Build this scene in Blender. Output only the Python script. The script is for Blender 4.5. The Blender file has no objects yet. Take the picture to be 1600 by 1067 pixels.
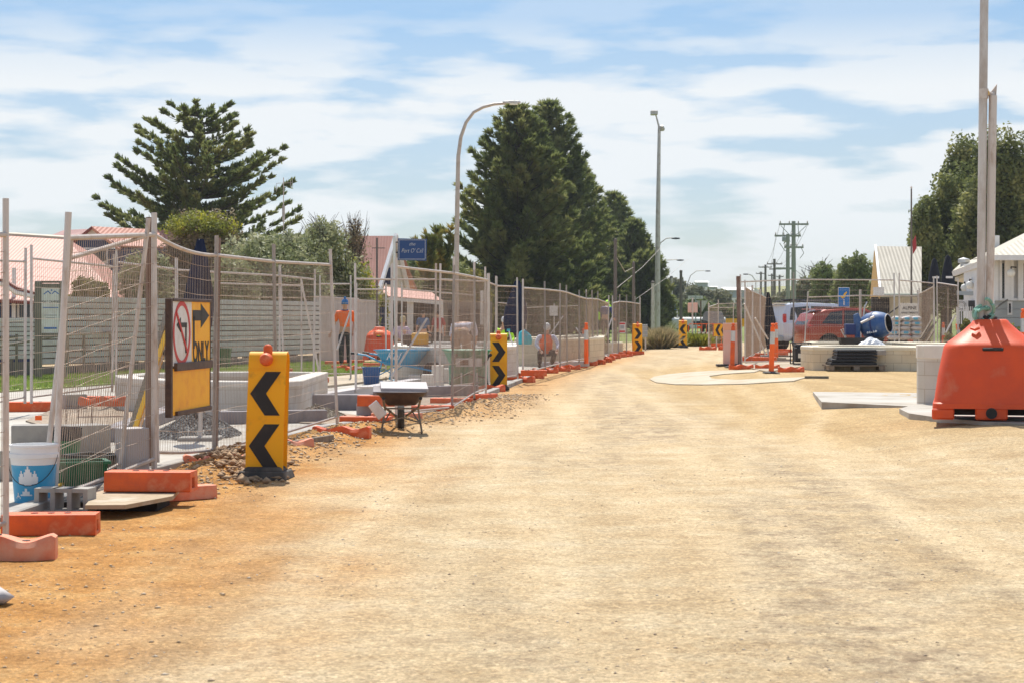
import bpy, math, random
import numpy as np
from mathutils import Vector, Matrix, noise
from mathutils.geometry import delaunay_2d_cdt
sc = bpy.context.scene
COL = sc.collection
R = math.radians
random.seed(7); rng = np.random.default_rng(7)
F, H, HY = 2900.0, 1.45, 499.0      # focal length in px of the 1600 px photo, eye height, horizon row

# ---------------------------------------------------------------- camera
cam = bpy.data.cameras.new('camera'); co = bpy.data.objects.new('camera', cam); COL.objects.link(co)
co.location = (0, 0, H); co.rotation_euler = (R(90), 0, 0)
cam.sensor_width = 36; cam.lens = F/1600*36; cam.shift_y = -(533.5-HY)/1600
cam.clip_start = .1; cam.clip_end = 9000
cam.dof.use_dof = True; cam.dof.focus_distance = 24; cam.dof.aperture_fstop = 8.0
sc.camera = co

# ---------------------------------------------------------------- sky, sun, exposure
SUN_EL, SUN_AZ = 57, 4             # azimuth measured from +Y towards -X
w = bpy.data.worlds.new('World'); sc.world = w; w.use_nodes = True
nt = w.node_tree; nt.nodes.clear()
def N(t, kind, **kw):
    n = t.nodes.new(kind)
    for k, v in kw.items():
        if k.startswith('i_'):
            key = k[2:]; key = int(key) if key.isdigit() else key.replace('_', ' ')
            n.inputs[key].default_value = v
        else: setattr(n, k, v)
    return n
def ramp(t, stops, interp='LINEAR'):
    n = t.nodes.new('ShaderNodeValToRGB'); e = n.color_ramp.elements; n.color_ramp.interpolation = interp
    while len(e) > 1: e.remove(e[0])
    e[0].position = stops[0][0]; e[0].color = (*stops[0][1], 1) if len(stops[0][1]) == 3 else stops[0][1]
    for p, c in stops[1:]:
        x = e.new(p); x.color = (*c, 1)
    return n
g3 = lambda v: (v, v, v)
out = N(nt, 'ShaderNodeOutputWorld'); bg = N(nt, 'ShaderNodeBackground', i_Strength=.15)
sky = N(nt, 'ShaderNodeTexSky', sky_type='NISHITA', sun_disc=False, sun_elevation=R(SUN_EL), sun_rotation=R(-SUN_AZ), air_density=1.0, dust_density=.6, ozone_density=3.0)
tc = N(nt, 'ShaderNodeTexCoord')
mp = N(nt, 'ShaderNodeMapping'); mp.inputs['Scale'].default_value = (3.0, 3.0, 15); mp.inputs['Location'].default_value = (5.1, 2.2, .63)
nz = N(nt, 'ShaderNodeTexNoise', i_Scale=3.1, i_Detail=10.0, i_Roughness=.5, i_Distortion=.08)
rp = ramp(nt, [(.42, g3(.22)), (.47, g3(.6)), (.53, g3(.95))])
mp2 = N(nt, 'ShaderNodeMapping'); mp2.inputs['Scale'].default_value = (9, 9, 46); mp2.inputs['Location'].default_value = (.3, 7.1, 1)
nz2 = N(nt, 'ShaderNodeTexNoise', i_Scale=1.0, i_Detail=8.0, i_Roughness=.6)
rp2 = ramp(nt, [(.42, g3(.0)), (.70, g3(.5))])
mx2 = N(nt, 'ShaderNodeMath', operation='MAXIMUM')
sep = N(nt, 'ShaderNodeSeparateXYZ')
cov = ramp(nt, [(.0, g3(.6)), (.03, g3(.75)), (.06, g3(.95)), (.122, g3(1)), (.14, g3(.75)), (.16, g3(.3)), (.4, g3(.3))])
mul = N(nt, 'ShaderNodeMath', operation='MULTIPLY')
tint = N(nt, 'ShaderNodeMix', data_type='RGBA', blend_type='MULTIPLY'); tint.inputs[0].default_value = 1
sct = ramp(nt, [(0, (.38, .40, .44)), (.08, (.35, .39, .44)), (.2, (.38, .45, .49)), (.45, (.98, .93, .84))])
mix = N(nt, 'ShaderNodeMix', data_type='RGBA')
mix.inputs[7].default_value = (4.05, 4.2, 4.3, 1)
L = nt.links.new
L(tc.outputs['Generated'], mp.inputs[0]); L(mp.outputs[0], nz.inputs['Vector']); L(nz.outputs[0], rp.inputs[0])
L(tc.outputs['Generated'], mp2.inputs[0]); L(mp2.outputs[0], nz2.inputs['Vector']); L(nz2.outputs[0], rp2.inputs[0])
L(rp.outputs[0], mx2.inputs[0]); L(rp2.outputs[0], mx2.inputs[1])
L(tc.outputs['Generated'], sep.inputs[0]); L(sep.outputs[2], sct.inputs[0]); L(sct.outputs[0], tint.inputs[7]); L(sep.outputs[2], cov.inputs[0])
L(mx2.outputs[0], mul.inputs[0]); L(cov.outputs[0], mul.inputs[1])
L(sky.outputs[0], tint.inputs[6]); L(tint.outputs[2], mix.inputs[6]); L(mul.outputs[0], mix.inputs[0]); L(mix.outputs[2], bg.inputs[0]); L(bg.outputs[0], out.inputs[0])
sl = bpy.data.lights.new('sun', 'SUN'); sl.energy = 4.1; sl.angle = R(.6); sl.color = (1, .95, .86)
so = bpy.data.objects.new('sun', sl); COL.objects.link(so); so.location = (0, 30, 40)
sdir = Vector((-math.sin(R(SUN_AZ))*math.cos(R(SUN_EL)), math.cos(R(SUN_AZ))*math.cos(R(SUN_EL)), math.sin(R(SUN_EL))))
so.rotation_euler = (-sdir).to_track_quat('-Z', 'Y').to_euler()
sc.view_settings.view_transform = 'Standard'; sc.view_settings.look = 'None'
sc.view_settings.gamma = 1; sc.view_settings.exposure = .58

# ---------------------------------------------------------------- helpers
def sm(a, b, x):
    t = min(1, max(0, (x-a)/(b-a))); return t*t*(3-2*t)
def gz(x, y):
    z = .2*sm(3.4, 6.2, x)*sm(14, 22, y)
    z += max(0, min(y, 330)-105)*.0052
    return z
def X(px, d): return (px-800)/F*d
def Z(py, d): return H-(py-HY)/F*d
def P(px, py, d): return Vector((X(px, d), d, Z(py, d)))
def GP(px, py, off=0):
    z = off
    for _ in range(12):
        d = F*(H-z)/(py-HY); z = gz(X(px, d), d)+off
    return Vector((X(px, d), d, z))
def GX(px, d, off=0):
    x = X(px, d); return Vector((x, d, gz(x, d)+off))

class MB:
    def __init__(s): s.v = []; s.f = []; s.uv = None
    def add(s, vs, fs):
        b = len(s.v); s.v += [tuple(v) for v in vs]; s.f += [tuple(b+i for i in f) for f in fs]; return s
    def box(s, c, d, rz=0, rx=0, ry=0, taper=1.0):
        m = Matrix.Rotation(rz, 3, 'Z') @ Matrix.Rotation(ry, 3, 'Y') @ Matrix.Rotation(rx, 3, 'X')
        vs = []
        for z in (-.5, .5):
            k = taper if z > 0 else 1
            for x, y in ((-.5, -.5), (.5, -.5), (.5, .5), (-.5, .5)):
                vs.append(Vector(c) + m @ Vector((x*d[0]*k, y*d[1]*k, z*d[2])))
        return s.add(vs, [(0, 3, 2, 1), (4, 5, 6, 7), (0, 1, 5, 4), (1, 2, 6, 5), (2, 3, 7, 6), (3, 0, 4, 7)])
    def cyl(s, a, b, r0, r1=None, n=8, cap=True):
        return s.tube([a, b], [r0, r0 if r1 is None else r1], n, cap)
    def tube(s, path, r, n=8, cap=True):
        path = [Vector(p) for p in path]
        if not isinstance(r, (list, tuple)): r = [r]*len(path)
        vs = []; ref = None
        for i, p in enumerate(path):
            t = (path[min(i+1, len(path)-1)]-path[max(i-1, 0)])
            t = t.normalized() if t.length > 1e-9 else Vector((0, 0, 1))
            if ref is None: ref = Vector((0, 0, 1)) if abs(t.z) < .9 else Vector((0, 1, 0))
            u = ref.cross(t)
            if u.length < 1e-4: u = Vector((1, 0, 0)).cross(t)
            u.normalize(); v = t.cross(u); ref = v if abs(v.dot(t)) < .5 else ref
            for k in range(n):
                a = 2*math.pi*(k+.5)/n; vs.append(p+(u*math.cos(a)+v*math.sin(a))*r[i])
        fs = []
        for i in range(len(path)-1):
            for k in range(n):
                k2 = (k+1) % n; fs.append((i*n+k, i*n+k2, (i+1)*n+k2, (i+1)*n+k))
        if cap: fs.append(tuple(range(n))[::-1]); fs.append(tuple(range((len(path)-1)*n, len(path)*n)))
        return s.add(vs, fs)
    def lathe(s, prof, n=16, m=None, c=(0, 0, 0), cap=True):
        vs = []; c = Vector(c)
        for r, z in prof:
            for k in range(n):
                a = 2*math.pi*k/n; p = Vector((r*math.cos(a), r*math.sin(a), z))
                vs.append((m @ p if m else p)+c)
        fs = [(i*n+k, i*n+(k+1) % n, (i+1)*n+(k+1) % n, (i+1)*n+k) for i in range(len(prof)-1) for k in range(n)]
        if cap and prof[0][0] > 1e-4: fs.append(tuple(range(n))[::-1])
        if cap and prof[-1][0] > 1e-4: fs.append(tuple(range((len(prof)-1)*n, len(prof)*n)))
        return s.add(vs, fs)
    def prism(s, poly, vec):
        """poly: 3-D points, extruded along vec"""
        n = len(poly); vec = Vector(vec)
        vs = [Vector(p) for p in poly]+[Vector(p)+vec for p in poly]
        fs = [tuple(range(n))[::-1], tuple(range(n, 2*n))]+[(i, (i+1) % n, n+(i+1) % n, n+i) for i in range(n)]
        return s.add(vs, fs)
    def loft(s, rings, close=True):
        n = len(rings[0]); vs = [p for r in rings for p in r]
        fs = [(i*n+k, i*n+(k+1) % n, (i+1)*n+(k+1) % n, (i+1)*n+k) for i in range(len(rings)-1) for k in range(n)]
        if close: fs += [tuple(range(n))[::-1], tuple(range((len(rings)-1)*n, len(rings)*n))]
        return s.add(vs, fs)
    def build(s, name, mat, parent=None, smooth=None, bevel=0, seg=1, loc=None):
        me = bpy.data.meshes.new(name); me.from_pydata(s.v, [], s.f)
        me.materials.append(mat)
        if smooth:
            me.polygons.foreach_set('use_smooth', [True]*len(me.polygons)); me.set_sharp_from_angle(angle=R(smooth))
        o = bpy.data.objects.new(name, me); COL.objects.link(o)
        if parent: o.parent = parent
        if loc is not None: o.location = loc
        if bevel:
            b = o.modifiers.new('bevel', 'BEVEL'); b.width = bevel; b.segments = seg; b.limit_method = 'ANGLE'; b.angle_limit = R(35)
            if seg > 1 and not smooth:
                me.polygons.foreach_set('use_smooth', [True]*len(me.polygons)); b.harden_normals = True
        return o
def fast(name, V, Fc, mat, parent=None, loc=None):
    """V: (n,3); Fc: (m,k) faces of equal size"""
    me = bpy.data.meshes.new(name); m, k = Fc.shape
    me.vertices.add(len(V)); me.vertices.foreach_set('co', np.asarray(V, np.float32).ravel())
    me.loops.add(m*k); me.loops.foreach_set('vertex_index', Fc.astype(np.int32).ravel())
    me.polygons.add(m); me.polygons.foreach_set('loop_start', np.arange(0, m*k, k, dtype=np.int32))
    me.update(calc_edges=True); me.validate(); me.materials.append(mat)
    o = bpy.data.objects.new(name, me); COL.objects.link(o)
    if parent: o.parent = parent
    if loc is not None: o.location = loc
    return o
def tag(o, label=None, cat=None, group=None, kind=None):
    if label: o['label'] = label
    if cat: o['category'] = cat
    if group: o['group'] = group
    if kind: o['kind'] = kind
    return o
def thing(name, loc, label, cat, group=None, rz=0):
    o = bpy.data.objects.new(name, None); COL.objects.link(o); o.location = loc; o.rotation_euler = (0, 0, rz)
    o.empty_display_size = .1
    return tag(o, label, cat, group)
def dup(root, loc, rz=None, label=None, group=None, scale=None):
    def rec(o, par):
        c = o.copy(); COL.objects.link(c)
        if par: c.parent = par
        for ch in list(o.children): rec(ch, c)
        return c
    r = rec(root, None); r.location = loc
    if rz is not None: r.rotation_euler = (0, 0, rz)
    if scale is not None: r.scale = (scale,)*3 if isinstance(scale, (int, float)) else scale
    if label: r['label'] = label
    if group: r['group'] = group
    return r

# ---------------------------------------------------------------- materials
def mat(name, c, rough=.7, metal=0, c2=None, scale=4, lo=.4, hi=.65, bump=0, bscale=None, stretch=None, spec=.4, c3=None, transl=0, detail=5, sheen=0):
    m = bpy.data.materials.new(name); m.use_nodes = True; t = m.node_tree
    b = t.nodes['Principled BSDF']; b.inputs['Roughness'].default_value = rough; b.inputs['Metallic'].default_value = metal
    b.inputs['Specular IOR Level'].default_value = spec; b.inputs['Base Color'].default_value = (*c, 1)
    l = t.links.new; tx = N(t, 'ShaderNodeTexCoord'); mpn = N(t, 'ShaderNodeMapping')
    if stretch: mpn.inputs['Scale'].default_value = stretch
    l(tx.outputs['Object'], mpn.inputs[0])
    cs = None
    if c2:
        n = N(t, 'ShaderNodeTexNoise', i_Scale=float(scale), i_Detail=float(detail), i_Roughness=.62); l(mpn.outputs[0], n.inputs['Vector'])
        st = [(lo, c), (hi, c2)]
        if c3: st = [(lo, c), ((lo+hi)/2, c2), (hi, c3)]
        r = ramp(t, st); l(n.outputs[0], r.inputs[0]); l(r.outputs[0], b.inputs['Base Color']); cs = r.outputs[0]
    if bump:
        n = N(t, 'ShaderNodeTexNoise', i_Scale=float(bscale or scale*4), i_Detail=6.0, i_Roughness=.65); l(mpn.outputs[0], n.inputs['Vector'])
        bp = N(t, 'ShaderNodeBump', i_Strength=bump, i_Distance=.02); l(n.outputs[0], bp.inputs['Height']); l(bp.outputs[0], b.inputs['Normal'])
    if transl:
        tr = N(t, 'ShaderNodeBsdfTranslucent'); ms = N(t, 'ShaderNodeMixShader'); ms.inputs[0].default_value = transl
        tr.inputs[0].default_value = (*c, 1)
        if cs: l(cs, tr.inputs[0])
        l(b.outputs[0], ms.inputs[1]); l(tr.outputs[0], ms.inputs[2]); l(ms.outputs[0], t.nodes['Material Output'].inputs[0])
    return m
def striped(name, c, cgap, axis, period, duty, rough=.6, bump=.6, c2=None):
    """wave-based profile for corrugated sheet / boards; axis is a direction in object space"""
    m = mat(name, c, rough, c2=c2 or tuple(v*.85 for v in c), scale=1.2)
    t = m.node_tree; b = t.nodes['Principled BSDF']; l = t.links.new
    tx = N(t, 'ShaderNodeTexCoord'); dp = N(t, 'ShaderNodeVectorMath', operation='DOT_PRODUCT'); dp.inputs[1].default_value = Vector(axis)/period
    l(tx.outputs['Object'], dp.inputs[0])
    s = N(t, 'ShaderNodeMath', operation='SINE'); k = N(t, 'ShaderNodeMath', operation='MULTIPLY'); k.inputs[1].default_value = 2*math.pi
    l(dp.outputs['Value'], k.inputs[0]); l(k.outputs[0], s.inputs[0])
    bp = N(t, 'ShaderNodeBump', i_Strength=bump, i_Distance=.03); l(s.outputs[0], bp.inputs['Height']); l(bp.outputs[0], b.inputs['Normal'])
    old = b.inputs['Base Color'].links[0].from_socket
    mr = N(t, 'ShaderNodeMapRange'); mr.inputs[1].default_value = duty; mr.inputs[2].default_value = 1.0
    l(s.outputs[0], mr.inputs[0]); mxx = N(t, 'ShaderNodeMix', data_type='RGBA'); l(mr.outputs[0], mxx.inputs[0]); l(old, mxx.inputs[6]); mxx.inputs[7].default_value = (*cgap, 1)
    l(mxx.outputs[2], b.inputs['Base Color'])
    return m
M = {}
M['galv'] = mat('galvanised_steel', (.62, .56, .51), .5, .1, c2=(.40, .30, .23), scale=9, lo=.5, hi=.72, c3=None, stretch=(1, 1, .35))
M['galv2'] = mat('clean_galvanised_steel', (.60, .57, .54), .5, .1, c2=(.44, .38, .33), scale=7, stretch=(1, 1, .3))
M['rail'] = mat('rail_steel', (.52, .44, .38), .42, .15, c2=(.36, .25, .18), scale=6, lo=.5, hi=.8)
M['rustpost'] = mat('rusty_post', (.24, .17, .14), .8, 0, c2=(.17, .08, .05), scale=9, stretch=(1, 1, .3))
M['wire'] = mat('rusty_wire', (.46, .35, .26), .6, 0, c2=(.33, .22, .15), scale=3)
M['orange'] = mat('orange_plastic', (.82, .125, .016), .55, 0, c2=(.66, .10, .022), scale=5, lo=.40, hi=.74, bump=.15, bscale=40, c3=(.74, .27, .12), detail=9)
M['orange_old'] = mat('faded_orange_plastic', (.72, .18, .08), .7, 0, c2=(.70, .30, .18), scale=6, lo=.4, hi=.62, bump=.15, bscale=40)
M['redtank'] = mat('red_orange_plastic', (.76, .085, .012), .5, 0, c2=(.68, .075, .014), scale=2.5, lo=.40, hi=.80, c3=(.66, .20, .10), detail=10, bump=.08, bscale=30)
M['hiorange'] = mat('fluoro_orange', (1.0, .14, .015), .6, c2=(.95, .18, .04), scale=5)
M['white_refl'] = mat('reflective_white', (.62, .62, .60), .35, .2, c2=(.5, .5, .48), scale=12)
M['yellow'] = mat('sign_yellow', (.95, .46, .003), .5, c2=(.88, .37, .006), scale=6, lo=.45, hi=.80, c3=(.62, .27, .03), detail=9)
M['yellow_dirty'] = mat('dirty_sign_yellow', (.93, .42, .003), .55, c2=(.42, .19, .02), scale=7, lo=.58, hi=.85, detail=9)
M['black'] = mat('sign_black', (.018, .016, .016), .55, c2=(.045, .035, .03), scale=12, lo=.5, hi=.8)
M['rubber'] = mat('black_rubber', (.05, .045, .042), .85, c2=(.14, .115, .09), scale=6, lo=.45, hi=.75, bump=.2)
M['signwhite'] = mat('sign_white', (.74, .72, .70), .5, c2=(.62, .58, .53), scale=5)
M['signred'] = mat('sign_red', (.55, .03, .03), .5)
M['brownframe'] = mat('brown_sign_frame', (.11, .065, .045), .6, c2=(.06, .035, .03), scale=8)
M['navy'] = mat('navy_sign', (.02, .06, .20), .45)
M['navycloth'] = mat('navy_canvas', (.006, .012, .035), .9, c2=(.012, .022, .06), scale=4, bump=.3)
M['blackcloth'] = mat('black_canvas', (.012, .013, .02), .9, bump=.3)
M['concrete'] = mat('concrete', (.28, .235, .18), .85, c2=(.41, .37, .315), scale=1.1, lo=.30, hi=.66, bump=.3, bscale=30, c3=(.46, .43, .38), detail=9)
M['concrete_grey'] = mat('grey_concrete', (.38, .35, .31), .9, c2=(.27, .25, .235), scale=3, bump=.3, bscale=40)
M['bluestone'] = mat('sawn_bluestone', (.28, .25, .25), .8, c2=(.21, .185, .19), scale=4, bump=.15)
M['palestone'] = mat('pale_sawn_stone', (.46, .42, .41), .7, c2=(.45, .41, .40), scale=3)
M['wood'] = mat('weathered_timber', (.27, .21, .15), .85, c2=(.17, .13, .10), scale=3, stretch=(6, 6, .6), bump=.3)
M['wood_grey'] = mat('grey_timber', (.21, .19, .155), .9, c2=(.14, .125, .10), scale=3, stretch=(5, 5, .5), bump=.3)
M['creosote'] = mat('treated_pole', (.13, .115, .10), .85, c2=(.20, .17, .15), scale=3, stretch=(5, 5, .4))
M['greenpole'] = mat('green_treated_pole', (.35, .37, .31), .85, c2=(.26, .28, .23), scale=2, stretch=(5, 5, .4))
M['whitepaint'] = mat('white_paint', (.80, .78, .76), .5, c2=(.72, .70, .67), scale=3)
M['cream'] = mat('cream_paint', (.66, .59, .44), .6, c2=(.58, .51, .38), scale=2)
M['greypaint'] = mat('grey_paint', (.36, .38, .38), .6)
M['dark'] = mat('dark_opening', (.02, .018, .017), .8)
M['glass'] = mat('dark_glass', (.025, .03, .035), .08, spec=.6)
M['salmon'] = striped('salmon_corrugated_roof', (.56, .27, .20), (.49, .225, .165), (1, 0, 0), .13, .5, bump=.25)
M['salmonflat'] = mat('salmon_trim', (.45, .18, .13), .6)
M['maroon'] = mat('maroon_trim', (.20, .05, .04), .6)
M['navypaint'] = mat('navy_weatherboard', (.025, .045, .11), .6)
M['creamroof'] = striped('cream_corrugated_roof', (.50, .45, .355), (.45, .40, .32), (1, 0, 0), .17, .6, bump=.2)
M['ochre'] = mat('ochre_gable', (.52, .33, .12), .7)
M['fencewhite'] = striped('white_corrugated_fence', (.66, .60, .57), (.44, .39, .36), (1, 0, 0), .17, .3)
M['slat'] = mat('grey_white_slat', (.60, .57, .545), .7, c2=(.47, .44, .425), scale=2, stretch=(1, 1, 4))
M['silver'] = mat('silver_metal', (.55, .55, .55), .35, .8)
M['carwhite'] = mat('car_silver_white', (.66, .68, .74), .25, .1, spec=.6)
M['carorange'] = mat('car_orange_red', (.36, .055, .025), .22, .1, spec=.7)
M['mixerblue'] = mat('mixer_blue', (.035, .10, .27), .5, c2=(.10, .16, .27), scale=5, lo=.45, hi=.8, c3=(.22, .24, .27))
M['mixernavy'] = mat('mixer_navy', (.02, .04, .15), .5)
M['barrowblue'] = mat('light_blue_paint', (.04, .33, .56), .45, c2=(.20, .42, .55), scale=7, lo=.5, hi=.8)
M['barrowgreen'] = mat('green_plastic', (.04, .27, .15), .5, c2=(.09, .34, .22), scale=5)
M['greenbin'] = mat('dark_green_plastic', (.02, .13, .05), .5)
M['crateblue'] = mat('blue_plastic', (.03, .11, .28), .5)
M['turq'] = mat('turquoise_bag', (.03, .38, .46), .5, c2=(.06, .46, .52), scale=6)
M['lime'] = mat('lime_hivis', (.50, .95, .02), .7)
M['bagwhite'] = mat('cement_bag', (.62, .56, .52), .8, c2=(.52, .46, .42), scale=5)
M['bagblue'] = mat('cement_bag_blue', (.12, .42, .56), .7)
M['plastic'] = mat('crumpled_white_plastic', (.75, .75, .76), .4, bump=.5, bscale=14)
M['machyellow'] = mat('machine_yellow', (.75, .36, .02), .5)
M['level'] = mat('level_yellow', (.85, .48, .02), .4)
M['skin'] = mat('skin', (.56, .30, .20), .55)
M['hair_blond'] = mat('blond_hair', (.50, .38, .20), .8, c2=(.36, .26, .13), scale=30, bump=.4)
M['hair_dark'] = mat('dark_hair', (.05, .035, .025), .8)
M['shirt_white'] = mat('pale_lilac_shirt', (.62, .60, .68), .85, bump=.2, bscale=12)
M['pink'] = mat('pink_shirt', (.58, .44, .52), .85, bump=.2, bscale=12)
M['shorts'] = mat('tan_shorts', (.42, .27, .19), .85, bump=.2, bscale=12)
M['trousers'] = mat('charcoal_trousers', (.035, .035, .04), .9, bump=.2, bscale=12)
M['beanie'] = mat('blue_knit', (.02, .13, .36), .9, c2=(.03, .20, .50), scale=40, bump=.5)
M['redcloth'] = mat('red_shirt', (.40, .05, .05), .85)
M['bluecloth'] = mat('blue_shirt', (.05, .13, .26), .85)
M['clear_pink'] = mat('pale_pink_plastic', (.80, .52, .44), .35, c2=(.75, .60, .54), scale=2, transl=.3)
M['signgreen'] = mat('road_blue', (.0, .13, .44), .5)
M['lampglass'] = mat('opal_globe', (.8, .78, .72), .3)
M['greencloth'] = mat('green_rope_bundle', (.22, .42, .33), .8, bump=.4)
M['white_block'] = None
def blockmat(name, c, mortar, cap, bw=.4, bh=.2):
    m = mat(name, c, .85, bump=.1); t = m.node_tree; b = t.nodes['Principled BSDF']; l = t.links.new
    uvn = N(t, 'ShaderNodeUVMap'); br = N(t, 'ShaderNodeTexBrick')
    br.inputs['Color1'].default_value = (*c, 1); br.inputs['Color2'].default_value = (*[v*.92 for v in c], 1); br.inputs['Mortar'].default_value = (*mortar, 1)
    br.inputs['Scale'].default_value = 1; br.inputs['Mortar Size'].default_value = .006; br.inputs['Mortar Smooth'].default_value = .3; br.inputs['Brick Width'].default_value = bw; br.inputs['Row Height'].default_value = bh
    l(uvn.outputs[0], br.inputs['Vector'])
    nn = N(t, 'ShaderNodeTexNoise', i_Scale=1.7, i_Detail=6.0); tx = N(t, 'ShaderNodeTexCoord'); l(tx.outputs['Object'], nn.inputs['Vector'])
    rr = ramp(t, [(.35, (.86, .80, .72)), (.65, (1, 1, 1))]); l(nn.outputs[0], rr.inputs[0])
    mm = N(t, 'ShaderNodeMix', data_type='RGBA', blend_type='MULTIPLY'); mm.inputs[0].default_value = .8; l(br.outputs[0], mm.inputs[6]); l(rr.outputs[0], mm.inputs[7]); l(mm.outputs[2], b.inputs['Base Color'])
    return m
M['white_block'] = blockmat('white_block_wall', (.66, .62, .56), (.50, .43, .35), None)
M['cream_block'] = blockmat('cream_block_wall', (.74, .64, .47), (.46, .37, .25), None)
M['cap'] = mat('stone_coping', (.74, .68, .60), .8, c2=(.66, .60, .52), scale=2)
M['capcream'] = mat('cream_coping', (.76, .68, .52), .8, c2=(.68, .60, .45), scale=2)
def leafmat(name, c, c2, c3=None, scale=.6, transl=.35, lo=.35, hi=.65):
    return mat(name, c, .6, c2=c2, c3=c3, scale=scale, lo=lo, hi=hi, transl=transl, spec=.25, detail=3)
M['pine'] = leafmat('pine_foliage', (.11, .145, .045), (.19, .22, .07), (.31, .31, .115), scale=.5, transl=.45)
M['pine_dark'] = leafmat('dark_pine_foliage', (.11, .14, .046), (.19, .22, .07), (.33, .32, .12), scale=.35, transl=.45)
M['bark'] = mat('bark', (.07, .055, .045), .9, c2=(.12, .095, .075), scale=3, bump=.4)
M['olive'] = leafmat('olive_leaf', (.17, .20, .08), (.30, .32, .15), (.46, .45, .28), scale=1.1)
M['yellowgreen'] = leafmat('yellow_green_leaf', (.15, .18, .05), (.30, .32, .05), (.50, .47, .04), scale=.9)
M['brownbush'] = leafmat('brown_twiggy_leaf', (.22, .17, .11), (.30, .24, .15), (.32, .29, .12), scale=1.2)
M['darkleaf'] = leafmat('dark_leaf', (.095, .115, .04), (.17, .195, .065), (.34, .33, .12), scale=.45, transl=.4)
M['midleaf'] = leafmat('mid_green_leaf', (.12, .16, .05), (.20, .235, .08), (.33, .34, .15), scale=.5)
M['farleaf'] = leafmat('far_leaf', (.13, .145, .08), (.20, .195, .11), (.28, .25, .15), scale=.15)
M['hedge'] = leafmat('hedge_leaf', (.13, .14, .04), (.22, .21, .055), (.34, .27, .08), scale=1.5)
M['grassblade'] = leafmat('grass_blade', (.16, .25, .045), (.24, .34, .06), (.36, .38, .12), scale=1.2)
M['tussock'] = leafmat('dry_tussock', (.30, .24, .12), (.42, .34, .19), (.24, .22, .10), scale=3)
M['frond'] = leafmat('frond', (.08, .11, .03), (.18, .20, .05), (.36, .27, .06), scale=1.5)
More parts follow.
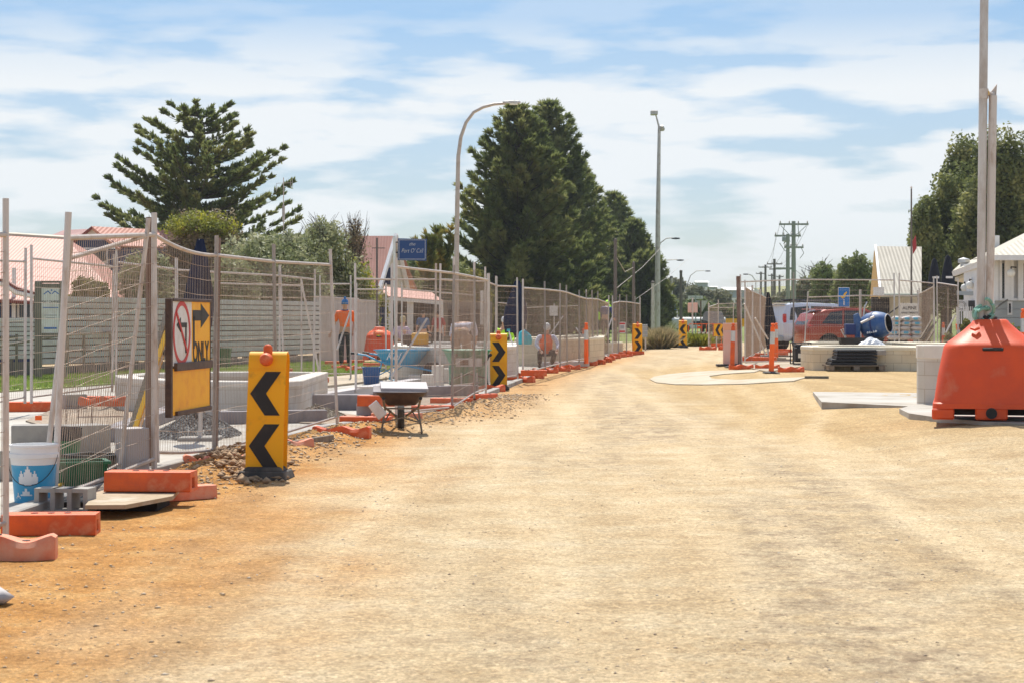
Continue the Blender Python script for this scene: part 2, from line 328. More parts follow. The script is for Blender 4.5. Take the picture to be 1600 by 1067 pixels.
# ---------------------------------------------------------------- ground
FX = [(0, -3.6), (12, -3.45), (17, -3.2), (21, -2.7), (24, -2.25), (28, -1.0), (33, -.5), (41, .2), (50, 1.0), (60, 2.5), (75, 5.3), (95, 8.9), (400, 60)]
def fx(y): return float(np.interp(y, [a for a, b in FX], [b for a, b in FX]))
def make_ground():
    ds = list(np.geomspace(3.5, 60, 250))+list(np.geomspace(62, 4000, 60)); ts = np.concatenate([np.linspace(-2.2, -.42, 24), np.linspace(-.4, .4, 200), np.linspace(.42, 2.2, 24)])
    V = []; A = []; nc = len(ts)
    for d in ds:
        f = fx(d)
        for t in ts:
            x = t*(d+3); s = x-f
            z = gz(x, d)
            if d < 70:
                near = 1-sm(30, 70, d)
                v = Vector((x, d, 0))
                z += near*(.004*noise.noise(v*.7)+.007*noise.noise(v*2.7)+(.008*noise.noise(v*7) if d < 25 else 0))
                if d < 36:   # churned windrow along the fence
                    b = math.exp(-((s-.25)/.42)**2)*(1-sm(30, 36, d))*sm(15.5, 18.5, d)
                    z += b*(.10+.09*noise.noise(v*3.1)+.05*noise.noise(v*8))
                if s < -.3: z -= .10*sm(-.3, -.8, s) if False else 0
            if d > 400: z -= 0
            V.append((x, d, z))
            n1 = noise.fractal(Vector((x*.8, d*.35, 3)), 1, 2, 4)
            o = (1-sm(-2.3, -.5, x+.9*n1+.25*max(0, 12-d)*.1))*(1-sm(22, 30, d))+ .7*math.exp(-((s-.3)/.8)**2)*sm(20, 28, d)*(1-sm(60, 80, d))
            if s < -.2: o *= .35
            y_ = sm(2.6, 3.6, x+.5*n1)*sm(18, 24, d)*(1-sm(50, 58, d))
            n2 = noise.fractal(Vector((x*.8+9, d*.10, 1)), 1, 2, 5)
            gcen = math.exp(-((x-.9-.02*d)/1.3)**2)*.8+math.exp(-((x-2.6)/.9)**2)*(1-sm(14, 20, d))
            gr = sm(-.18, .30, n2)*min(1, gcen*1.5) + .45*sm(30, 55, d)*(1-o)*(1-y_)
            c0 = x-.8*(fx(d)-fx(12)); tk = 0
            for x0, k_ in ((-1.15, .8), (.35, .8), (1.35, 1), (2.85, 1), (-.35, .5), (1.95, .6)):
                tk = max(tk, k_*math.exp(-((c0-x0-.12*noise.noise(Vector((x0, d*.12, 7))))/.17)**4))
            tk *= .35+.65*sm(-.35, .2, noise.noise(Vector((x*.5, d*.22, 11))))
            A.append((min(1, o), min(1, y_), min(1, gr), min(1, tk)*(1-.6*min(1, o))))
    V = np.array(V); nr = len(ds)
    i = np.arange(nr-1)[:, None]*nc+np.arange(nc-1)[None]; i = i.ravel()
    Fc = np.stack([i, i+1, i+nc+1, i+nc], 1)
    m = bpy.data.materials.new('dirt_road'); m.use_nodes = True; t = m.node_tree; l = t.links.new; b = t.nodes['Principled BSDF']
    b.inputs['Roughness'].default_value = .95; b.inputs['Specular IOR Level'].default_value = .15
    at = N(t, 'ShaderNodeAttribute', attribute_name='zone'); sp = N(t, 'ShaderNodeSeparateColor'); l(at.outputs['Color'], sp.inputs[0])
    tx = N(t, 'ShaderNodeTexCoord')
    def noi(s, det=6., rough=.62, dist=0.): 
        n = N(t, 'ShaderNodeTexNoise', i_Scale=float(s), i_Detail=det, i_Roughness=rough, i_Distortion=dist); l(tx.outputs['Object'], n.inputs['Vector']); return n
    def mixc(f, a, bb, bt='MIX', fac=None):
        n = N(t, 'ShaderNodeMix', data_type='RGBA', blend_type=bt)
        for s_, v in ((0, f), (6, a), (7, bb)):
            if isinstance(v, (tuple, float, int)): n.inputs[s_].default_value = v if s_ == 0 else (*v, 1)
            else: l(v, n.inputs[s_])
        return n.outputs[2]
    base = ramp(t, [(.30, (.41, .30, .175)), (.5, (.51, .40, .255)), (.70, (.56, .475, .34))]); l(noi(1.3, 12., .66).outputs[0], base.inputs[0])
    org = ramp(t, [(.30, (.28, .13, .032)), (.5, (.44, .225, .070)), (.68, (.51, .32, .135))]); l(noi(1.8, 12., .72).outputs[0], org.inputs[0])
    yel = ramp(t, [(.35, (.40, .28, .14)), (.65, (.48, .36, .20))]); l(noi(1.4, 12., .72).outputs[0], yel.inputs[0])
    gry = ramp(t, [(.36, (.23, .17, .115)), (.48, (.37, .29, .195)), (.62, (.48, .395, .27))]); l(noi(6, 9., .7).outputs[0], gry.inputs[0])
    c = mixc(sp.outputs[1], base.outputs[0], yel.outputs[0])
    jf = ramp(t, [(.43, g3(0)), (.54, g3(1))]); l(noi(2.2, 10., .72).outputs[0], jf.inputs[0])
    gm = N(t, 'ShaderNodeMath', operation='MULTIPLY', use_clamp=True); l(sp.outputs[2], gm.inputs[0]); l(jf.outputs[0], gm.inputs[1])
    c = mixc(gm.outputs[0], c, gry.outputs[0])
    c = mixc(sp.outputs[0], c, org.outputs[0])
    # small stones and crumbs pressed into the surface
    for sc_, thr, col_, k in ((30, .24, (.20, .135, .09), .75), (60, .25, (.60, .53, .43), .5), (13, .13, (.22, .14, .09), .7), (75, .26, (.22, .16, .12), .6)):
        vo = N(t, 'ShaderNodeTexVoronoi', i_Scale=float(sc_)); l(tx.outputs['Object'], vo.inputs['Vector'])
        rr = ramp(t, [(thr*.7, g3(1)), (thr, g3(0))]); l(vo.outputs['Distance'], rr.inputs[0])
        cl = ramp(t, [(.50, g3(0)), (.62, g3(1))]); l(noi(sc_*.06+.6, 5.).outputs[0], cl.inputs[0])
        mu = N(t, 'ShaderNodeMath', operation='MULTIPLY'); l(rr.outputs[0], mu.inputs[0]); l(cl.outputs[0], mu.inputs[1])
        mu2 = N(t, 'ShaderNodeMath', operation='MULTIPLY'); l(mu.outputs[0], mu2.inputs[0]); mu2.inputs[1].default_value = k
        c = mixc(mu2.outputs[0], c, col_)
    # tyre tracks: pale compacted bands following the road
    mpn = N(t, 'ShaderNodeMapping'); mpn.inputs['Scale'].default_value = (1.9, .10, 1); mpn.inputs['Rotation'].default_value = (0, 0, R(2)); l(tx.outputs['Object'], mpn.inputs[0])
    tn = N(t, 'ShaderNodeTexNoise', i_Scale=1.0, i_Detail=4.0, i_Distortion=.3); l(mpn.outputs[0], tn.inputs['Vector'])
    tr = ramp(t, [(.42, (.93, .92, .90)), (.6, (1.05, 1.05, 1.05))]); l(tn.outputs[0], tr.inputs[0])
    c = mixc(1.0, c, tr.outputs[0], 'MULTIPLY')
    fg = ramp(t, [(.3, g3(.74)), (.7, g3(1.2))]); l(noi(45, 4., .7).outputs[0], fg.inputs[0]); c = mixc(1.0, c, fg.outputs[0], 'MULTIPLY')
    tkm = N(t, 'ShaderNodeMath', operation='MULTIPLY'); l(at.outputs['Alpha'], tkm.inputs[0]); tkn = ramp(t, [(.38, g3(.1)), (.6, g3(.6))]); l(noi(5, 8., .7).outputs[0], tkn.inputs[0]); l(tkn.outputs[0], tkm.inputs[1])
    c = mixc(tkm.outputs[0], c, (.60, .49, .33))
    for sc_, lo_, hi_ in ((38, .80, 1.14), (95, .76, 1.18)):   # grit: every crumb its own tone
        vo = N(t, 'ShaderNodeTexVoronoi', i_Scale=float(sc_)); l(tx.outputs['Object'], vo.inputs['Vector']); sc3 = N(t, 'ShaderNodeSeparateColor'); l(vo.outputs['Color'], sc3.inputs[0])
        rr = ramp(t, [(0, g3(lo_)), (.75, g3(1)), (1, g3(hi_))]); l(sc3.outputs[0], rr.inputs[0]); c = mixc(1.0, c, rr.outputs[0], 'MULTIPLY')
    dk = ramp(t, [(.52, (1, 1, 1)), (.62, (.74, .68, .62))]); l(noi(17, 6., .75).outputs[0], dk.inputs[0]); c = mixc(.75, c, dk.outputs[0], 'MULTIPLY')
    lk = ramp(t, [(.54, (1, 1, 1)), (.66, (1.13, 1.12, 1.10))]); l(noi(4.3, 9., .8).outputs[0], lk.inputs[0]); c = mixc(1.0, c, lk.outputs[0], 'MULTIPLY')
    c = mixc(1.0, c, (1.20, 1.16, 1.09), 'MULTIPLY')
    # far ground turns to rough grass
    sx = N(t, 'ShaderNodeSeparateXYZ'); l(tx.outputs['Object'], sx.inputs[0])
    mr = N(t, 'ShaderNodeMapRange'); mr.inputs[1].default_value = 98; mr.inputs[2].default_value = 104; l(sx.outputs[1], mr.inputs[0])
    gg = ramp(t, [(.35, (.12, .17, .04)), (.65, (.24, .27, .09))]); l(noi(.12, 6.).outputs[0], gg.inputs[0])
    c = mixc(mr.outputs[0], c, gg.outputs[0])
    l(c, b.inputs['Base Color'])
    b1 = N(t, 'ShaderNodeBump', i_Strength=.6, i_Distance=.03); l(noi(7, 12., .75).outputs[0], b1.inputs['Height'])
    b2 = N(t, 'ShaderNodeBump', i_Strength=.9, i_Distance=.010); l(noi(60, 5., .75).outputs[0], b2.inputs['Height']); l(b1.outputs[0], b2.inputs['Normal']); l(b2.outputs[0], b.inputs['Normal'])
    o = fast('ground', V, Fc, m); tag(o, kind='structure')
    ca = o.data.color_attributes.new('zone', 'FLOAT_COLOR', 'POINT'); ca.data.foreach_set('color', np.array(A, np.float32).ravel())
    o.data.polygons.foreach_set('use_smooth', [True]*len(o.data.polygons))
    return o
ground = make_ground()

def drape(name, poly, off, mt, step=1.2, skirt=.2, kind='structure', level=False):
    """sheet over a ground polygon (x,y), following the terrain, with a skirt down its edge"""
    pts = []; n = len(poly)
    zl = sum(gz(*p[:2]) for p in poly)/n
    gz_ = (lambda x, y: zl) if level else gz
    for i in range(n):
        a, b = Vector(poly[i][:2]), Vector(poly[(i+1) % n][:2]); k = max(1, int((b-a).length/step))
        pts += [a.lerp(b, j/k) for j in range(k)]
    nb = len(pts); xs = [p.x for p in pts]; ys = [p.y for p in pts]
    def inside(x, y):
        c = False
        for i in range(nb):
            x1, y1, x2, y2 = pts[i].x, pts[i].y, pts[i-1].x, pts[i-1].y
            if (y1 > y) != (y2 > y) and x < (x2-x1)*(y-y1)/(y2-y1)+x1: c = not c
        return c
    ins = []
    x = min(xs)+step*.5
    while x < max(xs):
        y = min(ys)+step*.5
        while y < max(ys):
            if inside(x, y) and min((Vector((x, y))-p).length for p in pts) > step*.45: ins.append(Vector((x, y)))
            y += step
        x += step
    v2, _, f2, _, _, _ = delaunay_2d_cdt(pts+ins, [(i, (i+1) % nb) for i in range(nb)], [], 1, 1e-4)
    mb = MB(); mb.v = [(p.x, p.y, gz_(p.x, p.y)+off) for p in v2]; mb.f = [tuple(f) for f in f2]
    for i in range(nb):
        a, b = pts[i], pts[(i+1) % nb]; za, zb = gz_(*a)+off, gz_(*b)+off
        mb.add([(a.x, a.y, za), (b.x, b.y, zb), (b.x, b.y, zb-skirt), (a.x, a.y, za-skirt)], [(0, 1, 2, 3)])
    o = mb.build(name, mt)
    if kind: tag(o, kind=kind)
    return o
def gpoly(px): return [GP(a, b).to_2d() for a, b in px]
# left works area
wk = [(x_, y_) for x_, y_ in [(-9, 10.5), (-3.75, 12.5), (-3.55, 16.5), (-3.1, 20), (-2.55, 24), (-1.35, 28), (-.8, 33), (-.1, 41), (.7, 50), (2.2, 60), (4.6, 73), (2.6, 73), (-.6, 60), (-3.3, 50), (-4.6, 44), (-8.2, 41), (-10.5, 33), (-13, 28)]]
drape('footpath', wk, .055, M['concrete'])
lawn_p = [(-8.2, 41), (-4.6, 44), (-3.5, 50), (-3.6, 58), (-7.5, 60), (-11.8, 50), (-16, 43), (-22, 36), (-13, 28), (-10.5, 33)]
lawnm = mat('lawn', (.15, .22, .045), .9, c2=(.24, .30, .08), c3=(.34, .34, .13), scale=.5, lo=.35, hi=.7, bump=.3)
drape('lawn', lawn_p, .085, lawnm)
# brown gravel patch and planter bed inside the works
dirtm = mat('dug_gravel_bed', (.27, .20, .14), .95, c2=(.40, .32, .24), c3=(.20, .145, .10), scale=9, lo=.35, hi=.65, bump=.8, bscale=30)
drape('gravel_bed', gpoly([(40, 665), (120, 630), (225, 628), (232, 655), (180, 675), (95, 682)]), .075, dirtm, step=.5, skirt=.03)
drape('gravel_bed', gpoly([(430, 655), (470, 648), (520, 650), (585, 660), (548, 672), (470, 668)]), .075, dirtm, step=.4, skirt=.03)
drape('gravel_bed', gpoly([(560, 640), (640, 622), (700, 612), (760, 610), (740, 628), (690, 640), (640, 655), (600, 662)]), .07, dirtm, step=.4, skirt=.03)
drape('sand_strip', gpoly([(235, 604), (500, 596), (580, 588), (640, 583), (640, 590), (560, 604), (490, 612)]), .10, mat('pale_sand', (.46, .38, .28), .9, c2=(.38, .30, .20), scale=2, bump=.3), step=.8, skirt=.04)
# right: pale slabs laid in the road
drape('concrete_slab', gpoly([(1015, 593), (1022, 589), (1045, 585), (1075, 582), (1110, 580), (1150, 579), (1190, 578.5), (1178, 582), (1130, 585), (1108, 588), (1112, 592), (1150, 594), (1200, 592), (1262, 590), (1240, 596), (1170, 600), (1100, 601.5), (1055, 601), (1025, 598)]), .02, mat('dusty_concrete', (.36, .28, .18), .9, c2=(.46, .38, .27), c3=(.50, .44, .34), scale=1.3, lo=.3, hi=.62, bump=.2), step=.8)
drape('concrete_slab', gpoly([(1284, 639), (1470, 637), (1468, 614), (1270, 617)]), .045, M['concrete'], step=.6, skirt=.2, level=True)
drape('concrete_slab', gpoly([(1405, 645), (1420, 654), (1470, 660), (1560, 664), (1700, 668), (1740, 640), (1640, 628), (1430, 634)]), .04, M['concrete'], step=.6, skirt=.2, level=True)
drape('sealed_apron', gpoly([(1200, 582), (1250, 574), (1430, 574), (1500, 580), (1640, 590), (1900, 560), (1900, 545), (1350, 540), (1240, 548), (1150, 572)]), .03, mat('pale_gravel_apron', (.42, .36, .28), .95, c2=(.36, .28, .18), scale=.8, bump=.4), step=1.5)
# kerb edging along the works
kb = MB(); pts = wk[1:11]
for a, b in zip(pts[:-1], pts[1:]):
    a = Vector((*a, .02))+Vector((.12, 0, 0)); b = Vector((*b, .02))+Vector((.12, 0, 0)); m_ = (a+b)/2; dd = b-a
    kb.box(m_, (.14, dd.length-.02, .14), rz=math.atan2(dd.y, dd.x)-math.pi/2)
tag(kb.build('kerb', M['concrete_grey'], bevel=.01), kind='structure')

# far road side, hills, paddock
def hill(name, x0, x1, y, hfun, depth, mt, nx=160):
    V = []; rows = 14
    for j in range(rows):
        v = j/(rows-1)
        for i in range(nx):
            x = x0+(x1-x0)*i/(nx-1); prof = math.sin(v*math.pi*.5)
            n = noise.fractal(Vector((x*.02, v*3, y*.01)), 1, 2, 5)
            V.append((x, y+depth*v, -1+prof*(hfun(x)+1)+n*prof*2.2+noise.noise(Vector((x*.12, v*14, 5)))*1.3*prof))
    i = (np.arange(rows-1)[:, None]*nx+np.arange(nx-1)[None]).ravel()
    o = fast(name, np.array(V), np.stack([i, i+1, i+nx+1, i+nx], 1), mt); tag(o, kind='structure')
    o.data.polygons.foreach_set('use_smooth', [True]*len(o.data.polygons)); return o
hm = mat('scrub_hill', (.045, .06, .035), .95, c2=(.09, .10, .055), c3=(.14, .14, .09), scale=.05, lo=.3, hi=.7, bump=1, bscale=.3, detail=10)
hill('hills', -500, 1100, 620, lambda x: 15.5+2.5*math.sin(x*.013+1)+1.2*math.sin(x*.05), 260, hm, 260)
pm = mat('dry_paddock', (.30, .28, .13), .95, c2=(.22, .24, .08), scale=.03)
hill('paddock', 60, 420, 330, lambda x: 8.2, 150, pm, 60)

# ---------------------------------------------------------------- loose stones (one uncountable mass each)
def stones(name, pts, sizes, mt, label):
    ico = np.array([(0, 0, 1), (.9, 0, .2), (.2, .85, .25), (-.75, .5, .2), (-.7, -.6, .15), (.3, -.9, .2), (.1, .05, -.7)]); fc = np.array([(0, 1, 2), (0, 2, 3), (0, 3, 4), (0, 4, 5), (0, 5, 1), (6, 2, 1), (6, 3, 2), (6, 4, 3), (6, 5, 4), (6, 1, 5)])
    n = len(pts); V = ico[None]*(1+rng.uniform(-.3, .3, (n, 7, 1)))
    a = rng.uniform(0, 6.28, n); ca, sa = np.cos(a)[:, None], np.sin(a)[:, None]
    Vx = V[:, :, 0]*ca-V[:, :, 1]*sa; Vy = V[:, :, 0]*sa+V[:, :, 1]*ca
    V = np.stack([Vx*rng.uniform(.7, 1.3, (n, 1)), Vy, V[:, :, 2]*rng.uniform(.5, .9, (n, 1))], 2)*np.array(sizes)[:, None, None]+np.array(pts)[:, None]
    Fc = (fc[None]+np.arange(n)[:, None, None]*7).reshape(-1, 3)
    return tag(fast(name, V.reshape(-1, 3), Fc, mt), label, 'stones', kind='stuff')
from mathutils.bvhtree import BVHTree
bvh = BVHTree.FromObject(ground, bpy.context.evaluated_depsgraph_get())
def onground(x, y):
    h = bvh.ray_cast(Vector((x, y, 6)), Vector((0, 0, -1))); return h[0].z if h[0] else gz(x, y)
pts = []; sz = []
for _ in range(17000):
    d = 6.5*(55/6.5)**(random.random()**.8); x = random.uniform(-.31, .31)*d; s = x-fx(d)
    if s < .15: continue
    if noise.noise(Vector((x*.9, d*.3, 2)))+.5*random.random() < (.22 if x > -1.2 else .38): continue
    r = .0024+.010*random.random()**4; pts.append((x, d, onground(x, d)-r*.1)); sz.append(r)
stonem = mat('road_stone', (.50, .38, .26), .9, c2=(.34, .25, .17), c3=(.58, .50, .40), scale=7, lo=.38, hi=.62)
stones('gravel', pts, sz, stonem, 'loose brown stones scattered over the sandy dirt road')
pts = []; sz = []
for _ in range(7500):
    d = random.uniform(15, 36); s = random.gauss(.3, .34); x = fx(d)+s
    if s < -.25: continue
    r = .006+.024*random.random()**4; pts.append((x, d, onground(x, d)+r*.2)); sz.append(r)
for _ in range(900):
    d = random.uniform(6.2, 13); x = random.uniform(-.31, -.19)*d+abs(random.gauss(0, .25)); r = .0025+.014*random.random()**5; pts.append((x, d, onground(x, d)+r*.0)); sz.append(r)
clodm = mat('dirt_clods', (.58, .43, .27), .95, c2=(.46, .32, .19), c3=(.66, .55, .41), scale=3, lo=.36, hi=.64)
stones('rubble', pts, sz, clodm, 'crumbled dirt clods and rubble heaped along the foot of the left fence')
pts = []; sz = []
for _ in range(500):
    p = GP(random.gauss(395, 24), random.gauss(737, 8)); r = .015+.05*random.random()**2; pts.append((p.x, p.y, onground(p.x, p.y)+r*.3)); sz.append(r)
for _ in range(260):
    p = GP(random.gauss(345, 16), random.gauss(726, 6)); r = .015+.04*random.random()**2; pts.append((p.x, p.y, onground(p.x, p.y)+r*.3+.03)); sz.append(r)
stones('dug_soil', pts, sz, mat('dark_soil', (.27, .17, .10), .95, c2=(.42, .29, .17), scale=7), 'dark dug soil lumps round the foot of the nearest chevron post')
for (px, py, s_, z_) in ((5, 945, .09, 0),):
    p = GP(px, py); stones('limestone_rock', [(p.x-.02, p.y, p.z+.03)], [.11], M['palestone'], 'pale limestone rock at the left edge of the road')
# blue metal heap
def heap(c, rx, ry, h, n, mt, label, nm):
    pts = []; sz = []
    for _ in range(n):
        a = random.uniform(0, 6.28); q = random.random()**.6; hh = h*max(0, (1-q))**.85*(1+.25*math.sin(a*3+1))
        pts.append((c.x+rx*q*math.cos(a), c.y+ry*q*math.sin(a), c.z+hh+.004)); sz.append(random.uniform(.008, .017))
    mb = MB(); prof = [(1-.08*i)*1.0 for i in range(12)]
    vs = []; k = 20
    for i in range(9):
        q = 1-i/8
        for j in range(k):
            a = 6.283*j/k; vs.append((c.x+rx*q*.97*math.cos(a), c.y+ry*q*.97*math.sin(a), c.z-.01+h*(1-q)**.85*(1+.25*math.sin(a*3+1))))
    mb.add(vs, [(i*k+j, i*k+(j+1) % k, (i+1)*k+(j+1) % k, (i+1)*k+j) for i in range(8) for j in range(k)])
    o = stones(nm, pts, sz, mt, label)
    base = mb.build('heap_core', mt, o)
    base['kind'] = 'stuff'
    return o
hpm = mat('blue_metal', (.17, .17, .165), .9, c2=(.10, .10, .10), c3=(.34, .33, .31), scale=22, lo=.35, hi=.65)
hp = GP(303, 680, .055); heap(hp, .56, .95, .27, 2600, hpm, 'grey blue-metal gravel heap on the new footpath behind the left fence', 'gravel_heap')
hp = GP(494, 650, .08); heap(hp, .42, .6, .14, 900, mat('tan_gravel', (.27, .23, .17), .9, c2=(.17, .14, .10), c3=(.38, .34, .27), scale=22, lo=.35, hi=.65), 'low brownish gravel heap beside the stone kerbs', 'gravel_heap')

# grass blades on the lawn
def blades(name, poly, n, h, mt, label, z0, wdt=.012, spread=.4):
    xs = [p[0] for p in poly]; ys = [p[1] for p in poly]; P_ = []
    while len(P_) < n:
        x, y = random.uniform(min(xs), max(xs)), random.uniform(min(ys), max(ys)); c = False
        for i in range(len(poly)):
            x1, y1 = poly[i][:2]; x2, y2 = poly[i-1][:2]
            if (y1 > y) != (y2 > y) and x < (x2-x1)*(y-y1)/(y2-y1)+x1: c = not c
        if c: P_.append((x, y, gz(x, y)+z0))
    P_ = np.array(P_); a = rng.uniform(0, 6.28, n); u = np.stack([np.cos(a), np.sin(a), 0*a], 1)*wdt; hh = h*rng.uniform(.5, 1.2, n)
    tip = P_+np.stack([rng.normal(0, spread, n)*hh, rng.normal(0, spread, n)*hh, hh], 1)
    V = np.stack([P_-u, P_+u, tip], 1).reshape(-1, 3)
    return tag(fast(name, V, np.arange(3*n).reshape(-1, 3), mt), label, 'grass', kind='stuff')
blades('grass', lawn_p, 60000, .07, M['grassblade'], 'short green lawn grass in front of the slatted fence', .085, .02)
# ---------------------------------------------------------------- lettering
def txt(s, size, mt, parent, loc, rz=0, shear=0, name='lettering', thick=.0015, sx=1.0, rx=90, offset=0.0):
    cu = bpy.data.curves.new('t', 'FONT'); cu.body = s; cu.size = size; cu.align_x = 'CENTER'; cu.align_y = 'CENTER'; cu.extrude = thick; cu.shear = shear; cu.offset = offset
    to = bpy.data.objects.new('t', cu); COL.objects.link(to)
    me = bpy.data.meshes.new_from_object(to.evaluated_get(bpy.context.evaluated_depsgraph_get())); bpy.data.objects.remove(to)
    me.materials.clear(); me.materials.append(mt)
    o = bpy.data.objects.new(name, me); COL.objects.link(o); o.parent = parent; o.location = loc; o.rotation_euler = (R(rx), 0, rz); o.scale = (sx, 1, 1)
    return o
def flat(mb, pts, y, t=.004):
    """2-D polygon in the local xz plane with its front at y-t"""
    return mb.prism([(a, y, b) for a, b in pts], (0, -t, 0))
def band(mb, pts, wd, y, t=.003):
    for (a, b), (c, d) in zip(pts[:-1], pts[1:]):
        v = Vector((c-a, d-b)); n = Vector((-v.y, v.x)).normalized()*wd/2; e = v.normalized()*wd*.25
        flat(mb, [(a-e.x+n.x, b-e.y+n.y), (a-e.x-n.x, b-e.y-n.y), (c+e.x-n.x, d+e.y-n.y), (c+e.x+n.x, d+e.y+n.y)], y, t)
    return mb
# ---------------------------------------------------------------- temporary mesh fence panels
def panel(a, b, label=None, group='temporary mesh fence panels', sag=0, ext=.2, wire=True, pitch=.052, pr=.021, gm='galv'):
    """a, b: (px_top, px_bottom, distance, rail row, bottom row) of the two uprights"""
    def ends(s):
        pt, pb, d, yt, yb = s; return Vector((X(pt, d), d, Z(yt, d))), Vector((X(pb, d), d+.001, Z(yb, d)))
    at, ab = ends(a); bt, bb = ends(b); o0 = ab.copy(); at -= o0; bt -= o0; bb -= o0; ab = Vector((0, 0, 0))
    ln = (bb-ab).length
    t = thing('mesh_fence', o0, label, 'mesh fence', group)
    if not label: t['label'] = 'weathered wire mesh panel in the receding run of temporary fence'
    for lo_, hi_ in ((ab, at), (bb, bt)):
        MB().cyl(lo_, hi_+(hi_-lo_).normalized()*ext, pr, n=8).build('upright', M[gm], t, smooth=40)
    def rail(u0, u1, sg):
        return [u0.lerp(u1, k/8)-Vector((0, 0, sg*4*(k/8)*(1-k/8))) for k in range(9)]
    k0 = .045
    lo0, lo1 = ab.lerp(at, k0), bb.lerp(bt, k0)
    MB().tube(rail(at, bt, sag), pr*.9, 8).build('rail', M['rail'], t, smooth=40)
    MB().tube(rail(lo0, lo1, sag*.3), pr*.75, 6).build('rail', M['rail'], t, smooth=40)
    if wire:
        w_ = MB(); n = max(4, int(ln/pitch)); wr = .0023 if a[2] < 30 else .0017
        def pt(u, v):
            p = lo0.lerp(lo1, u).lerp(at.lerp(bt, u), v); p = p-Vector((0, 0, sag*4*u*(1-u)*(v*.7+.3)))
            bow = .014*math.sin(math.pi*v)*math.sin(u*5+o0.y)*math.sin(math.pi*u); return p+Vector((bow, 0, 0))
        for i in range(1, n):
            u = i/n; j = random.uniform(-.0015, .0015); w_.tube([pt(u, 0), pt(u+j, .33), pt(u-j, .66), pt(u, 1)], wr, 3, False)
        hz = [.10, .20, .32, .44, .56, .68, .79, .87, .94]
        for v in hz: w_.tube([pt(k/6, v+random.uniform(-.003, .003)) for k in range(7)], wr*1.15, 3, False)
        w_.build('wire_mesh', M['wire'], t)
    return t
A = [(-230, -236, 10.6, 372, 905), (9, 9, 12.3, 367, 838)]
panel(A[0], A[1], 'leftmost fence panel, cut off by the left edge of the photo', ext=.24)
panel((105, 84, 14.4, 372, 797), (241, 241, 16.9, 367, 733), 'near wire panel whose right upright stands on the orange block on the cover plate', pr=.026)
panel((108, 64, 15.0, 404, 806), (229, 186, 16.6, 369, 740), 'tilted spare wire panel leaning just behind the near fence panel', ext=.16)
p2 = (241, 246, 17.0, 367, 722); p3 = (338, 334, 18.9, 399, 716); p4 = (428, 432, 21.2, 409, 692); p5 = (517, 527, 23.7, 414, 662)
panel(p2, p3, 'wire panel with a sagging top rail carrying the ONLY detour sign', sag=.05, gm='galv')
panel(p3, p4, 'wire panel directly behind the nearest chevron post')
panel(p4, p5, 'wire panel right of the nearest chevron post, ending over the wavy orange foot')
MB().tube([P(232, 728, 16.95), P(233, 340, 17)], .032, 8).build('stake', M['rustpost'], None, smooth=40)
s_ = COL.objects[-1]; tag(s_, 'dark brown stake tied to the near fence joint left of the detour sign', 'stake')
MB().tube([P(336, 720, 19.05), P(341, 372, 19.05)], .028, 8).build('stake', M['rustpost'], None, smooth=40)
tag(COL.objects[-1], 'rusty dark stake between the detour sign and the nearest chevron post', 'stake')
f5 = (619, 619, 25.6, 417, 655); f6 = (709, 706, 28.3, 427, 646); f7 = (741, 741, 31.2, 433, 622); f8 = (762, 759, 33.4, 438, 615)
panel(f5, f6, 'wire panel behind the brown wheelbarrow', ext=.12)
panel(f6, f7, 'wire panel in front of the left half of the green barrow', ext=.25)
panel(f7, f8, 'narrow wire panel left of the second chevron post', ext=.12)
panel((764, 764, 39.6, 442, 600), (775, 775, 40.4, 446, 598), 'oblique wire panel half hidden by the second chevron post')
panel((776, 776, 40.4, 447, 598), (808, 809, 41.2, 448, 592), 'wire panel just right of the second chevron post', gm='galv2')
q = [(817, 817, 42.0, 450, 589), (851, 852, 46, 452.5, 579), (875, 875, 49.5, 455, 573), (885, 886, 51.5, 457, 570), (905, 905, 54.5, 464, 566), (916, 916, 57, 467, 564), (925, 926, 60, 467, 561), (934, 934, 63, 468, 559), (951, 950, 67, 474, 557)]
names = ['wide wire panel in front of the crouching worker', 'wire panel right of the crouching worker', 'wire panel two to the right of the crouching worker', 'wire panel left of the orange flexible bollard', 'wire panel directly behind the orange flexible bollard', None, None, 'wire panel below the worker in the navy and lime jacket']
for a_, b_, nm in zip(q[:-1], q[1:], names):
    panel(a_, (b_[0], b_[1], b_[2], b_[3], b_[4]), nm, gm='galv2' if random.random() < .6 else 'galv', ext=.2 if b_[2] < 60 else .28, pr=.024)
q = [(957, 957, 69, 474, 556), (968, 966, 71, 471.5, 555), (979, 979, 73, 472, 554), (992, 992, 74.5, 474, 553), (1000, 1000, 76, 475, 552)]
for a_, b_, nm in zip(q[:-1], q[1:], ['first wire panel left of the white notice', 'wire panel carrying the small white and red notice', 'wire panel just right of the white notice', 'last wire panel, behind the third chevron post']):
    panel(a_, b_, nm, gm='galv2', ext=.28, pr=.026)
# rear run of the left compound
panel((-90, -90, 25, 404, 655), (40, 39, 27, 409, 630), 'rear wire panel at the left edge, in front of the slatted wall')
panel((49, 49, 27.4, 404, 630), (178, 175, 29.6, 417, 612), 'rear wire panel across the wooden information board')
panel((182, 181, 29.8, 410, 612), (275, 275, 32, 421, 606), 'rear wire panel behind the near fence joint and detour sign')
panel((276, 276, 32, 422, 606), (437, 437, 34.5, 431, 600), 'rear wire panel behind the navy folded umbrella')
panel((342, 342, 38, 443, 596), (471, 471, 39, 447, 592), 'second rear wire panel in front of the slatted wall, lower rail', ext=.1)
panel((438, 444, 35, 431, 600), (492, 490, 36, 437, 598), 'rear wire panel left of the worker in orange')
panel((500, 500, 42, 444, 590), (548, 548, 43, 444, 590), 'rear wire panel in front of the worker in orange')
panel((555, 556, 33, 436, 613), (612, 612, 34, 437, 612), 'rear wire panel in front of the blue wheelbarrow', ext=.28)
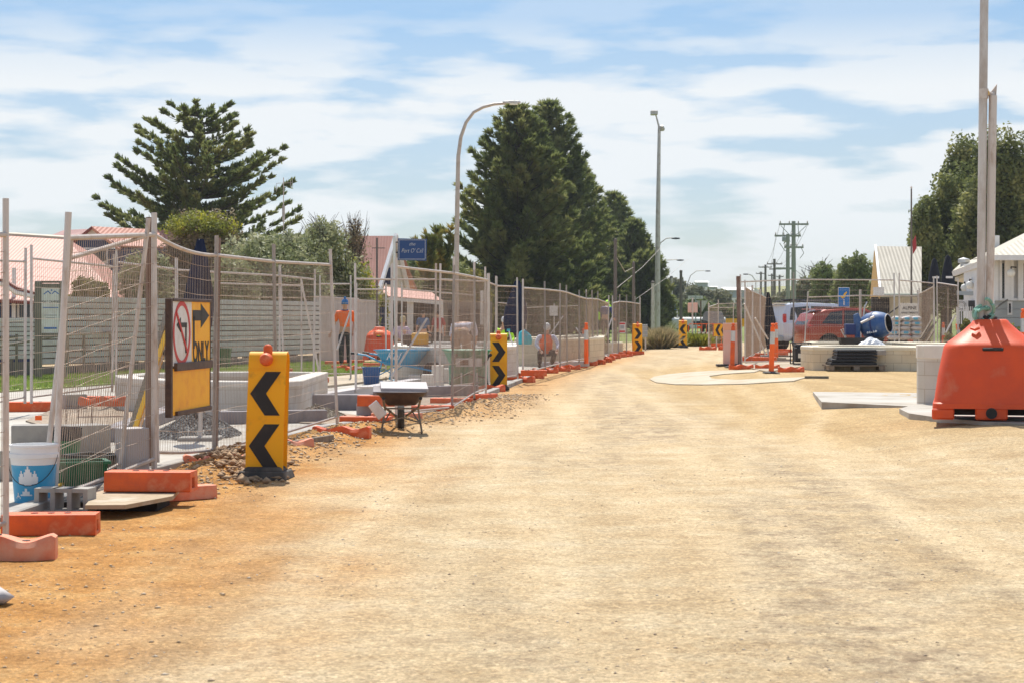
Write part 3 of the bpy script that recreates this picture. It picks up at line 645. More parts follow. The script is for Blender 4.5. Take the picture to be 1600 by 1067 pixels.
panel((557, 557, 43, 452.5, 580), (603, 603, 44, 452.5, 580), 'far wire panel above the red water-filled barrier', ext=.15)
panel((613, 612, 34.2, 437, 612), (681, 679, 34.6, 437, 612), 'rear wire panel in front of the seated blond person', ext=.3)
panel((688, 687, 35, 437, 612), (758, 757, 38, 440, 604), 'rear wire panel in front of the bending worker', ext=.3)
panel((628, 628, 45, 452, 585), (742, 742, 47, 462, 582), 'far wire panel in front of the verandah', ext=.15)
panel((822, 822, 80, 481, 548), (905, 905, 84, 478, 546), 'far cross panel behind the crouching worker')
panel((775, 775, 66, 473, 556), (797, 797, 66, 475, 556), 'small far panel behind the lime-jacketed worker')
# braces
for i, (a_, b_, d, lb) in enumerate([((470, 435), (503, 604), 36, 'diagonal steel brace left of the worker in orange'), ((527, 546), (549, 482), 43, 'short diagonal pole in front of the worker in orange'), ((612, 588), (667, 498), 33.5, 'diagonal brace pole right of the blue wheelbarrow'), ((842, 548), (880, 494), 60, 'diagonal brace pole in front of the crouching worker'), ((947, 525), (956, 497), 69, 'short brace below the worker in navy and lime')]):
    t = MB().cyl(P(*a_, d), P(*b_, d+.4), .022, n=6).build('brace', M['galv'], None, smooth=40); tag(t, lb, 'brace')
# right compound
r0 = (1157, 1160, 50.2, 441, 571); r1 = (1240, 1240, 51, 437, 570); r2 = (1397, 1398, 52.5, 438, 567)
panel((1157, 1159, 50, 441, 571), r1, 'front wire panel of the right compound behind the orange bollard', pitch=.058, gm='galv')
panel(r1, r2, 'wide wire panel in front of the cream planter walls', pitch=.058, gm='galv2')
panel((1405, 1405, 52.6, 438, 567), (1459, 1461, 54.5, 443, 562), 'wire panel right of the wide planter panel, before the cement bags', pitch=.058)
panel((1464, 1465, 54.5, 442, 561), (1497, 1497, 51, 447, 566), 'wire panel immediately left of the big red barrier', pitch=.06)
panel((1164, 1164, 52, 449, 566), (1175, 1174, 58, 456, 560), 'first panel of the side run receding behind the corner of the right compound')
panel((1176, 1176, 58.3, 456, 560), (1187, 1187, 66, 461, 553), 'middle panel of the side run receding in the right compound')
panel((1188, 1188, 66.3, 461, 552), (1198, 1198, 74, 466, 547), 'last panel of the side run beside the small folded black umbrella')
panel((1262, 1256, 62, 465, 552), (1343, 1343, 62, 462, 552), 'rear wire panel in front of the orange car', pitch=.07)
panel((1345, 1345, 62, 462, 552), (1434, 1438, 62, 463, 552), 'rear wire panel behind the blue cement mixer', pitch=.07, gm='galv2')
panel((1436, 1436, 61.5, 460, 552), (1459, 1459, 56, 448, 558), 'short return panel left of the cafe umbrellas')
panel((1107, 1107, 84, 480, 543), (1122, 1122, 91, 475, 540), 'far return panel by the give way sign', pitch=.1)
panel((1122.5, 1122, 91.5, 475, 540), (1158, 1158, 93, 474, 540), 'far rear panel above the striped chevron board', pitch=.1)
panel((1108, 1108, 85, 481, 543), (1146, 1145, 86, 481, 543), 'far front panel behind the striped chevron board', pitch=.1)
for a_, b_, d, lb in [((1163, 475), (1196, 553), 51.5, 'diagonal brace from the corner post of the right compound'), ((1180, 497), (1200, 530), 56, 'second diagonal brace behind the corner post of the right compound'), ((1478, 520), (1492, 493), 56, 'brace beside the panel left of the red barrier')]:
    t = MB().cyl(P(*a_, d), P(*b_, d+.4), .026, n=6).build('brace', M['galv'], None, smooth=40); tag(t, lb, 'brace')
MB().cyl(P(1156, 575, 50), P(1153, 432, 50), .05, n=8).build('stake', M['rustpost'], None, smooth=40); tag(COL.objects[-1], 'thick rusty corner stake of the right compound', 'stake')

# ---------------------------------------------------------------- orange fence feet
def foot_block(name='fence_foot', mt='orange'):
    """long bevelled block with a hand recess in each end; long side along x"""
    t = thing('ballast_block', (0, 0, 0), 'foot', 'fence foot', 'orange fence feet')
    l_, w_, h_ = .34, .125, .155; k = .9
    mb = MB()
    # shell with recessed ends
    def ring(x, s): return [Vector((x, -w_*s, 0)), Vector((x, w_*s, 0)), Vector((x, w_*s*k, h_)), Vector((x, -w_*s*k, h_))]
    mb.loft([ring(-l_, 1), ring(-l_*.6, 1), ring(l_*.6, 1), ring(l_, 1)], False)
    for s in (-1, 1):
        o = ring(s*l_, 1); i_ = [Vector((s*l_, -.05, .025)), Vector((s*l_, .05, .025)), Vector((s*l_, .05, .105)), Vector((s*l_, -.05, .105))]
        dp = [v-Vector((s*.12, 0, 0)) for v in i_]; b = len(mb.v); mb.v += [tuple(v) for v in o+i_+dp]
        for q_ in range(4):
            q2 = (q_+1) % 4; f1 = (b+q_, b+q2, b+4+q2, b+4+q_); f2 = (b+4+q_, b+4+q2, b+8+q2, b+8+q_)
            mb.f += [f1, f2] if s > 0 else [f1[::-1], f2[::-1]]
        mb.f.append((b+8, b+9, b+10, b+11) if s > 0 else (b+11, b+10, b+9, b+8))
    mb.build('block', M[mt], t, bevel=.012, seg=2)
    for x in (-.12, 0, .12): MB().lathe([(.027, 0), (.027, .006)], 10, c=(x, 0, h_-.002)).build('socket', M['dark'], t)
    return t
def foot_wavy(mt='orange'):
    t = thing('ballast_block', (0, 0, 0), 'foot', 'fence foot', 'orange fence feet')
    n = 28; out = []
    for i in range(n+1):
        u = -1+2*i/n; wd = .075+.055*abs(math.sin(u*math.pi*.95))**1.3*(1 if abs(u) < .97 else .8)
        hz = .128+.020*math.cos(u*math.pi*2)*(1 if abs(u) < .95 else .2)
        out.append([Vector((u*.35, -wd, 0)), Vector((u*.35, -wd*1.02, hz*.7)), Vector((u*.35, -wd*.8, hz)), Vector((u*.35, wd*.8, hz)), Vector((u*.35, wd*1.02, hz*.7)), Vector((u*.35, wd, 0))])
    MB().loft(out).build('block', M[mt], t, smooth=38)
    for x in (-.17, 0, .17): MB().lathe([(.026, 0), (.026, .008)], 10, c=(x, 0, .128+.020*math.cos(x/.35*math.pi*2)-.004)).build('socket', M['dark'], t)
    return t
fa = foot_block(); fb = foot_wavy(); fc_ = foot_block(mt='orange_old'); fd = foot_wavy('orange_old')
used = set()
def foot(kind, px, py, rz, label, off=.0, s=1.0, lay=0):
    src = {'A': fa, 'B': fb, 'C': fc_, 'D': fd}[kind]; p = GP(px, py, off)
    if kind not in used: used.add(kind); o = src; o.location = p; o.rotation_euler = (0, 0, R(rz)); o.scale = (s, s, s)
    else: o = dup(src, p, R(rz), scale=s)
    o['label'] = label
    if lay: o.rotation_euler = (0, R(lay), R(rz))
    return o
foot('D', -4, 873, 8, 'faded orange wavy foot at the far left edge of the road', s=1.0)
foot('A', 80, 834, 4, 'long orange foot block under the two nearest fence uprights', s=.92)
foot('A', 236, 766, -4, 'bright orange foot block sitting on the cover plate', off=.115, s=1.0)
foot('C', 289, 780, 38, 'orange foot block lying lower beside the cover plate edge', s=.72)
foot('D', 340, 731, 14, 'orange foot half buried in dug soil left of the nearest chevron post', s=.95)
foot('D', 440, 705, 10, 'faded orange wavy foot peeping out behind the nearest chevron post')
foot('B', 534, 684, -8, 'orange wavy foot on the rubble in front of the brown wheelbarrow', off=.02)
foot('A', 572, 668, -10, 'orange foot block just left of the brown wheelbarrow legs')
foot('C', 620, 662, -12, 'orange foot block between the legs of the brown wheelbarrow')
o = foot('A', 597, 634, -14, 'orange foot block lying behind the left handle of the brown wheelbarrow', off=.2)
foot('A', 598, 636, 6, 'lower orange foot block behind the left handle of the brown wheelbarrow', off=.04)
foot('A', 676, 648, 4, 'orange foot block right of the brown wheelbarrow wheel', s=.95)
foot('A', 706, 636, -12, 'orange foot block at the base of the tall upright right of the wheelbarrow')
foot('A', 754, 629, 62, 'orange foot block turned end-on left of the second chevron post')
foot('B', 762, 612, 20, 'orange foot hidden behind the second chevron post')
for kd, x_, y_, r_, lb in [('B', 813, 597, -25, 'front one of two orange feet just right of the second chevron post'), ('B', 828, 591, -15, 'rear one of two orange feet just right of the second chevron post'), ('B', 852, 583, -10, 'small orange foot below the crouching worker'), ('B', 872, 580, -12, 'orange foot just right of the one below the crouching worker'), ('B', 888, 577, -8, None), ('B', 900, 574, -10, None), ('B', 916, 571, -10, 'orange foot at the base of the orange flexible bollard'), ('A', 929, 569, -20, 'orange foot block just right of the flexible bollard'), ('A', 940, 566, -25, None), ('B', 946, 563, -20, None), ('B', 955, 561, -10, None), ('A', 966, 559, 40, None), ('B', 974, 558, -10, None), ('A', 981, 556, -30, None), ('A', 992, 555, 10, 'dark orange foot at the base of the third chevron post'), ('A', 972, 553, 0, None)]:
    foot(kd, x_, y_, r_, lb or 'orange foot in the far fence row between flexible bollard and third chevron post')
foot('A', 50, 643, 8, 'orange foot block at the lawn edge under the rear fence posts', off=.05)
foot('A', 164, 634, 2, 'bottom one of the stacked orange feet behind the near fence', off=.05, s=1.05)
foot('B', 160, 634, 10, 'top one of the stacked orange feet behind the near fence', off=.22, s=.95)
foot('B', 538, 578, 10, 'orange wavy foot in front of the worker in orange', off=.06)
foot('B', 560, 581, -6, 'orange wavy foot right of the pair in front of the worker in orange', off=.06)
foot('A', 526, 572, -6, 'orange foot block behind the wavy one at the worker in orange', off=.06)
foot('A', 552, 570, 0, 'rear orange foot block right of the worker in orange', off=.06)
foot('A', 586, 575, 4, 'orange foot block left of the blue wheelbarrow', off=.06)
foot('B', 488, 600, 20, 'orange foot left of the leaning steel brace', off=.06)
foot('A', 470, 592, 0, 'orange foot near the white planter wall corner', off=.06)
foot('A', 436, 585, 0, 'orange foot behind the nearest chevron post on the lawn', off=.06)
foot('A', 834, 587, 0, 'lower one of two stacked orange blocks beside the pale planter', off=.06, s=.85)
foot('A', 834, 587, 0, 'upper one of two stacked orange blocks beside the pale planter', off=.20, s=.85)
foot('B', 1158, 577, 4, 'orange foot at the corner stake of the right compound', s=.88)
foot('B', 1199, 577, -4, 'orange foot just left of the tall orange bollard in front of the right compound', s=.88)
foot('B', 1236, 581, 2, 'orange foot under the front upright right of the tall orange bollard', s=.88)
foot('B', 1404, 577, 4, 'orange foot in front of the cream planter right end', s=.88)
foot('B', 1106, 547, 8, 'orange foot left of the dirt patch by the chevron board')
foot('A', 1124, 542, 0, 'long orange foot block below the striped chevron board', s=1.1)
foot('A', 1136, 547, 15, 'orange foot left of the pale plastic panel')
for x_, y_ in ((1170, 565), (1195, 566), (1183, 559), (1215, 556), (1222, 552)): foot('A', x_, y_, random.uniform(-20, 20), 'orange foot scattered inside the right compound behind the bollards')
foot('A', 955, 546, 10, 'orange foot lying beyond the receding fence behind the gap')

# ---------------------------------------------------------------- chevron sleeves
def chevron_post(px, py, rz, label, left, lean=0, mt='yellow', base=True, s=1.0, lamp=True):
    p = GP(px, py); t = thing('chevron_post', p, label, 'chevron post', 'yellow chevron hazard posts', R(rz)); t.scale = (s*1.16, s, s*1.13)
    hw, hh = .15, 1.02; y0, T = -.05, .07
    # folded sleeve: front face, rolled top, back face
    prof = [(y0, .06), (y0-.004, .4), (y0, .8), (y0, .94), (y0+.012, .985), (y0+.04, hh), (y0+.085, hh+.005), (y0+.13, hh-.02), (y0+.15, .95), (y0+.155, .5), (y0+.16, .06)]
    inn = [(a+(.006 if i < 4 else .003 if i < 5 else 0 if i < 7 else -.005), b-(.006 if 4 <= i <= 7 else 0)) for i, (a, b) in enumerate(prof)]
    lx = lambda z: math.tan(R(lean))*z
    rings = []
    for x in (-hw, -hw/2, 0, hw/2, hw):
        rings.append([Vector((x+lx(b)+.004*math.sin(b*9), a, b)) for a, b in prof+inn[::-1]])
    MB().loft(rings).build('sleeve', M[mt], t, smooth=50)
    ch = MB(); sgn = -1 if left else 1
    for zc in (.69, .27):
        q_ = [(-.115, .175), (.005, .175), (.125, 0), (.005, -.175), (-.115, -.175), (.0, 0)]
        flat(ch, [(sgn*a+lx(zc+b), zc+b) for a, b in (q_ if sgn > 0 else q_[::-1])], y0-.0045, .003)
    ch.build('chevron', M['black'], t)
    for z in (.48, .885): MB().box((lx(z), y0-.006, z), (.3, .004, .006)).build('seam', M['yellow_dirty'], t)
    if lamp:
        lm = MB(); lm.lathe([(.0, -.06), (.04, -.055), (.055, 0), (.04, .05), (0, .058)], 12, Matrix.Rotation(R(90), 3, 'X'), (lx(.97), y0-.03, .965))
        lm.lathe([(.03, 0), (.036, .02), (.036, .06), (.02, .08), (0, .085)], 12, None, (lx(1.02), y0+.03, 1.0)); lm.build('knob', M['orange'], t, smooth=50)
    if base:
        r = MB(); r.box((0, .03, .035), (.40, .40, .07), taper=.9); r.box((0, .03, .085), (.32, .30, .035), taper=.85); r.build('rubber_base', M['rubber'], t, bevel=.012, seg=2)
    return t
chevron_post(414, 748, -6, 'nearest yellow chevron post, leaning, arrows pointing left', True, 1.6, 'yellow_dirty', s=1.0)
chevron_post(779, 609, 0, 'yellow chevron post with arrows pointing right, at the green barrow', False, s=1.0)
chevron_post(996, 554, 12, 'small yellow chevron post with arrows pointing right, at the end of the left fence', False, s=1.02)
chevron_post(1067, 543.5, -4, 'farthest yellow chevron post, arrows pointing left, beside the black sign base', True, s=1.04)

# ---------------------------------------------------------------- detour sign board on the fence
a_ = P(257, 649, 17.1); b_ = P(319, 655, 18.5); dv = b_-a_
t = thing('detour_sign', a_+Vector((.07, -.03, 0)), 'white and yellow framed detour sign with turn arrows reading ONLY, hung on the near fence', 'sign', rz=math.atan2(dv.y, dv.x))
WB, HB = 1.38, 1.06
MB().box((WB/2, .01, .215), (WB-.02, .018, .43)).build('lower_board', M['yellow'], t)
MB().box((.35, .01, .755), (.70, .018, .60)).build('left_board', M['signwhite'], t)
MB().box((1.04, .01, .755), (.68, .018, .60)).build('right_board', M['yellow'], t)
fr = MB(); fr.box((-.03, .015, HB/2), (.055, .06, HB+.03)); fr.box((WB+.008, .015, HB/2), (.02, .04, HB+.02)); fr.box((WB/2, .0, HB+.004), (WB, .04, .03)); fr.box((WB/2+.04, -.005, .445), (WB-.1, .05, .075)); fr.box((WB/2+.05, -.005, .012), (WB-.15, .045, .04)); fr.build('frame', M['brownframe'], t, bevel=.004)
rg = MB(); n = 40; ro, ri = .30, .255
for k in range(n):
    a0, a1 = 6.2832*k/n, 6.2832*(k+1)/n
    flat(rg, [(.35+ro*math.cos(a0), .755+ro*math.sin(a0)), (.35+ro*math.cos(a1), .755+ro*math.sin(a1)), (.35+ri*math.cos(a1), .755+ri*math.sin(a1)), (.35+ri*math.cos(a0), .755+ri*math.sin(a0))], 0, .003)
band(rg, [(.35-.19, .755+.19), (.35+.19, .755-.19)], .035, -.004, .003); rg.build('prohibition_ring', M['signred'], t)
ar = MB(); band(ar, [(.49, .58), (.49, .83)], .045, 0, .003); band(ar, [(.51, .83), (.3, .83)], .045, 0, .003); flat(ar, [(.17, .83), (.31, .76), (.31, .90)], 0, .003); ar.build('arrow', M['black'], t)
ar = MB(); band(ar, [(.77, .62), (.77, .90)], .06, 0, .003); band(ar, [(.755, .92), (1.04, .92)], .1, 0, .003); flat(ar, [(1.03, 1.035), (1.34, .92), (1.03, .80)][::-1], 0, .003); ar.build('arrow', M['black'], t)
txt('ONLY', .27, M['black'], t, (1.03, -.002, .56), sx=.80, offset=.006)
# ---------------------------------------------------------------- trees and shrubs
def norm(a): return a/np.maximum(1e-6, np.linalg.norm(a, axis=-1, keepdims=True))
def tufts(pos, dirs, K, ln, wd, spread, up=.35):
    """K thin blades per tuft"""
    n = len(pos); pos = np.repeat(pos, K, 0); dirs = np.repeat(dirs, K, 0)
    d = norm(dirs+rng.normal(0, spread, pos.shape)+np.array([0, 0, up])); L_ = ln*rng.uniform(.6, 1.2, (len(pos), 1))
    s = norm(np.cross(d, rng.normal(0, 1, pos.shape)))*wd*.5
    a = pos-s; b = pos+s; m1 = pos+d*L_*.6+s*.9; tip = pos+d*L_; m0 = pos+d*L_*.6-s*.9
    V = np.stack([a, b, m1, tip, m0], 1).reshape(-1, 3)
    return V, np.arange(len(V)).reshape(-1, 5)
def norfolk(px, d, ybase, ytop, half, label, nwh, nb, K, slope=.42, skip=.0, mt='pine', prof=None, zlow=.08, ln=.42, dens=1.0, seed=1, shape=None, group='tall pines', thin=1.0, up=.45):
    random.seed(seed)
    base = GX(px, d); Ht = Z(ytop, d)-base.z; Rm = half/F*d
    t = thing('pine_tree', base, label, 'tree', group)
    tk = MB(); tk.tube([(0, 0, -.2), (0.05, 0, Ht*.3), (-.05, 0, Ht*.65), (0, 0, Ht*.97)], [.02*Ht+.08, .016*Ht+.05, .009*Ht+.03, .02], 8)
    pos = []; dr = []
    for i in range(nwh):
        v = zlow+(1-zlow)*(i/(nwh-1))**.92
        rr = shape(v) if shape else (1-v)**.62
        rad0 = Rm*rr
        m = nb if v < .85 else max(4, nb-2)
        ph = random.uniform(0, 6.28)
        for j in range(m):
            if random.random() < skip: continue
            a = ph+6.283*j/m+random.uniform(-.18, .18); L_ = rad0*random.choice((.8, .9, 1, 1.1, 1.22))*random.uniform(.92, 1.05)+.25
            sl = slope*random.uniform(.85, 1.15)*(1+.9*v*(thin > .9))
            zt = Ht*v; z0 = max(.25, zt-L_*sl*.8)
            da = Vector((math.cos(a), math.sin(a), 0)); sd = Vector((-da.y, da.x, 0))
            path = []
            for k in range(6):
                u = k/5; path.append(da*(L_*u)+Vector((0, 0, z0+L_*sl*(.55*u+.45*u*u)-.06*L_*math.sin(u*3.14))))
            tk.tube(path, [.05+.012*L_, .04+.01*L_, .035, .025, .018, .01], 4, False)
            nt_ = max(3, int(L_*5.2*dens))
            for k in range(nt_):
                u = 1-(1-.16)*random.random()**1.0
                p = path[min(4, int(u*5))].lerp(path[min(5, int(u*5)+1)], u*5-int(u*5)) if u < 1 else path[5]
                sw = ((1-u)*L_*.34+.10)*thin
                off = sd*random.uniform(-sw, sw)
                q = p+off+Vector((0, 0, random.uniform(-.02, .16)))
                pos.append(q); dr.append((da*.8+sd*(off.dot(sd)/(sw+.01))*.7+Vector((0, 0, .25))))
            for k in range(3): pos.append(path[5]-da*.12*k); dr.append(da+Vector((0, 0, .4)))
    for k in range(10): pos.append(Vector((random.gauss(0, .12), random.gauss(0, .12), Ht*(.95+.05*k/10)))); dr.append(Vector((0, 0, 1)))
    tk.build('trunk', M['bark'], t, smooth=60)
    V, Fc = tufts(np.array([tuple(p) for p in pos]), norm(np.array([tuple(x) for x in dr])), K, ln, .085, .42, up)
    fast('crown', V, Fc, M[mt], t)
    return t
norfolk(309, 105, 350, 170, 124, 'spreading Norfolk pine with open tiers above the low round shrub at left', 16, 7, 12, slope=.31, seed=5, zlow=.46, shape=lambda v: min(1.0, (1.04-v)/.32)**.55, ln=.34, dens=2.3, thin=.5, up=.6)
shp = lambda v: (1-v)**.52*(1 if v > .14 else .93)
norfolk(808, 112, 480, 172, 110, 'tallest dense dark pine just right of the curved street lamp', 30, 9, 14, slope=.28, seed=2, mt='pine_dark', shape=lambda v: max(.0, 1.01-v**1.65)**.68, ln=.46, dens=1.9)
norfolk(858, 128, 480, 166, 90, 'tall dense pine behind the tallest one, just to its right', 30, 9, 13, slope=.28, seed=3, mt='pine_dark', shape=lambda v: max(.0, 1.01-v**1.65)**.68, ln=.5, dens=1.8)
norfolk(905, 145, 485, 262, 64, 'middle pine whose tip leans against the two tallest pines', 22, 8, 12, slope=.28, seed=4, mt='pine_dark', shape=lambda v: max(.0, 1.01-v**1.65)**.68, ln=.55, dens=1.8)
norfolk(958, 165, 490, 308, 58, 'mid height pine behind the left dark wooden pole', 22, 8, 12, slope=.4, seed=6, mt='pine', shape=lambda v: max(0, 1.01-v**1.5)**.7, ln=.6, dens=1.6)
norfolk(990, 150, 495, 350, 48, 'smaller pine behind the right dark wooden pole', 18, 8, 12, slope=.5, seed=8, mt='pine', shape=lambda v: max(0, 1.01-v**1.5)**.7, ln=.55, dens=1.8)
norfolk(1012, 140, 500, 400, 34, 'lowest pine beside the tall grey light pole', 14, 8, 12, slope=.5, seed=9, mt='pine_dark', shape=lambda v: (1.02-v)**.4, ln=.5, dens=2.2)
def crown(blobs, n, size, asp=.55, shell=.35, gap=.0):
    """leaf-sized faces spread through lumpy volumes; blobs: (x,y,z,rx,ry,rz)"""
    B = np.array(blobs, float); wt = (B[:, 3]*B[:, 4]*B[:, 5])**.67; idx = rng.choice(len(B), n, p=wt/wt.sum()); b = B[idx]
    u = norm(rng.normal(0, 1, (n, 3))); r = 1-rng.random((n, 1))**1.6*shell*2.2; r = np.clip(r, .15, 1)*(1+.22*np.sin(u[:, :1]*7+b[:, :1])*np.sin(u[:, 2:3]*6+b[:, 1:2]*2))+rng.normal(0, .035, (n, 1))
    p = b[:, :3]+u*b[:, 3:6]*r
    nn = norm(u+rng.normal(0, .8, (n, 3))); s = norm(np.cross(nn, rng.normal(0, 1, (n, 3)))); q = np.cross(nn, s); L_ = size*rng.uniform(.6, 1.35, (n, 1))
    V = np.stack([p-s*L_, p-q*L_*asp, p+s*L_, p+q*L_*asp], 1).reshape(-1, 3)
    return V, np.arange(4*n).reshape(-1, 4)
def bush(nm, px, d, ybase, ytop, half, label, mt, n, size, lobes=9, depth=1.0, seed=1, cat='shrub', group=None, trunk=True, low=.15, twigs=0, lob=.42, asp=.55, jit=1.0):
    random.seed(seed); base = GX(px, d); hb = Z(ybase, d)-base.z; Ht = Z(ytop, d)-base.z; w_ = half/F*d
    t = thing(nm, base, label, cat, group); bl = []
    if not trunk and cat == 'shrub': hb = max(0, hb) if hb < .4 else 0
    bl.append((0, 0, hb+(Ht-hb)*.42, w_*.72, w_*.6*depth, (Ht-hb)*.42))
    for i in range(lobes):
        a = random.uniform(0, 6.28); rr = random.uniform(.25, .68); z = hb+(Ht-hb)*random.uniform(low, .86); zz = (z-hb)/(Ht-hb)
        k = math.sqrt(max(.1, 1-(zz*1.02)**2.2)); s_ = lob*random.uniform(.65, 1.1)
        bl.append((w_*rr*k*math.cos(a)*1.1, w_*rr*k*math.sin(a)*depth, z-(Ht-hb)*.08, w_*s_, w_*s_*depth, min((Ht-hb)*s_*.72, Ht*1.02-z+.05)))
    V, Fc = crown(bl, n, size, asp); fast('crown' if cat == 'tree' else 'foliage', V, Fc, M[mt], t)
    tk = MB()
    if trunk:
        tk.tube([(0, 0, -.1), (.05, 0, hb+(Ht-hb)*.25), (-.1, 0, hb+(Ht-hb)*.6)], [.03*Ht+.03, .022*Ht+.02, .02], 7)
        for b in bl[1:]: tk.tube([(0, 0, max(.05, hb*.6)+random.random()*.3*Ht*.4), (b[0]*.5, b[1]*.5, b[2]*.65), (b[0], b[1], b[2])], [.015*Ht+.01, .01*Ht+.01, .01], 5, False)
    for _ in range(twigs):
        a = random.uniform(0, 6.28); b = random.choice(bl[1:]); q_ = Vector((b[0], b[1], b[2])); e = q_+Vector((b[3]*.9*math.cos(a), b[4]*.9*math.sin(a), b[5]*random.uniform(.6, 1.35)))
        tk.tube([q_, q_.lerp(e, .5)+Vector((random.gauss(0, .05), 0, .05)), e], [.02, .012, .005], 3, False)
    if tk.v: tk.build('trunk' if cat == 'tree' else 'stem', M['bark'], t)
    return t
bush('round_shrub', 311, 72, 470, 322, 70, 'round brownish shrub with bright yellow-green top below the left pine', 'brownbush', 15000, .062, 12, seed=11, twigs=140)
V, Fc = crown([(0, 0, 0, 1.25, 1.0, .38), (-.7, -.3, -.3, .8, .7, .4), (.8, -.3, -.32, .8, .7, .4), (0, -.8, -.25, .9, .6, .35)], 4200, .055); fast('blossom', V, Fc, M['yellowgreen'], COL.objects['round_shrub'], (.05, 0, Z(344, 72)-gz(X(310, 72), 72)))
bush('hedge_shrub', 420, 66, 480, 350, 92, 'large olive green bush behind the slatted wall, left part', 'olive', 21000, .075, 14, seed=12, twigs=60)
bush('hedge_shrub', 500, 70, 480, 338, 80, 'grey-green bush with bare twigs behind the slatted wall, right part', 'olive', 18000, .07, 13, seed=13, twigs=260)
bush('hedge_shrub', 458, 68, 480, 356, 74, 'middle olive bush joining the two big ones behind the slatted wall', 'olive', 16000, .07, 14, seed=91, twigs=80, low=.3)
bush('hedge_shrub', 385, 68, 480, 368, 60, 'olive bush between the round shrub and the big olive bushes', 'olive', 12000, .07, 12, seed=92, twigs=40, low=.3)
bush('twiggy_shrub', 548, 74, 480, 334, 34, 'tall thin twiggy shrub left of the steep salmon roof', 'brownbush', 5200, .05, 12, seed=14, twigs=170, lob=.5)
bush('yellow_shrub', 552, 70.5, 540, 400, 52, 'yellow-green shrub spilling over the white corrugated fence', 'yellowgreen', 9500, .07, 10, seed=15)
bush('hedge_shrub', 365, 63, 485, 400, 60, 'low olive bush behind the detour sign above the slatted wall', 'olive', 9000, .07, 10, seed=16, twigs=30)
bush('clipped_hedge', 142, 57, 480, 434, 40, 'low yellow-brown hedge behind the wall right of the information board', 'hedge', 9000, .05, 8, seed=17, low=.3)
bush('hedge_shrub', 232, 64, 485, 392, 58, 'dull green bush behind the wall between the salmon roofs and detour sign', 'olive', 9000, .07, 10, seed=18, twigs=40)
bush('garden_shrub', 590, 71.5, 545, 440, 24, 'small shrub with orange flowers above the white corrugated fence end', 'hedge', 4000, .06, 8, seed=19)
bush('garden_shrub', 690, 90, 500, 400, 62, 'mixed garden shrub behind the verandah roof', 'midleaf', 11000, .09, 12, seed=20)
bush('garden_shrub', 745, 84, 500, 418, 34, 'shrub with orange tips left of the tallest pine', 'hedge', 6500, .07, 9, seed=21)
bush('background_tree', 655, 120, 500, 388, 60, 'pale green tree behind the navy hanging sign', 'midleaf', 9000, .12, 12, seed=22, cat='tree')
bush('background_tree', 772, 125, 500, 380, 50, 'dark leafy tree filling the gap under the tallest pine', 'darkleaf', 9000, .14, 12, seed=23, cat='tree')
def upright(px, d, ybase, ytop, label, seed, n=9):
    random.seed(seed); base = GX(px, d); Ht = Z(ytop, d)-base.z; hb = Z(ybase, d)-base.z
    t = thing('banksia_tree', base, label, 'tree', 'upright feathery trees'); pos = []; dr = []; tk = MB()
    tk.tube([(0, 0, 0), (0, 0, Ht*.5)], [.12, .06], 6)
    for i in range(n):
        x0, y0 = random.gauss(0, .28), random.gauss(0, .3); h0 = Ht*random.uniform(.72, 1.0); tk.tube([(0, 0, hb), (x0, y0, h0)], [.04, .015], 4)
        for k in range(46):
            u = random.random(); a = random.uniform(0, 6.28); pos.append((x0*u, y0*u, hb+(h0-hb)*u)); dr.append((math.cos(a), math.sin(a), .7))
    tk.build('trunk', M['bark'], t); V, Fc = tufts(np.array(pos), norm(np.array(dr)), 9, .42, .07, .3, .5); fast('crown', V, Fc, M['frond'], t)
upright(664, 86, 440, 356, 'feathery upright tree behind the right edge of the navy hanging sign', 31)
upright(692, 88, 440, 356, 'feathery upright tree with yellow tips left of the curved street lamp', 32)
upright(677, 90, 445, 366, 'smaller feathery tree between two taller ones by the navy sign', 33, 6)
# right
bush('leafy_tree', 1478, 96, 470, 240, 64, 'dark leafy tree between the cream A-frame roof and cafe', 'darkleaf', 26000, .12, 20, seed=41, cat='tree', lob=.36)
bush('leafy_tree', 1560, 92, 470, 178, 84, 'tall dark leafy tree behind the cafe roof at the right edge', 'darkleaf', 34000, .12, 24, seed=42, cat='tree', lob=.36)
bush('leafy_tree', 1505, 104, 470, 196, 56, 'upper dark leafy tree rising behind the two umbrellas', 'darkleaf', 20000, .13, 16, seed=43, cat='tree', lob=.38)
bush('leafy_tree', 1446, 90, 470, 300, 40, 'lower dark leafy tree beside the thin flagpole', 'darkleaf', 12000, .11, 12, seed=44, cat='tree', lob=.4)
bush('leafy_tree', 1650, 98, 470, 200, 75, 'dark leafy tree cut off by the right edge of the photo', 'darkleaf', 9000, .16, 14, seed=45, cat='tree')
bush('street_tree', 1335, 118, 480, 392, 46, 'rounded mid green tree left of the cream A-frame roof', 'midleaf', 16000, .12, 14, seed=46, cat='tree', lob=.38)
bush('street_tree', 1296, 135, 485, 408, 42, 'yellowish tree behind the blue information sign', 'midleaf', 10000, .14, 12, seed=47, cat='tree', lob=.38)
bush('street_tree', 1262, 150, 485, 428, 34, 'low tree right of the double utility pole', 'farleaf', 7000, .16, 10, seed=48, cat='tree')
bush('street_tree', 1375, 108, 485, 425, 26, 'tree touching the ochre gable of the A-frame', 'midleaf', 6000, .11, 10, seed=49, cat='tree')
bush('coastal_tree', 1100, 230, 498, 444, 48, 'wide domed coastal tree behind the street name sign', 'farleaf', 16000, .22, 14, seed=50, cat='tree', lob=.4)
bush('coastal_tree', 1062, 250, 498, 432, 34, 'brownish domed tree behind the bare wooden post', 'farleaf', 11000, .24, 12, seed=51, cat='tree', lob=.4)
bush('coastal_tree', 1085, 180, 500, 462, 36, 'dark green shrub mass behind the give way sign', 'midleaf', 9000, .16, 12, seed=52, cat='tree')
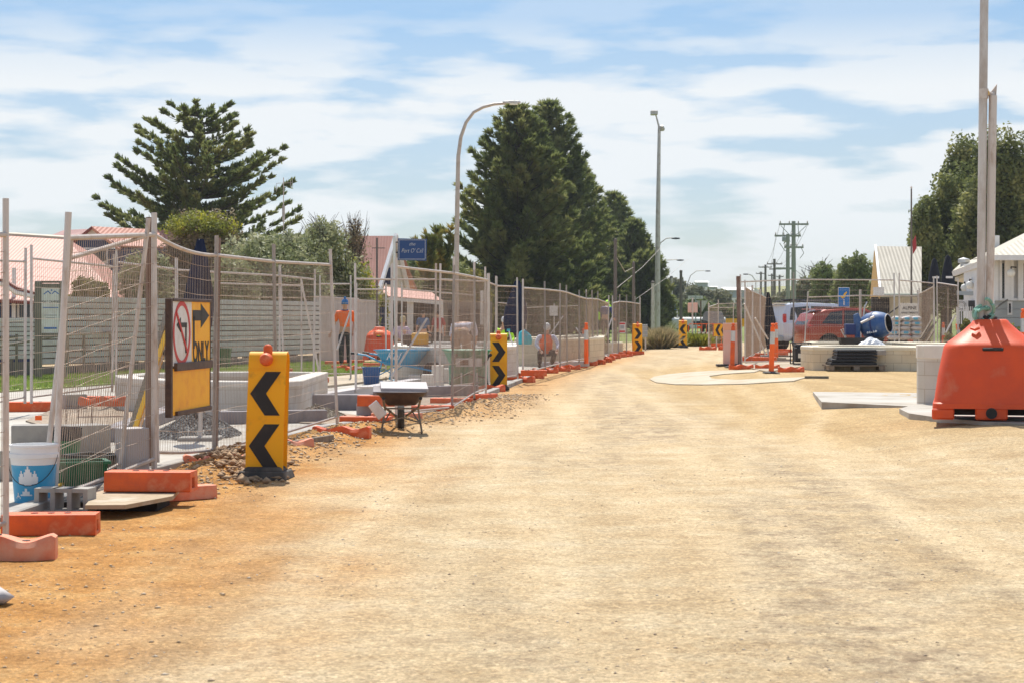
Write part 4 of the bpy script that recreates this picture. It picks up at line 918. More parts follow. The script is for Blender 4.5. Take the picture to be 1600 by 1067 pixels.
bush('coastal_tree', 1055, 170, 505, 468, 28, 'green tree beside the blue road sign', 'midleaf', 7000, .15, 10, seed=53, cat='tree')
bush('coastal_tree', 1135, 210, 500, 476, 24, 'low dark shrub behind the far rear fence panel', 'darkleaf', 5000, .2, 8, seed=54, cat='tree')
bush('coastal_tree', 1225, 190, 500, 452, 40, 'scrubby tree line behind the white four wheel drive', 'farleaf', 9000, .19, 12, seed=55, cat='tree')
bush('coastal_tree', 1185, 240, 500, 462, 30, 'far scrubby tree left of the double utility pole', 'farleaf', 5000, .22, 8, seed=56, cat='tree')
def distant(n, x0, x1, d0, d1, y0, y1, sd):
    random.seed(sd)
    for i in range(n):
        d = random.uniform(d0, d1); px = random.uniform(x0, x1)
        bush('distant_tree', px, d, 500, random.uniform(y0, y1), random.uniform(16, 30), 'small hazy tree on the far hillside below the skyline', 'farleaf', 1500, .0016*d, 7, seed=sd+i, cat='tree', group='distant hillside trees', trunk=False)
distant(16, 1030, 1290, 320, 420, 448, 476, 200)
distant(12, 560, 1030, 200, 300, 470, 482, 300)
distant(14, -200, 560, 130, 200, 440, 470, 400)
def tussock(px, py, half, top, label, mt, seed, n=260):
    random.seed(seed); p = GP(px, py); r = half/F*p.y; Ht = (py-top)/F*p.y
    t = thing('tussock', p, label, 'tussock', 'roadside tussocks'); n_ = n
    pos = np.stack([rng.normal(0, r*.35, n_), rng.normal(0, r*.35, n_), np.zeros(n_)], 1); V, Fc = tufts(pos, norm(pos*1.0/r+np.array([0, 0, .9])), 9, Ht*1.0, .05, .28, .3); fast('blades', V, Fc, M[mt], t)
for a_ in [(1033, 545, 15, 514, 'pale dry grass tussock right of the tall grey light pole', 'tussock', 61), (1013, 545, 9, 520, 'brownish tussock behind the third chevron post', 'tussock', 62), (1050, 543, 10, 518, 'green-grey tussock left of the farthest chevron post', 'olive', 63), (1078, 541, 12, 522, 'green weeds behind the black sign base', 'yellowgreen', 64), (1096, 541, 12, 523, 'green weeds inside the orange barrier', 'yellowgreen', 65), (1112, 540, 10, 524, 'dry weeds at the far fence return', 'tussock', 66), (1128, 539, 9, 524, 'dry weeds below the chevron board', 'tussock', 67), (1022, 520, 26, 498, 'dark low growth at the base of the light pole', 'olive', 68), (505, 556, 12, 545, 'weeds at the foot of the white corrugated fence', 'olive', 69), (610, 560, 12, 548, 'weeds behind the red water-filled barrier', 'hedge', 70)]: tussock(*a_)
# bare tree
random.seed(77); bp = GX(1275, 210); t = thing('bare_tree', bp, 'bare branched dead tree on the skyline right of the utility poles', 'tree'); tk = MB(); Ht = Z(396, 210)-bp.z
tk.tube([(0, 0, 0), (0, 0, Ht*.6)], [.3, .15], 6)
for i in range(26):
    a = random.uniform(0, 6.28); z0 = Ht*random.uniform(.35, .62); r = random.uniform(.6, 1.9); e = Vector((r*math.cos(a), r*math.sin(a), min(Ht, z0+random.uniform(.7, 2.6)))); m_ = Vector((0, 0, z0)).lerp(e, .5)-Vector((0, 0, .2))
    tk.tube([(0, 0, z0), m_, e], [.09, .06, .03], 4, False)
    for k in range(4): tk.tube([m_.lerp(e, .2+.2*k), e+Vector((random.gauss(0, .5), random.gauss(0, .5), random.uniform(-.2, .5)))], [.035, .02], 3, False)
tk.build('trunk', M['bark'], t)

# ---------------------------------------------------------------- buildings
def quadplate(mb, pts, th):
    pts = [Vector(p) for p in pts]; n = (pts[1]-pts[0]).cross(pts[2]-pts[0]).normalized(); return mb.prism(pts, -n*th if n.z > 0 else n*th)
def hipline(t, o, pts, mt, nm='roof', th=.08):
    mb = MB(); quadplate(mb, [Vector(p)-o for p in pts], th); return mb.build(nm, M[mt], t)
# left house with big salmon roof
d0 = 62; o = Vector((X(20, d0), d0, 0)); t = thing('house', o, 'house with a broad salmon corrugated roof and navy walls at far left', 'house')
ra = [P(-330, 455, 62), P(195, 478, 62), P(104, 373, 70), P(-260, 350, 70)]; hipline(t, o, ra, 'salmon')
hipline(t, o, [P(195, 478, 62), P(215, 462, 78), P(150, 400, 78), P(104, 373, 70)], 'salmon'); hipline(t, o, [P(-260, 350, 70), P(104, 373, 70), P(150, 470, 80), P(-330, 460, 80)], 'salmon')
gut = MB(); gut.tube([P(-330, 456, 61.9)-o, P(195, 479, 61.9)-o], .07, 6); gut.build('gutter', M['maroon'], t)
MB().tube([P(-260, 350, 70)-o, P(104, 373, 70)-o], .1, 6).build('ridge_cap', M['cream'], t)
wl = MB(); a_ = P(-320, 456, 62.6)-o; b_ = P(186, 480, 62.6)-o; wl.prism([(a_.x, a_.y, 0), (b_.x, b_.y, 0), (b_.x, b_.y, b_.z), (a_.x, a_.y, a_.z)], (0, 10, 0)); wl.build('wall', M['navypaint'], t)
for x0, x1 in ((27, 58), (-60, -20)):
    fw = MB(); p0 = P(x0, 500, 62.5)-o; p1 = P(x1, 466, 62.5)-o; fw.box(((p0.x+p1.x)/2, p0.y, (p0.z+p1.z)/2), (p1.x-p0.x, .08, p1.z-p0.z)); wn = fw.build('window', M['whitepaint'], t)
    MB().box(((p0.x+p1.x)/2, p0.y-.045, (p0.z+p1.z)/2), (p1.x-p0.x-.16, .03, p1.z-p0.z-.16)).build('pane', M['glass'], wn)
MB().box((P(22, 470, 62.4)-o), (.12, .1, 2.2)).build('trim', M['whitepaint'], t)
vl = MB(); vl.tube([P(-40, 436, 60.8)-o, P(8, 445, 60.8)-o, P(25, 457, 60.8)-o, P(56, 464, 60.8)-o], .09, 6); vl.build('fascia', M['whitepaint'], t, smooth=60)
vl = MB(); vl.tube([P(-40, 431, 60.8)-o, P(8, 439, 60.8)-o, P(27, 451, 60.8)-o, P(56, 459, 60.8)-o], .07, 6); vl.build('trim', M['maroon'], t, smooth=60)
# second house with gable
o = Vector((X(170, 92), 92, 0)); t = thing('house', o, 'distant house with a salmon gable roof and navy gable wall behind the first', 'house')
ap = P(145, 356, 92); el = P(103, 388, 92); er = P(188, 386, 92)
hipline(t, o, [ap+Vector((0, -.3, .05)), er+Vector((0, -.3, -.1)), er+Vector((4.0, 14, .6)), ap+Vector((4.0, 14, .4))], 'salmon', th=.12); hipline(t, o, [ap+Vector((0, -.3, .05)), el+Vector((0, -.3, 0)), el+Vector((-1, 14, .6)), ap+Vector((-1, 14, .4))], 'maroon', th=.12)
g_ = MB(); g_.prism([v-o for v in (el, er, ap)], (0, .2, 0)); g_.build('gable', M['whitepaint'], t)
g_ = MB(); g_.prism([P(103, 388, 91.95)-o, P(188, 386, 91.95)-o, P(175, 376, 91.95)-o, P(118, 376, 91.95)-o], (0, -.05, 0)); g_.build('gable_panel', M['navypaint'], t)
e0, e1 = P(75, 389, 92)-o, P(250, 389, 92)-o; MB().prism([(e0.x, 0, 0), (e1.x, 0, 0), (e1.x, 0, e1.z), (e0.x, 0, e0.z)], (0, 8, 0)).build('wall', M['navypaint'], t)
hipline(t, o, [P(188, 384, 92), P(255, 386, 92), P(245, 362, 100), P(150, 358, 100)], 'salmon')
hipline(t, o, [P(72, 371, 92), P(122, 381, 91.9), P(140, 358, 97), P(100, 360, 97)], 'maroon')
wn = MB().box(P(150, 400, 91.9)-o, (1.2, .1, .8)).build('window', M['whitepaint'], t); MB().box(P(150, 400, 91.8)-o, (1.0, .06, .6)).build('pane', M['glass'], wn)
# steep salmon roof house and verandah
o = Vector((X(600, 84), 84, 0)); t = thing('house', o, 'steep salmon corrugated A-frame roof behind the navy hanging sign', 'house')
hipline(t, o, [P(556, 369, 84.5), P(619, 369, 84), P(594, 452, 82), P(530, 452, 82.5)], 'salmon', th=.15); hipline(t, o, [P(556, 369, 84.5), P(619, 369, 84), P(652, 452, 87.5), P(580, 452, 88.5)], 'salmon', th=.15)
MB().tube([P(619, 367, 83.95)-o, P(593, 453, 81.9)-o], .11, 4).build('barge_board', M['whitepaint'], t); MB().tube([P(619, 367, 83.95)-o, P(638, 453, 85)-o], .11, 4).build('barge_board', M['whitepaint'], t)
MB().prism([P(618, 374, 84.3)-o, P(640, 520, 84.6)-o, P(582, 520, 83)-o, P(596, 450, 83)-o], (.2, 2.2, 0)).build('wall', M['cream'], t)
wn = MB().box(P(607, 432, 83.3)-o, (.5, .12, .9)).build('window', M['whitepaint'], t); MB().box(P(607, 432, 83.2)-o, (.36, .06, .76)).build('pane', M['navypaint'], wn)
o = Vector((X(645, 74), 74, 0)); t = thing('verandah', o, 'low verandah with salmon roof and pale timber posts behind the blue wheelbarrow', 'verandah')
quad = [P(598, 462, 74), P(692, 470, 74), P(672, 455, 79), P(600, 448, 79)]; hipline(t, o, quad, 'salmon')
MB().prism([P(598, 464, 73.9)-o, P(692, 471, 73.9)-o, P(692, 477, 73.9)-o, P(598, 468, 73.9)-o], (0, .1, 0)).build('fascia', M['whitepaint'], t)
for px in (606, 641, 690):
    a_ = P(px, 470, 74.1)-o; MB().box((a_.x, a_.y, a_.z/2+.02), (.24 if px < 650 else .14, .16, a_.z)).build('post', M['whitepaint'], t)
bw = MB(); a_ = P(604, 470, 78)-o; b_ = P(700, 470, 78)-o; bw.box(((a_.x+b_.x)/2, a_.y, a_.z/2), (b_.x-a_.x, .2, a_.z)); bw.build('wall', M['wood_grey'], t)
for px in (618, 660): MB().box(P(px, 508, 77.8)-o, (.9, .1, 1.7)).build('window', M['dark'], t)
MB().box(P(665, 534, 74.2)-o, (2.4, .08, .5)).build('balustrade', M['wood_grey'], t)
# shop: brown-grey wall behind compound
o = Vector((X(715, 80), 80, 0)); t = thing('shop', o, 'shaded timber shopfront behind the bending worker', 'shop')
MB().box((X(722, 80)-o.x, .2, 1.05), (2.6, .3, 2.3)).build('wall', M['wood_grey'], t)
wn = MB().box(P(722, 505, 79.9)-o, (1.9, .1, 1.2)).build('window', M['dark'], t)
MB().box(P(753, 481, 60)-Vector((o.x, o.y, 0)), (.10, .04, 1.1)).build('notice', M['whitepaint'], t)
# cream A-frame right
o = Vector((X(1390, 88), 88, gz(10, 88))); t = thing('house', o, 'cream steep roofed A-frame house with ochre gable at right', 'house')
hipline(t, o, [P(1368, 385, 88), P(1440, 386, 88), P(1440, 461, 84.6), P(1377, 461, 84.6)], 'creamroof', th=.14)
hipline(t, o, [P(1368, 385, 88), P(1440, 386, 88), P(1425, 461, 95), P(1360, 461, 95)], 'creamroof', th=.14)
MB().tube([P(1368, 384, 88)-o, P(1376, 461, 84.5)-o], .08, 4).build('barge_board', M['whitepaint'], t)
MB().prism([P(1367, 387, 88.05)-o, P(1360, 465, 88.6)-o, P(1376, 465, 85)-o], (.12, 0, 0)).build('gable', M['ochre'], t)
MB().prism([P(1366, 392, 88.3)-o, P(1359.5, 467, 91)-o, P(1375, 467, 85.2)-o], (-.02, -.05, 0)).build('gable_board', M['ochre'], t)
MB().tube([P(1376, 462, 84.4)-o, P(1440, 462, 84.4)-o], .09, 6).build('gutter', M['greenpole'], t)
ww = P(1386, 462, 86)-o; we = P(1440, 462, 86)-o; MB().box(((ww.x+we.x)/2, ww.y+1.5, ww.z/2), (we.x-ww.x, 3, ww.z)).build('wall', M['cream'], t)
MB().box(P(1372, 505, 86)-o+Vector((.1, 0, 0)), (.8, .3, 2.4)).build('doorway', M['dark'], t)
MB().box(P(1373, 456, 84)-o, (.5, .04, .4)).build('sign_plate', M['signwhite'], t)
MB().tube([P(1384, 494, 82)-o, P(1412, 474, 82)-o], .04, 4).build('handrail', M['black'], t)
o = P(1421, 488, 80); t = thing('apartment_sign', (o.x, o.y, gz(o.x, 80)), 'pale board reading ALPINE APARTMENTS in front of the A-frame house', 'sign'); zc = o.z-gz(o.x, 80)
MB().box((0, 0, zc), (.78, .05, .75)).build('board', M['cap'], t, bevel=.005)
for s_ in (-.36, .36): MB().box((s_, .04, zc/2), (.06, .05, zc)).build('post', M['wood_grey'], t)
txt('ALPINE', .19, M['black'], t, (0, -.03, zc+.17), offset=.003); txt('APARTMENTS', .12, M['black'], t, (0, -.03, zc-.04), offset=.002)
# cafe at right edge
D = 56; g0 = gz(X(1540, D), D); o = Vector((X(1550, D), D, g0)); t = thing('cafe', o, 'white weatherboard cafe with hipped cream roof and bay windows at the right edge', 'cafe')
def Q(px, py, d): return P(px, py, d)-o
hipline(t, o, [P(1552, 399, 55), P(1760, 399, 55), P(1760, 345, 59), P(1640, 345, 59)], 'creamroof', th=.1)
hipline(t, o, [P(1552, 399, 55), P(1640, 345, 59), P(1600, 368, 66), P(1520, 405, 63)], 'creamroof', th=.1)
hipline(t, o, [P(1488, 424, 62), P(1552, 400, 56), P(1556, 392, 60), P(1500, 413, 66)], 'creamroof', th=.12)
MB().prism([Q(1548, 399, 54.9), Q(1760, 399, 54.9), Q(1760, 407, 54.9), Q(1552, 407, 54.9)], (0, .12, 0)).build('fascia', M['whitepaint'], t)
MB().prism([Q(1487, 425, 61.8), Q(1552, 401, 55.6), Q(1553, 409, 55.6), Q(1489, 432, 61.8)], (.1, .12, 0)).build('fascia', M['whitepaint'], t)
MB().prism([Q(1492, 434, 62.4), Q(1553, 411, 56.4), Q(1570, 414, 57.5), Q(1510, 438, 64)], (0, 0, -.12)).build('soffit', M['cream'], t)
wl = MB(); a_ = Q(1556, 407, 56.2); b_ = Q(1760, 407, 56.2); wl.box(((a_.x+b_.x)/2, a_.y+2, a_.z/2), (b_.x-a_.x, 4, a_.z)); wl.build('wall', M['whitepaint'], t); c_ = Q(1497, 438, 62.5); d_ = Q(1556, 438, 62.5); MB().box(((c_.x+d_.x)/2+.45, c_.y+.5, c_.z/2), (d_.x-c_.x-.5, 1, c_.z)).build('wall', M['whitepaint'], t)
wb = MB(); zt = Q(0, 470, 56).z; nbd = 7
for k in range(nbd): wb.box(((a_.x+b_.x)/2-.02, a_.y-.03, zt*(k+.5)/nbd), (b_.x-a_.x+.05, .06, zt/nbd-.012), rx=R(3))
wb.build('weatherboard', M['greypaint'], t)
MB().box(((a_.x+b_.x)/2, a_.y-.06, zt+.03), (b_.x-a_.x+.1, .16, .07)).build('sill', M['whitepaint'], t)
for px, w_ in ((1556, .16), (1562, .1), (1573, .16), (1580, .12), (1594, .16)):
    q_ = Q(px, 440, 56.1); MB().box((q_.x, q_.y-.04, (zt+a_.z)/2), (w_, .1, a_.z-zt)).build('mullion', M['whitepaint'], t)
for x0, x1 in ((1564, 1571), (1596, 1640)):
    q0, q1 = Q(x0, 412, 56.15), Q(x1, 468, 56.15); wn = MB().box(((q0.x+q1.x)/2, q0.y+.02, (q0.z+q1.z)/2), (q1.x-q0.x, .06, q0.z-q1.z)).build('window', M['dark'], t); MB().box(((q0.x+q1.x)/2, q0.y-.02, (q0.z+q1.z)/2), (q1.x-q0.x-.05, .02, q0.z-q1.z-.05)).build('pane', M['glass'], wn)
for px, py, d in ((1580, 427, 55.4), (1507, 450, 60), (1515, 446, 59)):
    q_ = Q(px, py, d); gl = MB().lathe([(0, -.13), (.09, -.1), (.13, 0), (.09, .1), (0, .13)], 14, c=q_).build('globe_lamp', M['lampglass'], t, smooth=80); MB().tube([q_+Vector((0, 0, .12)), q_+Vector((.0, .0, .18)), q_+Vector((.25, .4, .18))], .02, 5).build('bracket', M['black'], gl)
MB().box(Q(1552, 385, 62)+Vector((0, 0, 0)), (.34, .3, .7)).build('chimney', M['whitepaint'], t)
MB().lathe([(.12, -.3), (.12, 0), (.2, .02), (.2, .14), (.0, .2)], 12, c=Q(1506, 412, 62)).build('roof_vent', M['silver'], t, smooth=50)
MB().prism([Q(1496, 455, 60), Q(1556, 457, 57.5), Q(1556, 464, 57.5), Q(1496, 461, 60)], (0, .1, 0)).build('balcony_rail', M['greypaint'], t)
bn = MB(); bn.prism([Q(1496, 469, 59.4), Q(1512, 469, 59.2), Q(1512, 487, 59.2), Q(1496, 487, 59.4)], (0, .02, 0)); bn.build('banner', M['signwhite'], t)
rg = MB(); cq = Q(1502, 478, 59.2)
for rad in (.15, .11):
    for k in range(24):
        a0, a1 = 6.2832*k/24, 6.2832*(k+1)/24; rg.prism([cq+Vector((r_*math.cos(a), -.03, r_*math.sin(a))) for r_, a in ((rad, a0), (rad, a1), (rad-.012, a1), (rad-.012, a0))], (0, -.003, 0))
rg.build('emblem', M['black'], t)
MB().prism([Q(1513, 470, 59.2), Q(1540, 470, 58), Q(1540, 486, 58), Q(1513, 486, 59.2)], (0, .02, 0)).build('banner', M['black'], t)
pk = MB()
for k in range(14): pk.box(Q(1495+k*3.6, 493, 59.3-.06*k), (.035, .02, .55))
pk.build('picket_rail', M['whitepaint'], t)
MB().tube([Q(1549, 486, 55), Q(1574, 469, 55.9)], .03, 6).build('handrail', M['wood_grey'], t)
MB().box(Q(1578, 482, 55.9), (.14, .03, .4)).build('notice', M['signwhite'], t); MB().box(Q(1578, 482, 55.86), (.05, .03, .28)).build('notice_text', M['black'], t)
for i, (px, d, yt, yb, lb) in enumerate([(1460, 74, 403, 500, 'closed black cafe umbrella, left and smaller one'), (1481, 70, 398, 500, 'closed black cafe umbrella nearer the cafe roof')]):
    g_ = GX(px, d); t = thing('cafe_umbrella', g_, lb, 'umbrella', 'closed cafe umbrellas'); zt = Z(yt, d)-g_.z; zb = Z(438, d)-g_.z
    MB().lathe([(.0, zt), (.10, zt-.1), (.16, zt-.4), (.24, zb+.15), (.27, zb-.25), (.12, zb-.28)][::-1], 14).build('canopy', M['blackcloth'], t, smooth=40); MB().cyl((0, 0, 0), (0, 0, zb), .035).build('pole', M['wood'], t, smooth=40)
    MB().box((0, -.245, zb+.1), (.26, .02, .08)).build('label_strip', M['whitepaint'], t)
for px, py, hf, yt, lb, sd in ((1512, 512, 16, 497, 'low shrub left of the red barrier mast by the cafe', 81), (1585, 540, 26, 495, 'dark green shrub below the cafe bay window', 82), (1530, 520, 18, 500, 'flowering shrub behind the red barrier top', 83)):
    bush('cafe_shrub', px, 50, py, yt, hf, lb, 'darkleaf' if sd == 82 else 'hedge', 3500, .05, 7, seed=sd, trunk=False)
bush('cafe_shrub', 1484, 60, 536, 512, 12, 'yellow-brown shrub between mesh panel and red barrier', 'hedge', 1500, .05, 6, seed=84, trunk=False)
# far sheds and white vehicles row
for x0, x1, y0, y1, d, lb in ((1130, 1176, 447, 461, 430, 'far white-roofed shed on the paddock skyline'), (1088, 1106, 438, 446, 430, 'small far white roof left of the paddock shed'), (1108, 1120, 447, 451, 430, 'tiny far roof beside the paddock shed')):
    o = P((x0+x1)/2, y1, d); t = thing('farm_shed', o, lb, 'shed', 'far white-roofed sheds'); w_ = (x1-x0)/F*d; h_ = (y1-y0)/F*d
    MB().box((0, 2, h_*.12), (w_, 4, h_*.9)).build('wall', M['greypaint'], t); MB().prism([(-w_/2-.3, -.5, h_*.52), (-w_/2-.3, 4.6, h_*.52), (-w_/2-.3, 2, h_*.86)], (w_+.6, 0, 0)).build('roof', M['signwhite'], t)

# ---------------------------------------------------------------- walls behind the left compound
def slatwall(a, b, z0, z1, n, label, gap=.35):
    a, b = Vector(a), Vector(b); t = thing('slatted_fence', (a.x, a.y, 0), label, 'slatted fence'); dv = b-a; ln = dv.length; t.rotation_euler = (0, 0, math.atan2(dv.y, dv.x))
    bh = (z1-z0)/n
    for k in range(n): MB().box((ln/2, 0, z0+bh*(k+.5)), (ln, .03, bh*(.80))).build('slat', M['slat'], t, bevel=.004)
    k = 0.0
    while k < ln+.01: MB().box((k, .06, z1/2), (.1, .08, z1-.02)).build('post', M['wood_grey'], t); k += ln/7
    MB().box((ln/2, .03, z0*.45), (ln, .03, z0*.85)).build('plinth_board', M['wood_grey'], t)
    MB().box((ln/2, .12, (z0+z1)/2), (ln, .01, z1-z0)).build('backing', M['wood_grey'], t)
A0 = (X(-260, 40), 40); A1 = (X(60, 45), 45); A2 = (X(500, 60), 60)
slatwall((*A0, 0), (*A1, 0), .5, Z(497, 45), 9, 'low grey-white slatted wall in front of the house at far left')
slatwall((*A1, 0), (*A2, 0), .35, 2.02, 11, 'long grey-white horizontal slatted wall across the lawn')
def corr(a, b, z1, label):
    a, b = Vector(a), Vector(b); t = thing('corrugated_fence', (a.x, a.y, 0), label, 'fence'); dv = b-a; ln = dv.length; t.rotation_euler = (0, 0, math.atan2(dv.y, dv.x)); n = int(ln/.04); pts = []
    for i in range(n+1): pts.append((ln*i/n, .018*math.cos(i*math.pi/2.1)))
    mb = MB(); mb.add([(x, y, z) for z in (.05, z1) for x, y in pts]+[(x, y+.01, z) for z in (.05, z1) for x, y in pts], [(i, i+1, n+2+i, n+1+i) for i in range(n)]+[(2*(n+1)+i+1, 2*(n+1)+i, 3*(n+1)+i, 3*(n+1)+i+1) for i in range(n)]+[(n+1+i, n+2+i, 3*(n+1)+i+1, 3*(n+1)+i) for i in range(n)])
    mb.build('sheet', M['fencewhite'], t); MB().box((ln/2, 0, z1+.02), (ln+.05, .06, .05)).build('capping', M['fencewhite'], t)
    for x in (0.03, ln-.03): MB().box((x, .05, z1/2), (.06, .06, z1)).build('post', M['greypaint'], t)
corr((X(494, 60), 60.2, 0), (X(560, 66), 66, 0), Z(466, 62), 'white corrugated fence behind the worker in orange')
corr((X(560, 66), 66.1, 0), (X(592, 70), 70, 0), Z(471, 68), 'white corrugated fence behind the red water-filled barrier')
t = thing('navy_gate', P(595, 555, 71), 'narrow navy blue panel between the white fence and verandah', 'gate'); MB().box((0, 0, .95), (.32, .06, 1.75)).build('leaf', M['navypaint'], t); MB().cyl((-.2, 0, 0), (-.2, 0, 2.0), .05).build('post', M['whitepaint'], t)
# timber handrail on the lawn
hr = thing('timber_rail', (X(0, 42), 42, 0), 'long grey pipe handrail in front of the slatted wall', 'handrail')
MB().tube([(-1.5, -.5, Z(548, 42)), (0, 0, Z(541, 42)), (X(95, 44)-hr.location.x, 2, Z(524, 44)), (X(240, 52)-hr.location.x, 10, Z(515, 52))], .03, 6).build('rail', M['wood_grey'], hr)
MB().tube([(-1.5, -.5, Z(532, 42)), (X(95, 46)-hr.location.x, 4, Z(523, 46)), (X(240, 54)-hr.location.x, 12, Z(513, 54))], .025, 6).build('rail', M['wood_grey'], hr)
for px, d in ((26, 43), (106, 45.3), (131, 46.5), (215, 50.5), (172, 48)): g_ = Vector((X(px, d)-hr.location.x, d-42, 0)); MB().cyl(g_, g_+Vector((0, 0, Z(522, d)-.0)), .035).build('post', M['wood_grey'], hr)
# information board
o = GX(75, 43); t = thing('information_board', o, 'timber framed white board reading PORT CAMPBELL behind the left fence', 'notice board')
for px in (60, 99): MB().box((X(px, 43)-o.x, 0, Z(440, 43)/2), (.15, .15, Z(440, 43))).build('post', M['wood_grey'], t, bevel=.01)
for py, h_ in ((447, .1), (524, .1), (441, .05)): MB().box((X(79.5, 43)-o.x, 0, Z(py, 43)), (.55 if py > 442 else .7, .1, h_)).build('crossbar', M['wood_grey'], t)
MB().box((X(81, 43)-o.x, -.02, Z(486, 43)), (.50, .04, 1.05)).build('panel', M['signwhite'], t)
tx = X(81, 43)-o.x
mb = MB()
for s_ in (-1, 1): band(mb, [(tx+s_*.02, Z(458, 43)-.02), (tx+s_*.08, Z(458, 43)+.04), (tx+s_*.17, Z(458, 43)-.03)], .02, -.042)
mb.lathe([(0, -.02), (.02, 0), (0, .02)], 8, Matrix.Rotation(R(90), 3, 'X'), (tx, -.045, Z(454, 43))); mb.build('emblem', M['signgreen'], t)
txt('PORT CAMPBELL', .068, M['black'], t, (tx, -.043, Z(472, 43)), sx=.95)
for k_, (py, w_, m_) in enumerate(((481, .36, 'signgreen'), (493, .30, 'greypaint'), (497, .22, 'greypaint'), (513, .30, 'signgreen'))): MB().box((tx-.02, -.044, Z(py, 43)), (w_, .004, .018 if k_ < 3 else .04)).build('faded_text', M[m_], t)
# ---------------------------------------------------------------- block planter walls
def ringwall(outer, z0, h, thick, label, mt, capm, cap=.09, closed=True, fill=None, group=None, name='planter_wall'):
    """outer: (x,y) outline; a block wall of given thickness with a coping; fill: soil height"""
    pts = [Vector(p) for p in outer]; n = len(pts); c = sum(pts, Vector((0, 0)))/n; o = Vector((c.x, c.y, z0)); t = thing(name, o, label, 'planter wall', group)
    P_ = [p-c for p in pts]; ins = []
    for i in range(n):
        a, b, d = P_[i-1], P_[i], P_[(i+1) % n]; t1 = (b-a).normalized(); t2 = (d-b).normalized(); nn = Vector((-(t1+t2).y, (t1+t2).x)).normalized(); ins.append(b+nn*thick)
    area = sum(P_[i].x*P_[(i+1) % n].y-P_[(i+1) % n].x*P_[i].y for i in range(n))
    if area < 0: ins = [2*b-i_ for b, i_ in zip(P_, ins)]
    me = bpy.data.meshes.new('blockwork'); vs = [(p.x, p.y, z) for ring in (P_, ins) for z in (-.15, h-cap) for p in ring]; fs = []; uv = []
    for r_, ring in enumerate((P_, ins)):
        s = 0; b = r_*2*n
        for i in range(n):
            j = (i+1) % n; l_ = (ring[j]-ring[i]).length; f = (b+i, b+j, b+n+j, b+n+i); u = [(s, -.15), (s+l_, -.15), (s+l_, h-cap), (s, h-cap)]
            fs.append(f if (r_ == 0) == (area > 0) else f[::-1]); uv += u if (r_ == 0) == (area > 0) else u[::-1]; s += l_
    me.from_pydata(vs, [], fs); ul = me.uv_layers.new(name='UVMap'); 
    for k, q in enumerate(uv): ul.data[k].uv = q
    me.materials.append(M[mt]); ob = bpy.data.objects.new('blockwork', me); COL.objects.link(ob); ob.parent = t
    mb = MB(); e = .012; oc = [p+(p-q).normalized()*e for p, q in zip(P_, ins)]; ic = [q-(p-q).normalized()*e for p, q in zip(P_, ins)]
    vs = [(p.x, p.y, z) for ring in (oc, ic) for z in (h-cap, h) for p in ring]; fs = []
    for i in range(n):
        j = (i+1) % n
        for q in ((i, j, n+j, n+i), (2*n+j, 2*n+i, 3*n+i, 3*n+j), (n+i, n+j, 3*n+j, 3*n+i), (j, i, 2*n+i, 2*n+j)): fs.append(q)
    mb.add(vs, fs); mb.build('coping', M[capm], t, bevel=.012)
    if fill is not None:
        m2 = MB(); m2.v = [(q.x, q.y, fill) for q in ins]; m2.f = [tuple(range(n))]; m2.build('soil', dirtm if fill else M['concrete'], t)
    return t
def arc(cx, cy, rx, ry, a0, a1, k): return [(cx+rx*math.cos(R(a)), cy+ry*math.sin(R(a))) for a in np.linspace(a0, a1, k)]
ringwall([(-3.25, 26.4), (-3.05, 26.9), (-3.1, 31.2), (-4.2, 31.6), (-5.2, 31.4), (-6.1, 30.6), (-6.3, 29.5), (-6.0, 28.4), (-5.0, 27.0), (-4.2, 26.5)][::-1], .05, .52, .30, 'long white block planter with curved left end behind the nearest chevron post', 'white_block', 'cap', fill=.1)
ringwall(arc(-1.3, 45, 1.6, 3.2, 200, 330, 8)+[(.15, 46), (.1, 50), (-.6, 51.5)]+arc(-1.9, 49.5, 1.2, 2.2, 90, 180, 5), .05, .78, .30, 'pale block planter behind the green barrow and second chevron post', 'white_block', 'cap', fill=.3)
ringwall([(.05, 56), (.9, 55.2), (2.0, 56.5), (3.0, 61), (3.4, 68), (2.4, 69), (1.2, 64), (.2, 60)], .05, .82, .32, 'rounded cream planter walls around the crouching worker', 'cream_block', 'capcream', fill=.3)
ringwall([(-2.9, 49.4), (-2.5, 48.2), (-1.2, 47.8), (-.9, 49), (-1.6, 50), (-2.7, 50.4)], .05, .72, .3, 'pale planter wall behind the yellow compactor and blue wheelbarrow', 'white_block', 'cap', fill=.2)
# right serpentine planter
zr = gz(8, 46)
front = [(7.25, 46.6), (7.4, 45.6), (8.0, 45.2), (8.9, 45.1), (9.7, 44.9), (10.3, 45.3), (10.35, 46.4), (10.0, 48), (9.2, 49.2), (8.3, 49), (7.5, 48)]
ringwall(front, zr, .58, .42, 'curving cream block planter in the right compound behind the black pallet stack', 'cream_block', 'capcream', fill=.28)
ringwall([(8.0, 51.2), (9.2, 50.6), (10.4, 50.9), (10.2, 53), (8.6, 53.4)], zr, .62, .3, 'rear cream block planter in front of the orange car', 'cream_block', 'capcream', fill=.3)
ringwall([(10.7, 49.2), (11.6, 49), (11.75, 50.5), (11.2, 52.2), (10.5, 52)], zr, .62, .3, 'short cream block wall under the cement bags', 'cream_block', 'capcream', fill=.5)
ringwall(arc(6.22, 27.3, .26, .3, 100, 250, 6)+[(6.4, 26.9), (6.9, 27.0), (7.6, 27.3), (7.6, 27.9), (6.8, 27.75), (6.4, 27.7)], gz(6, 27)+.04, .84, .2, 'white block pillar wall end standing left of the big red barrier', 'white_block', 'cap', cap=.2, fill=.9)

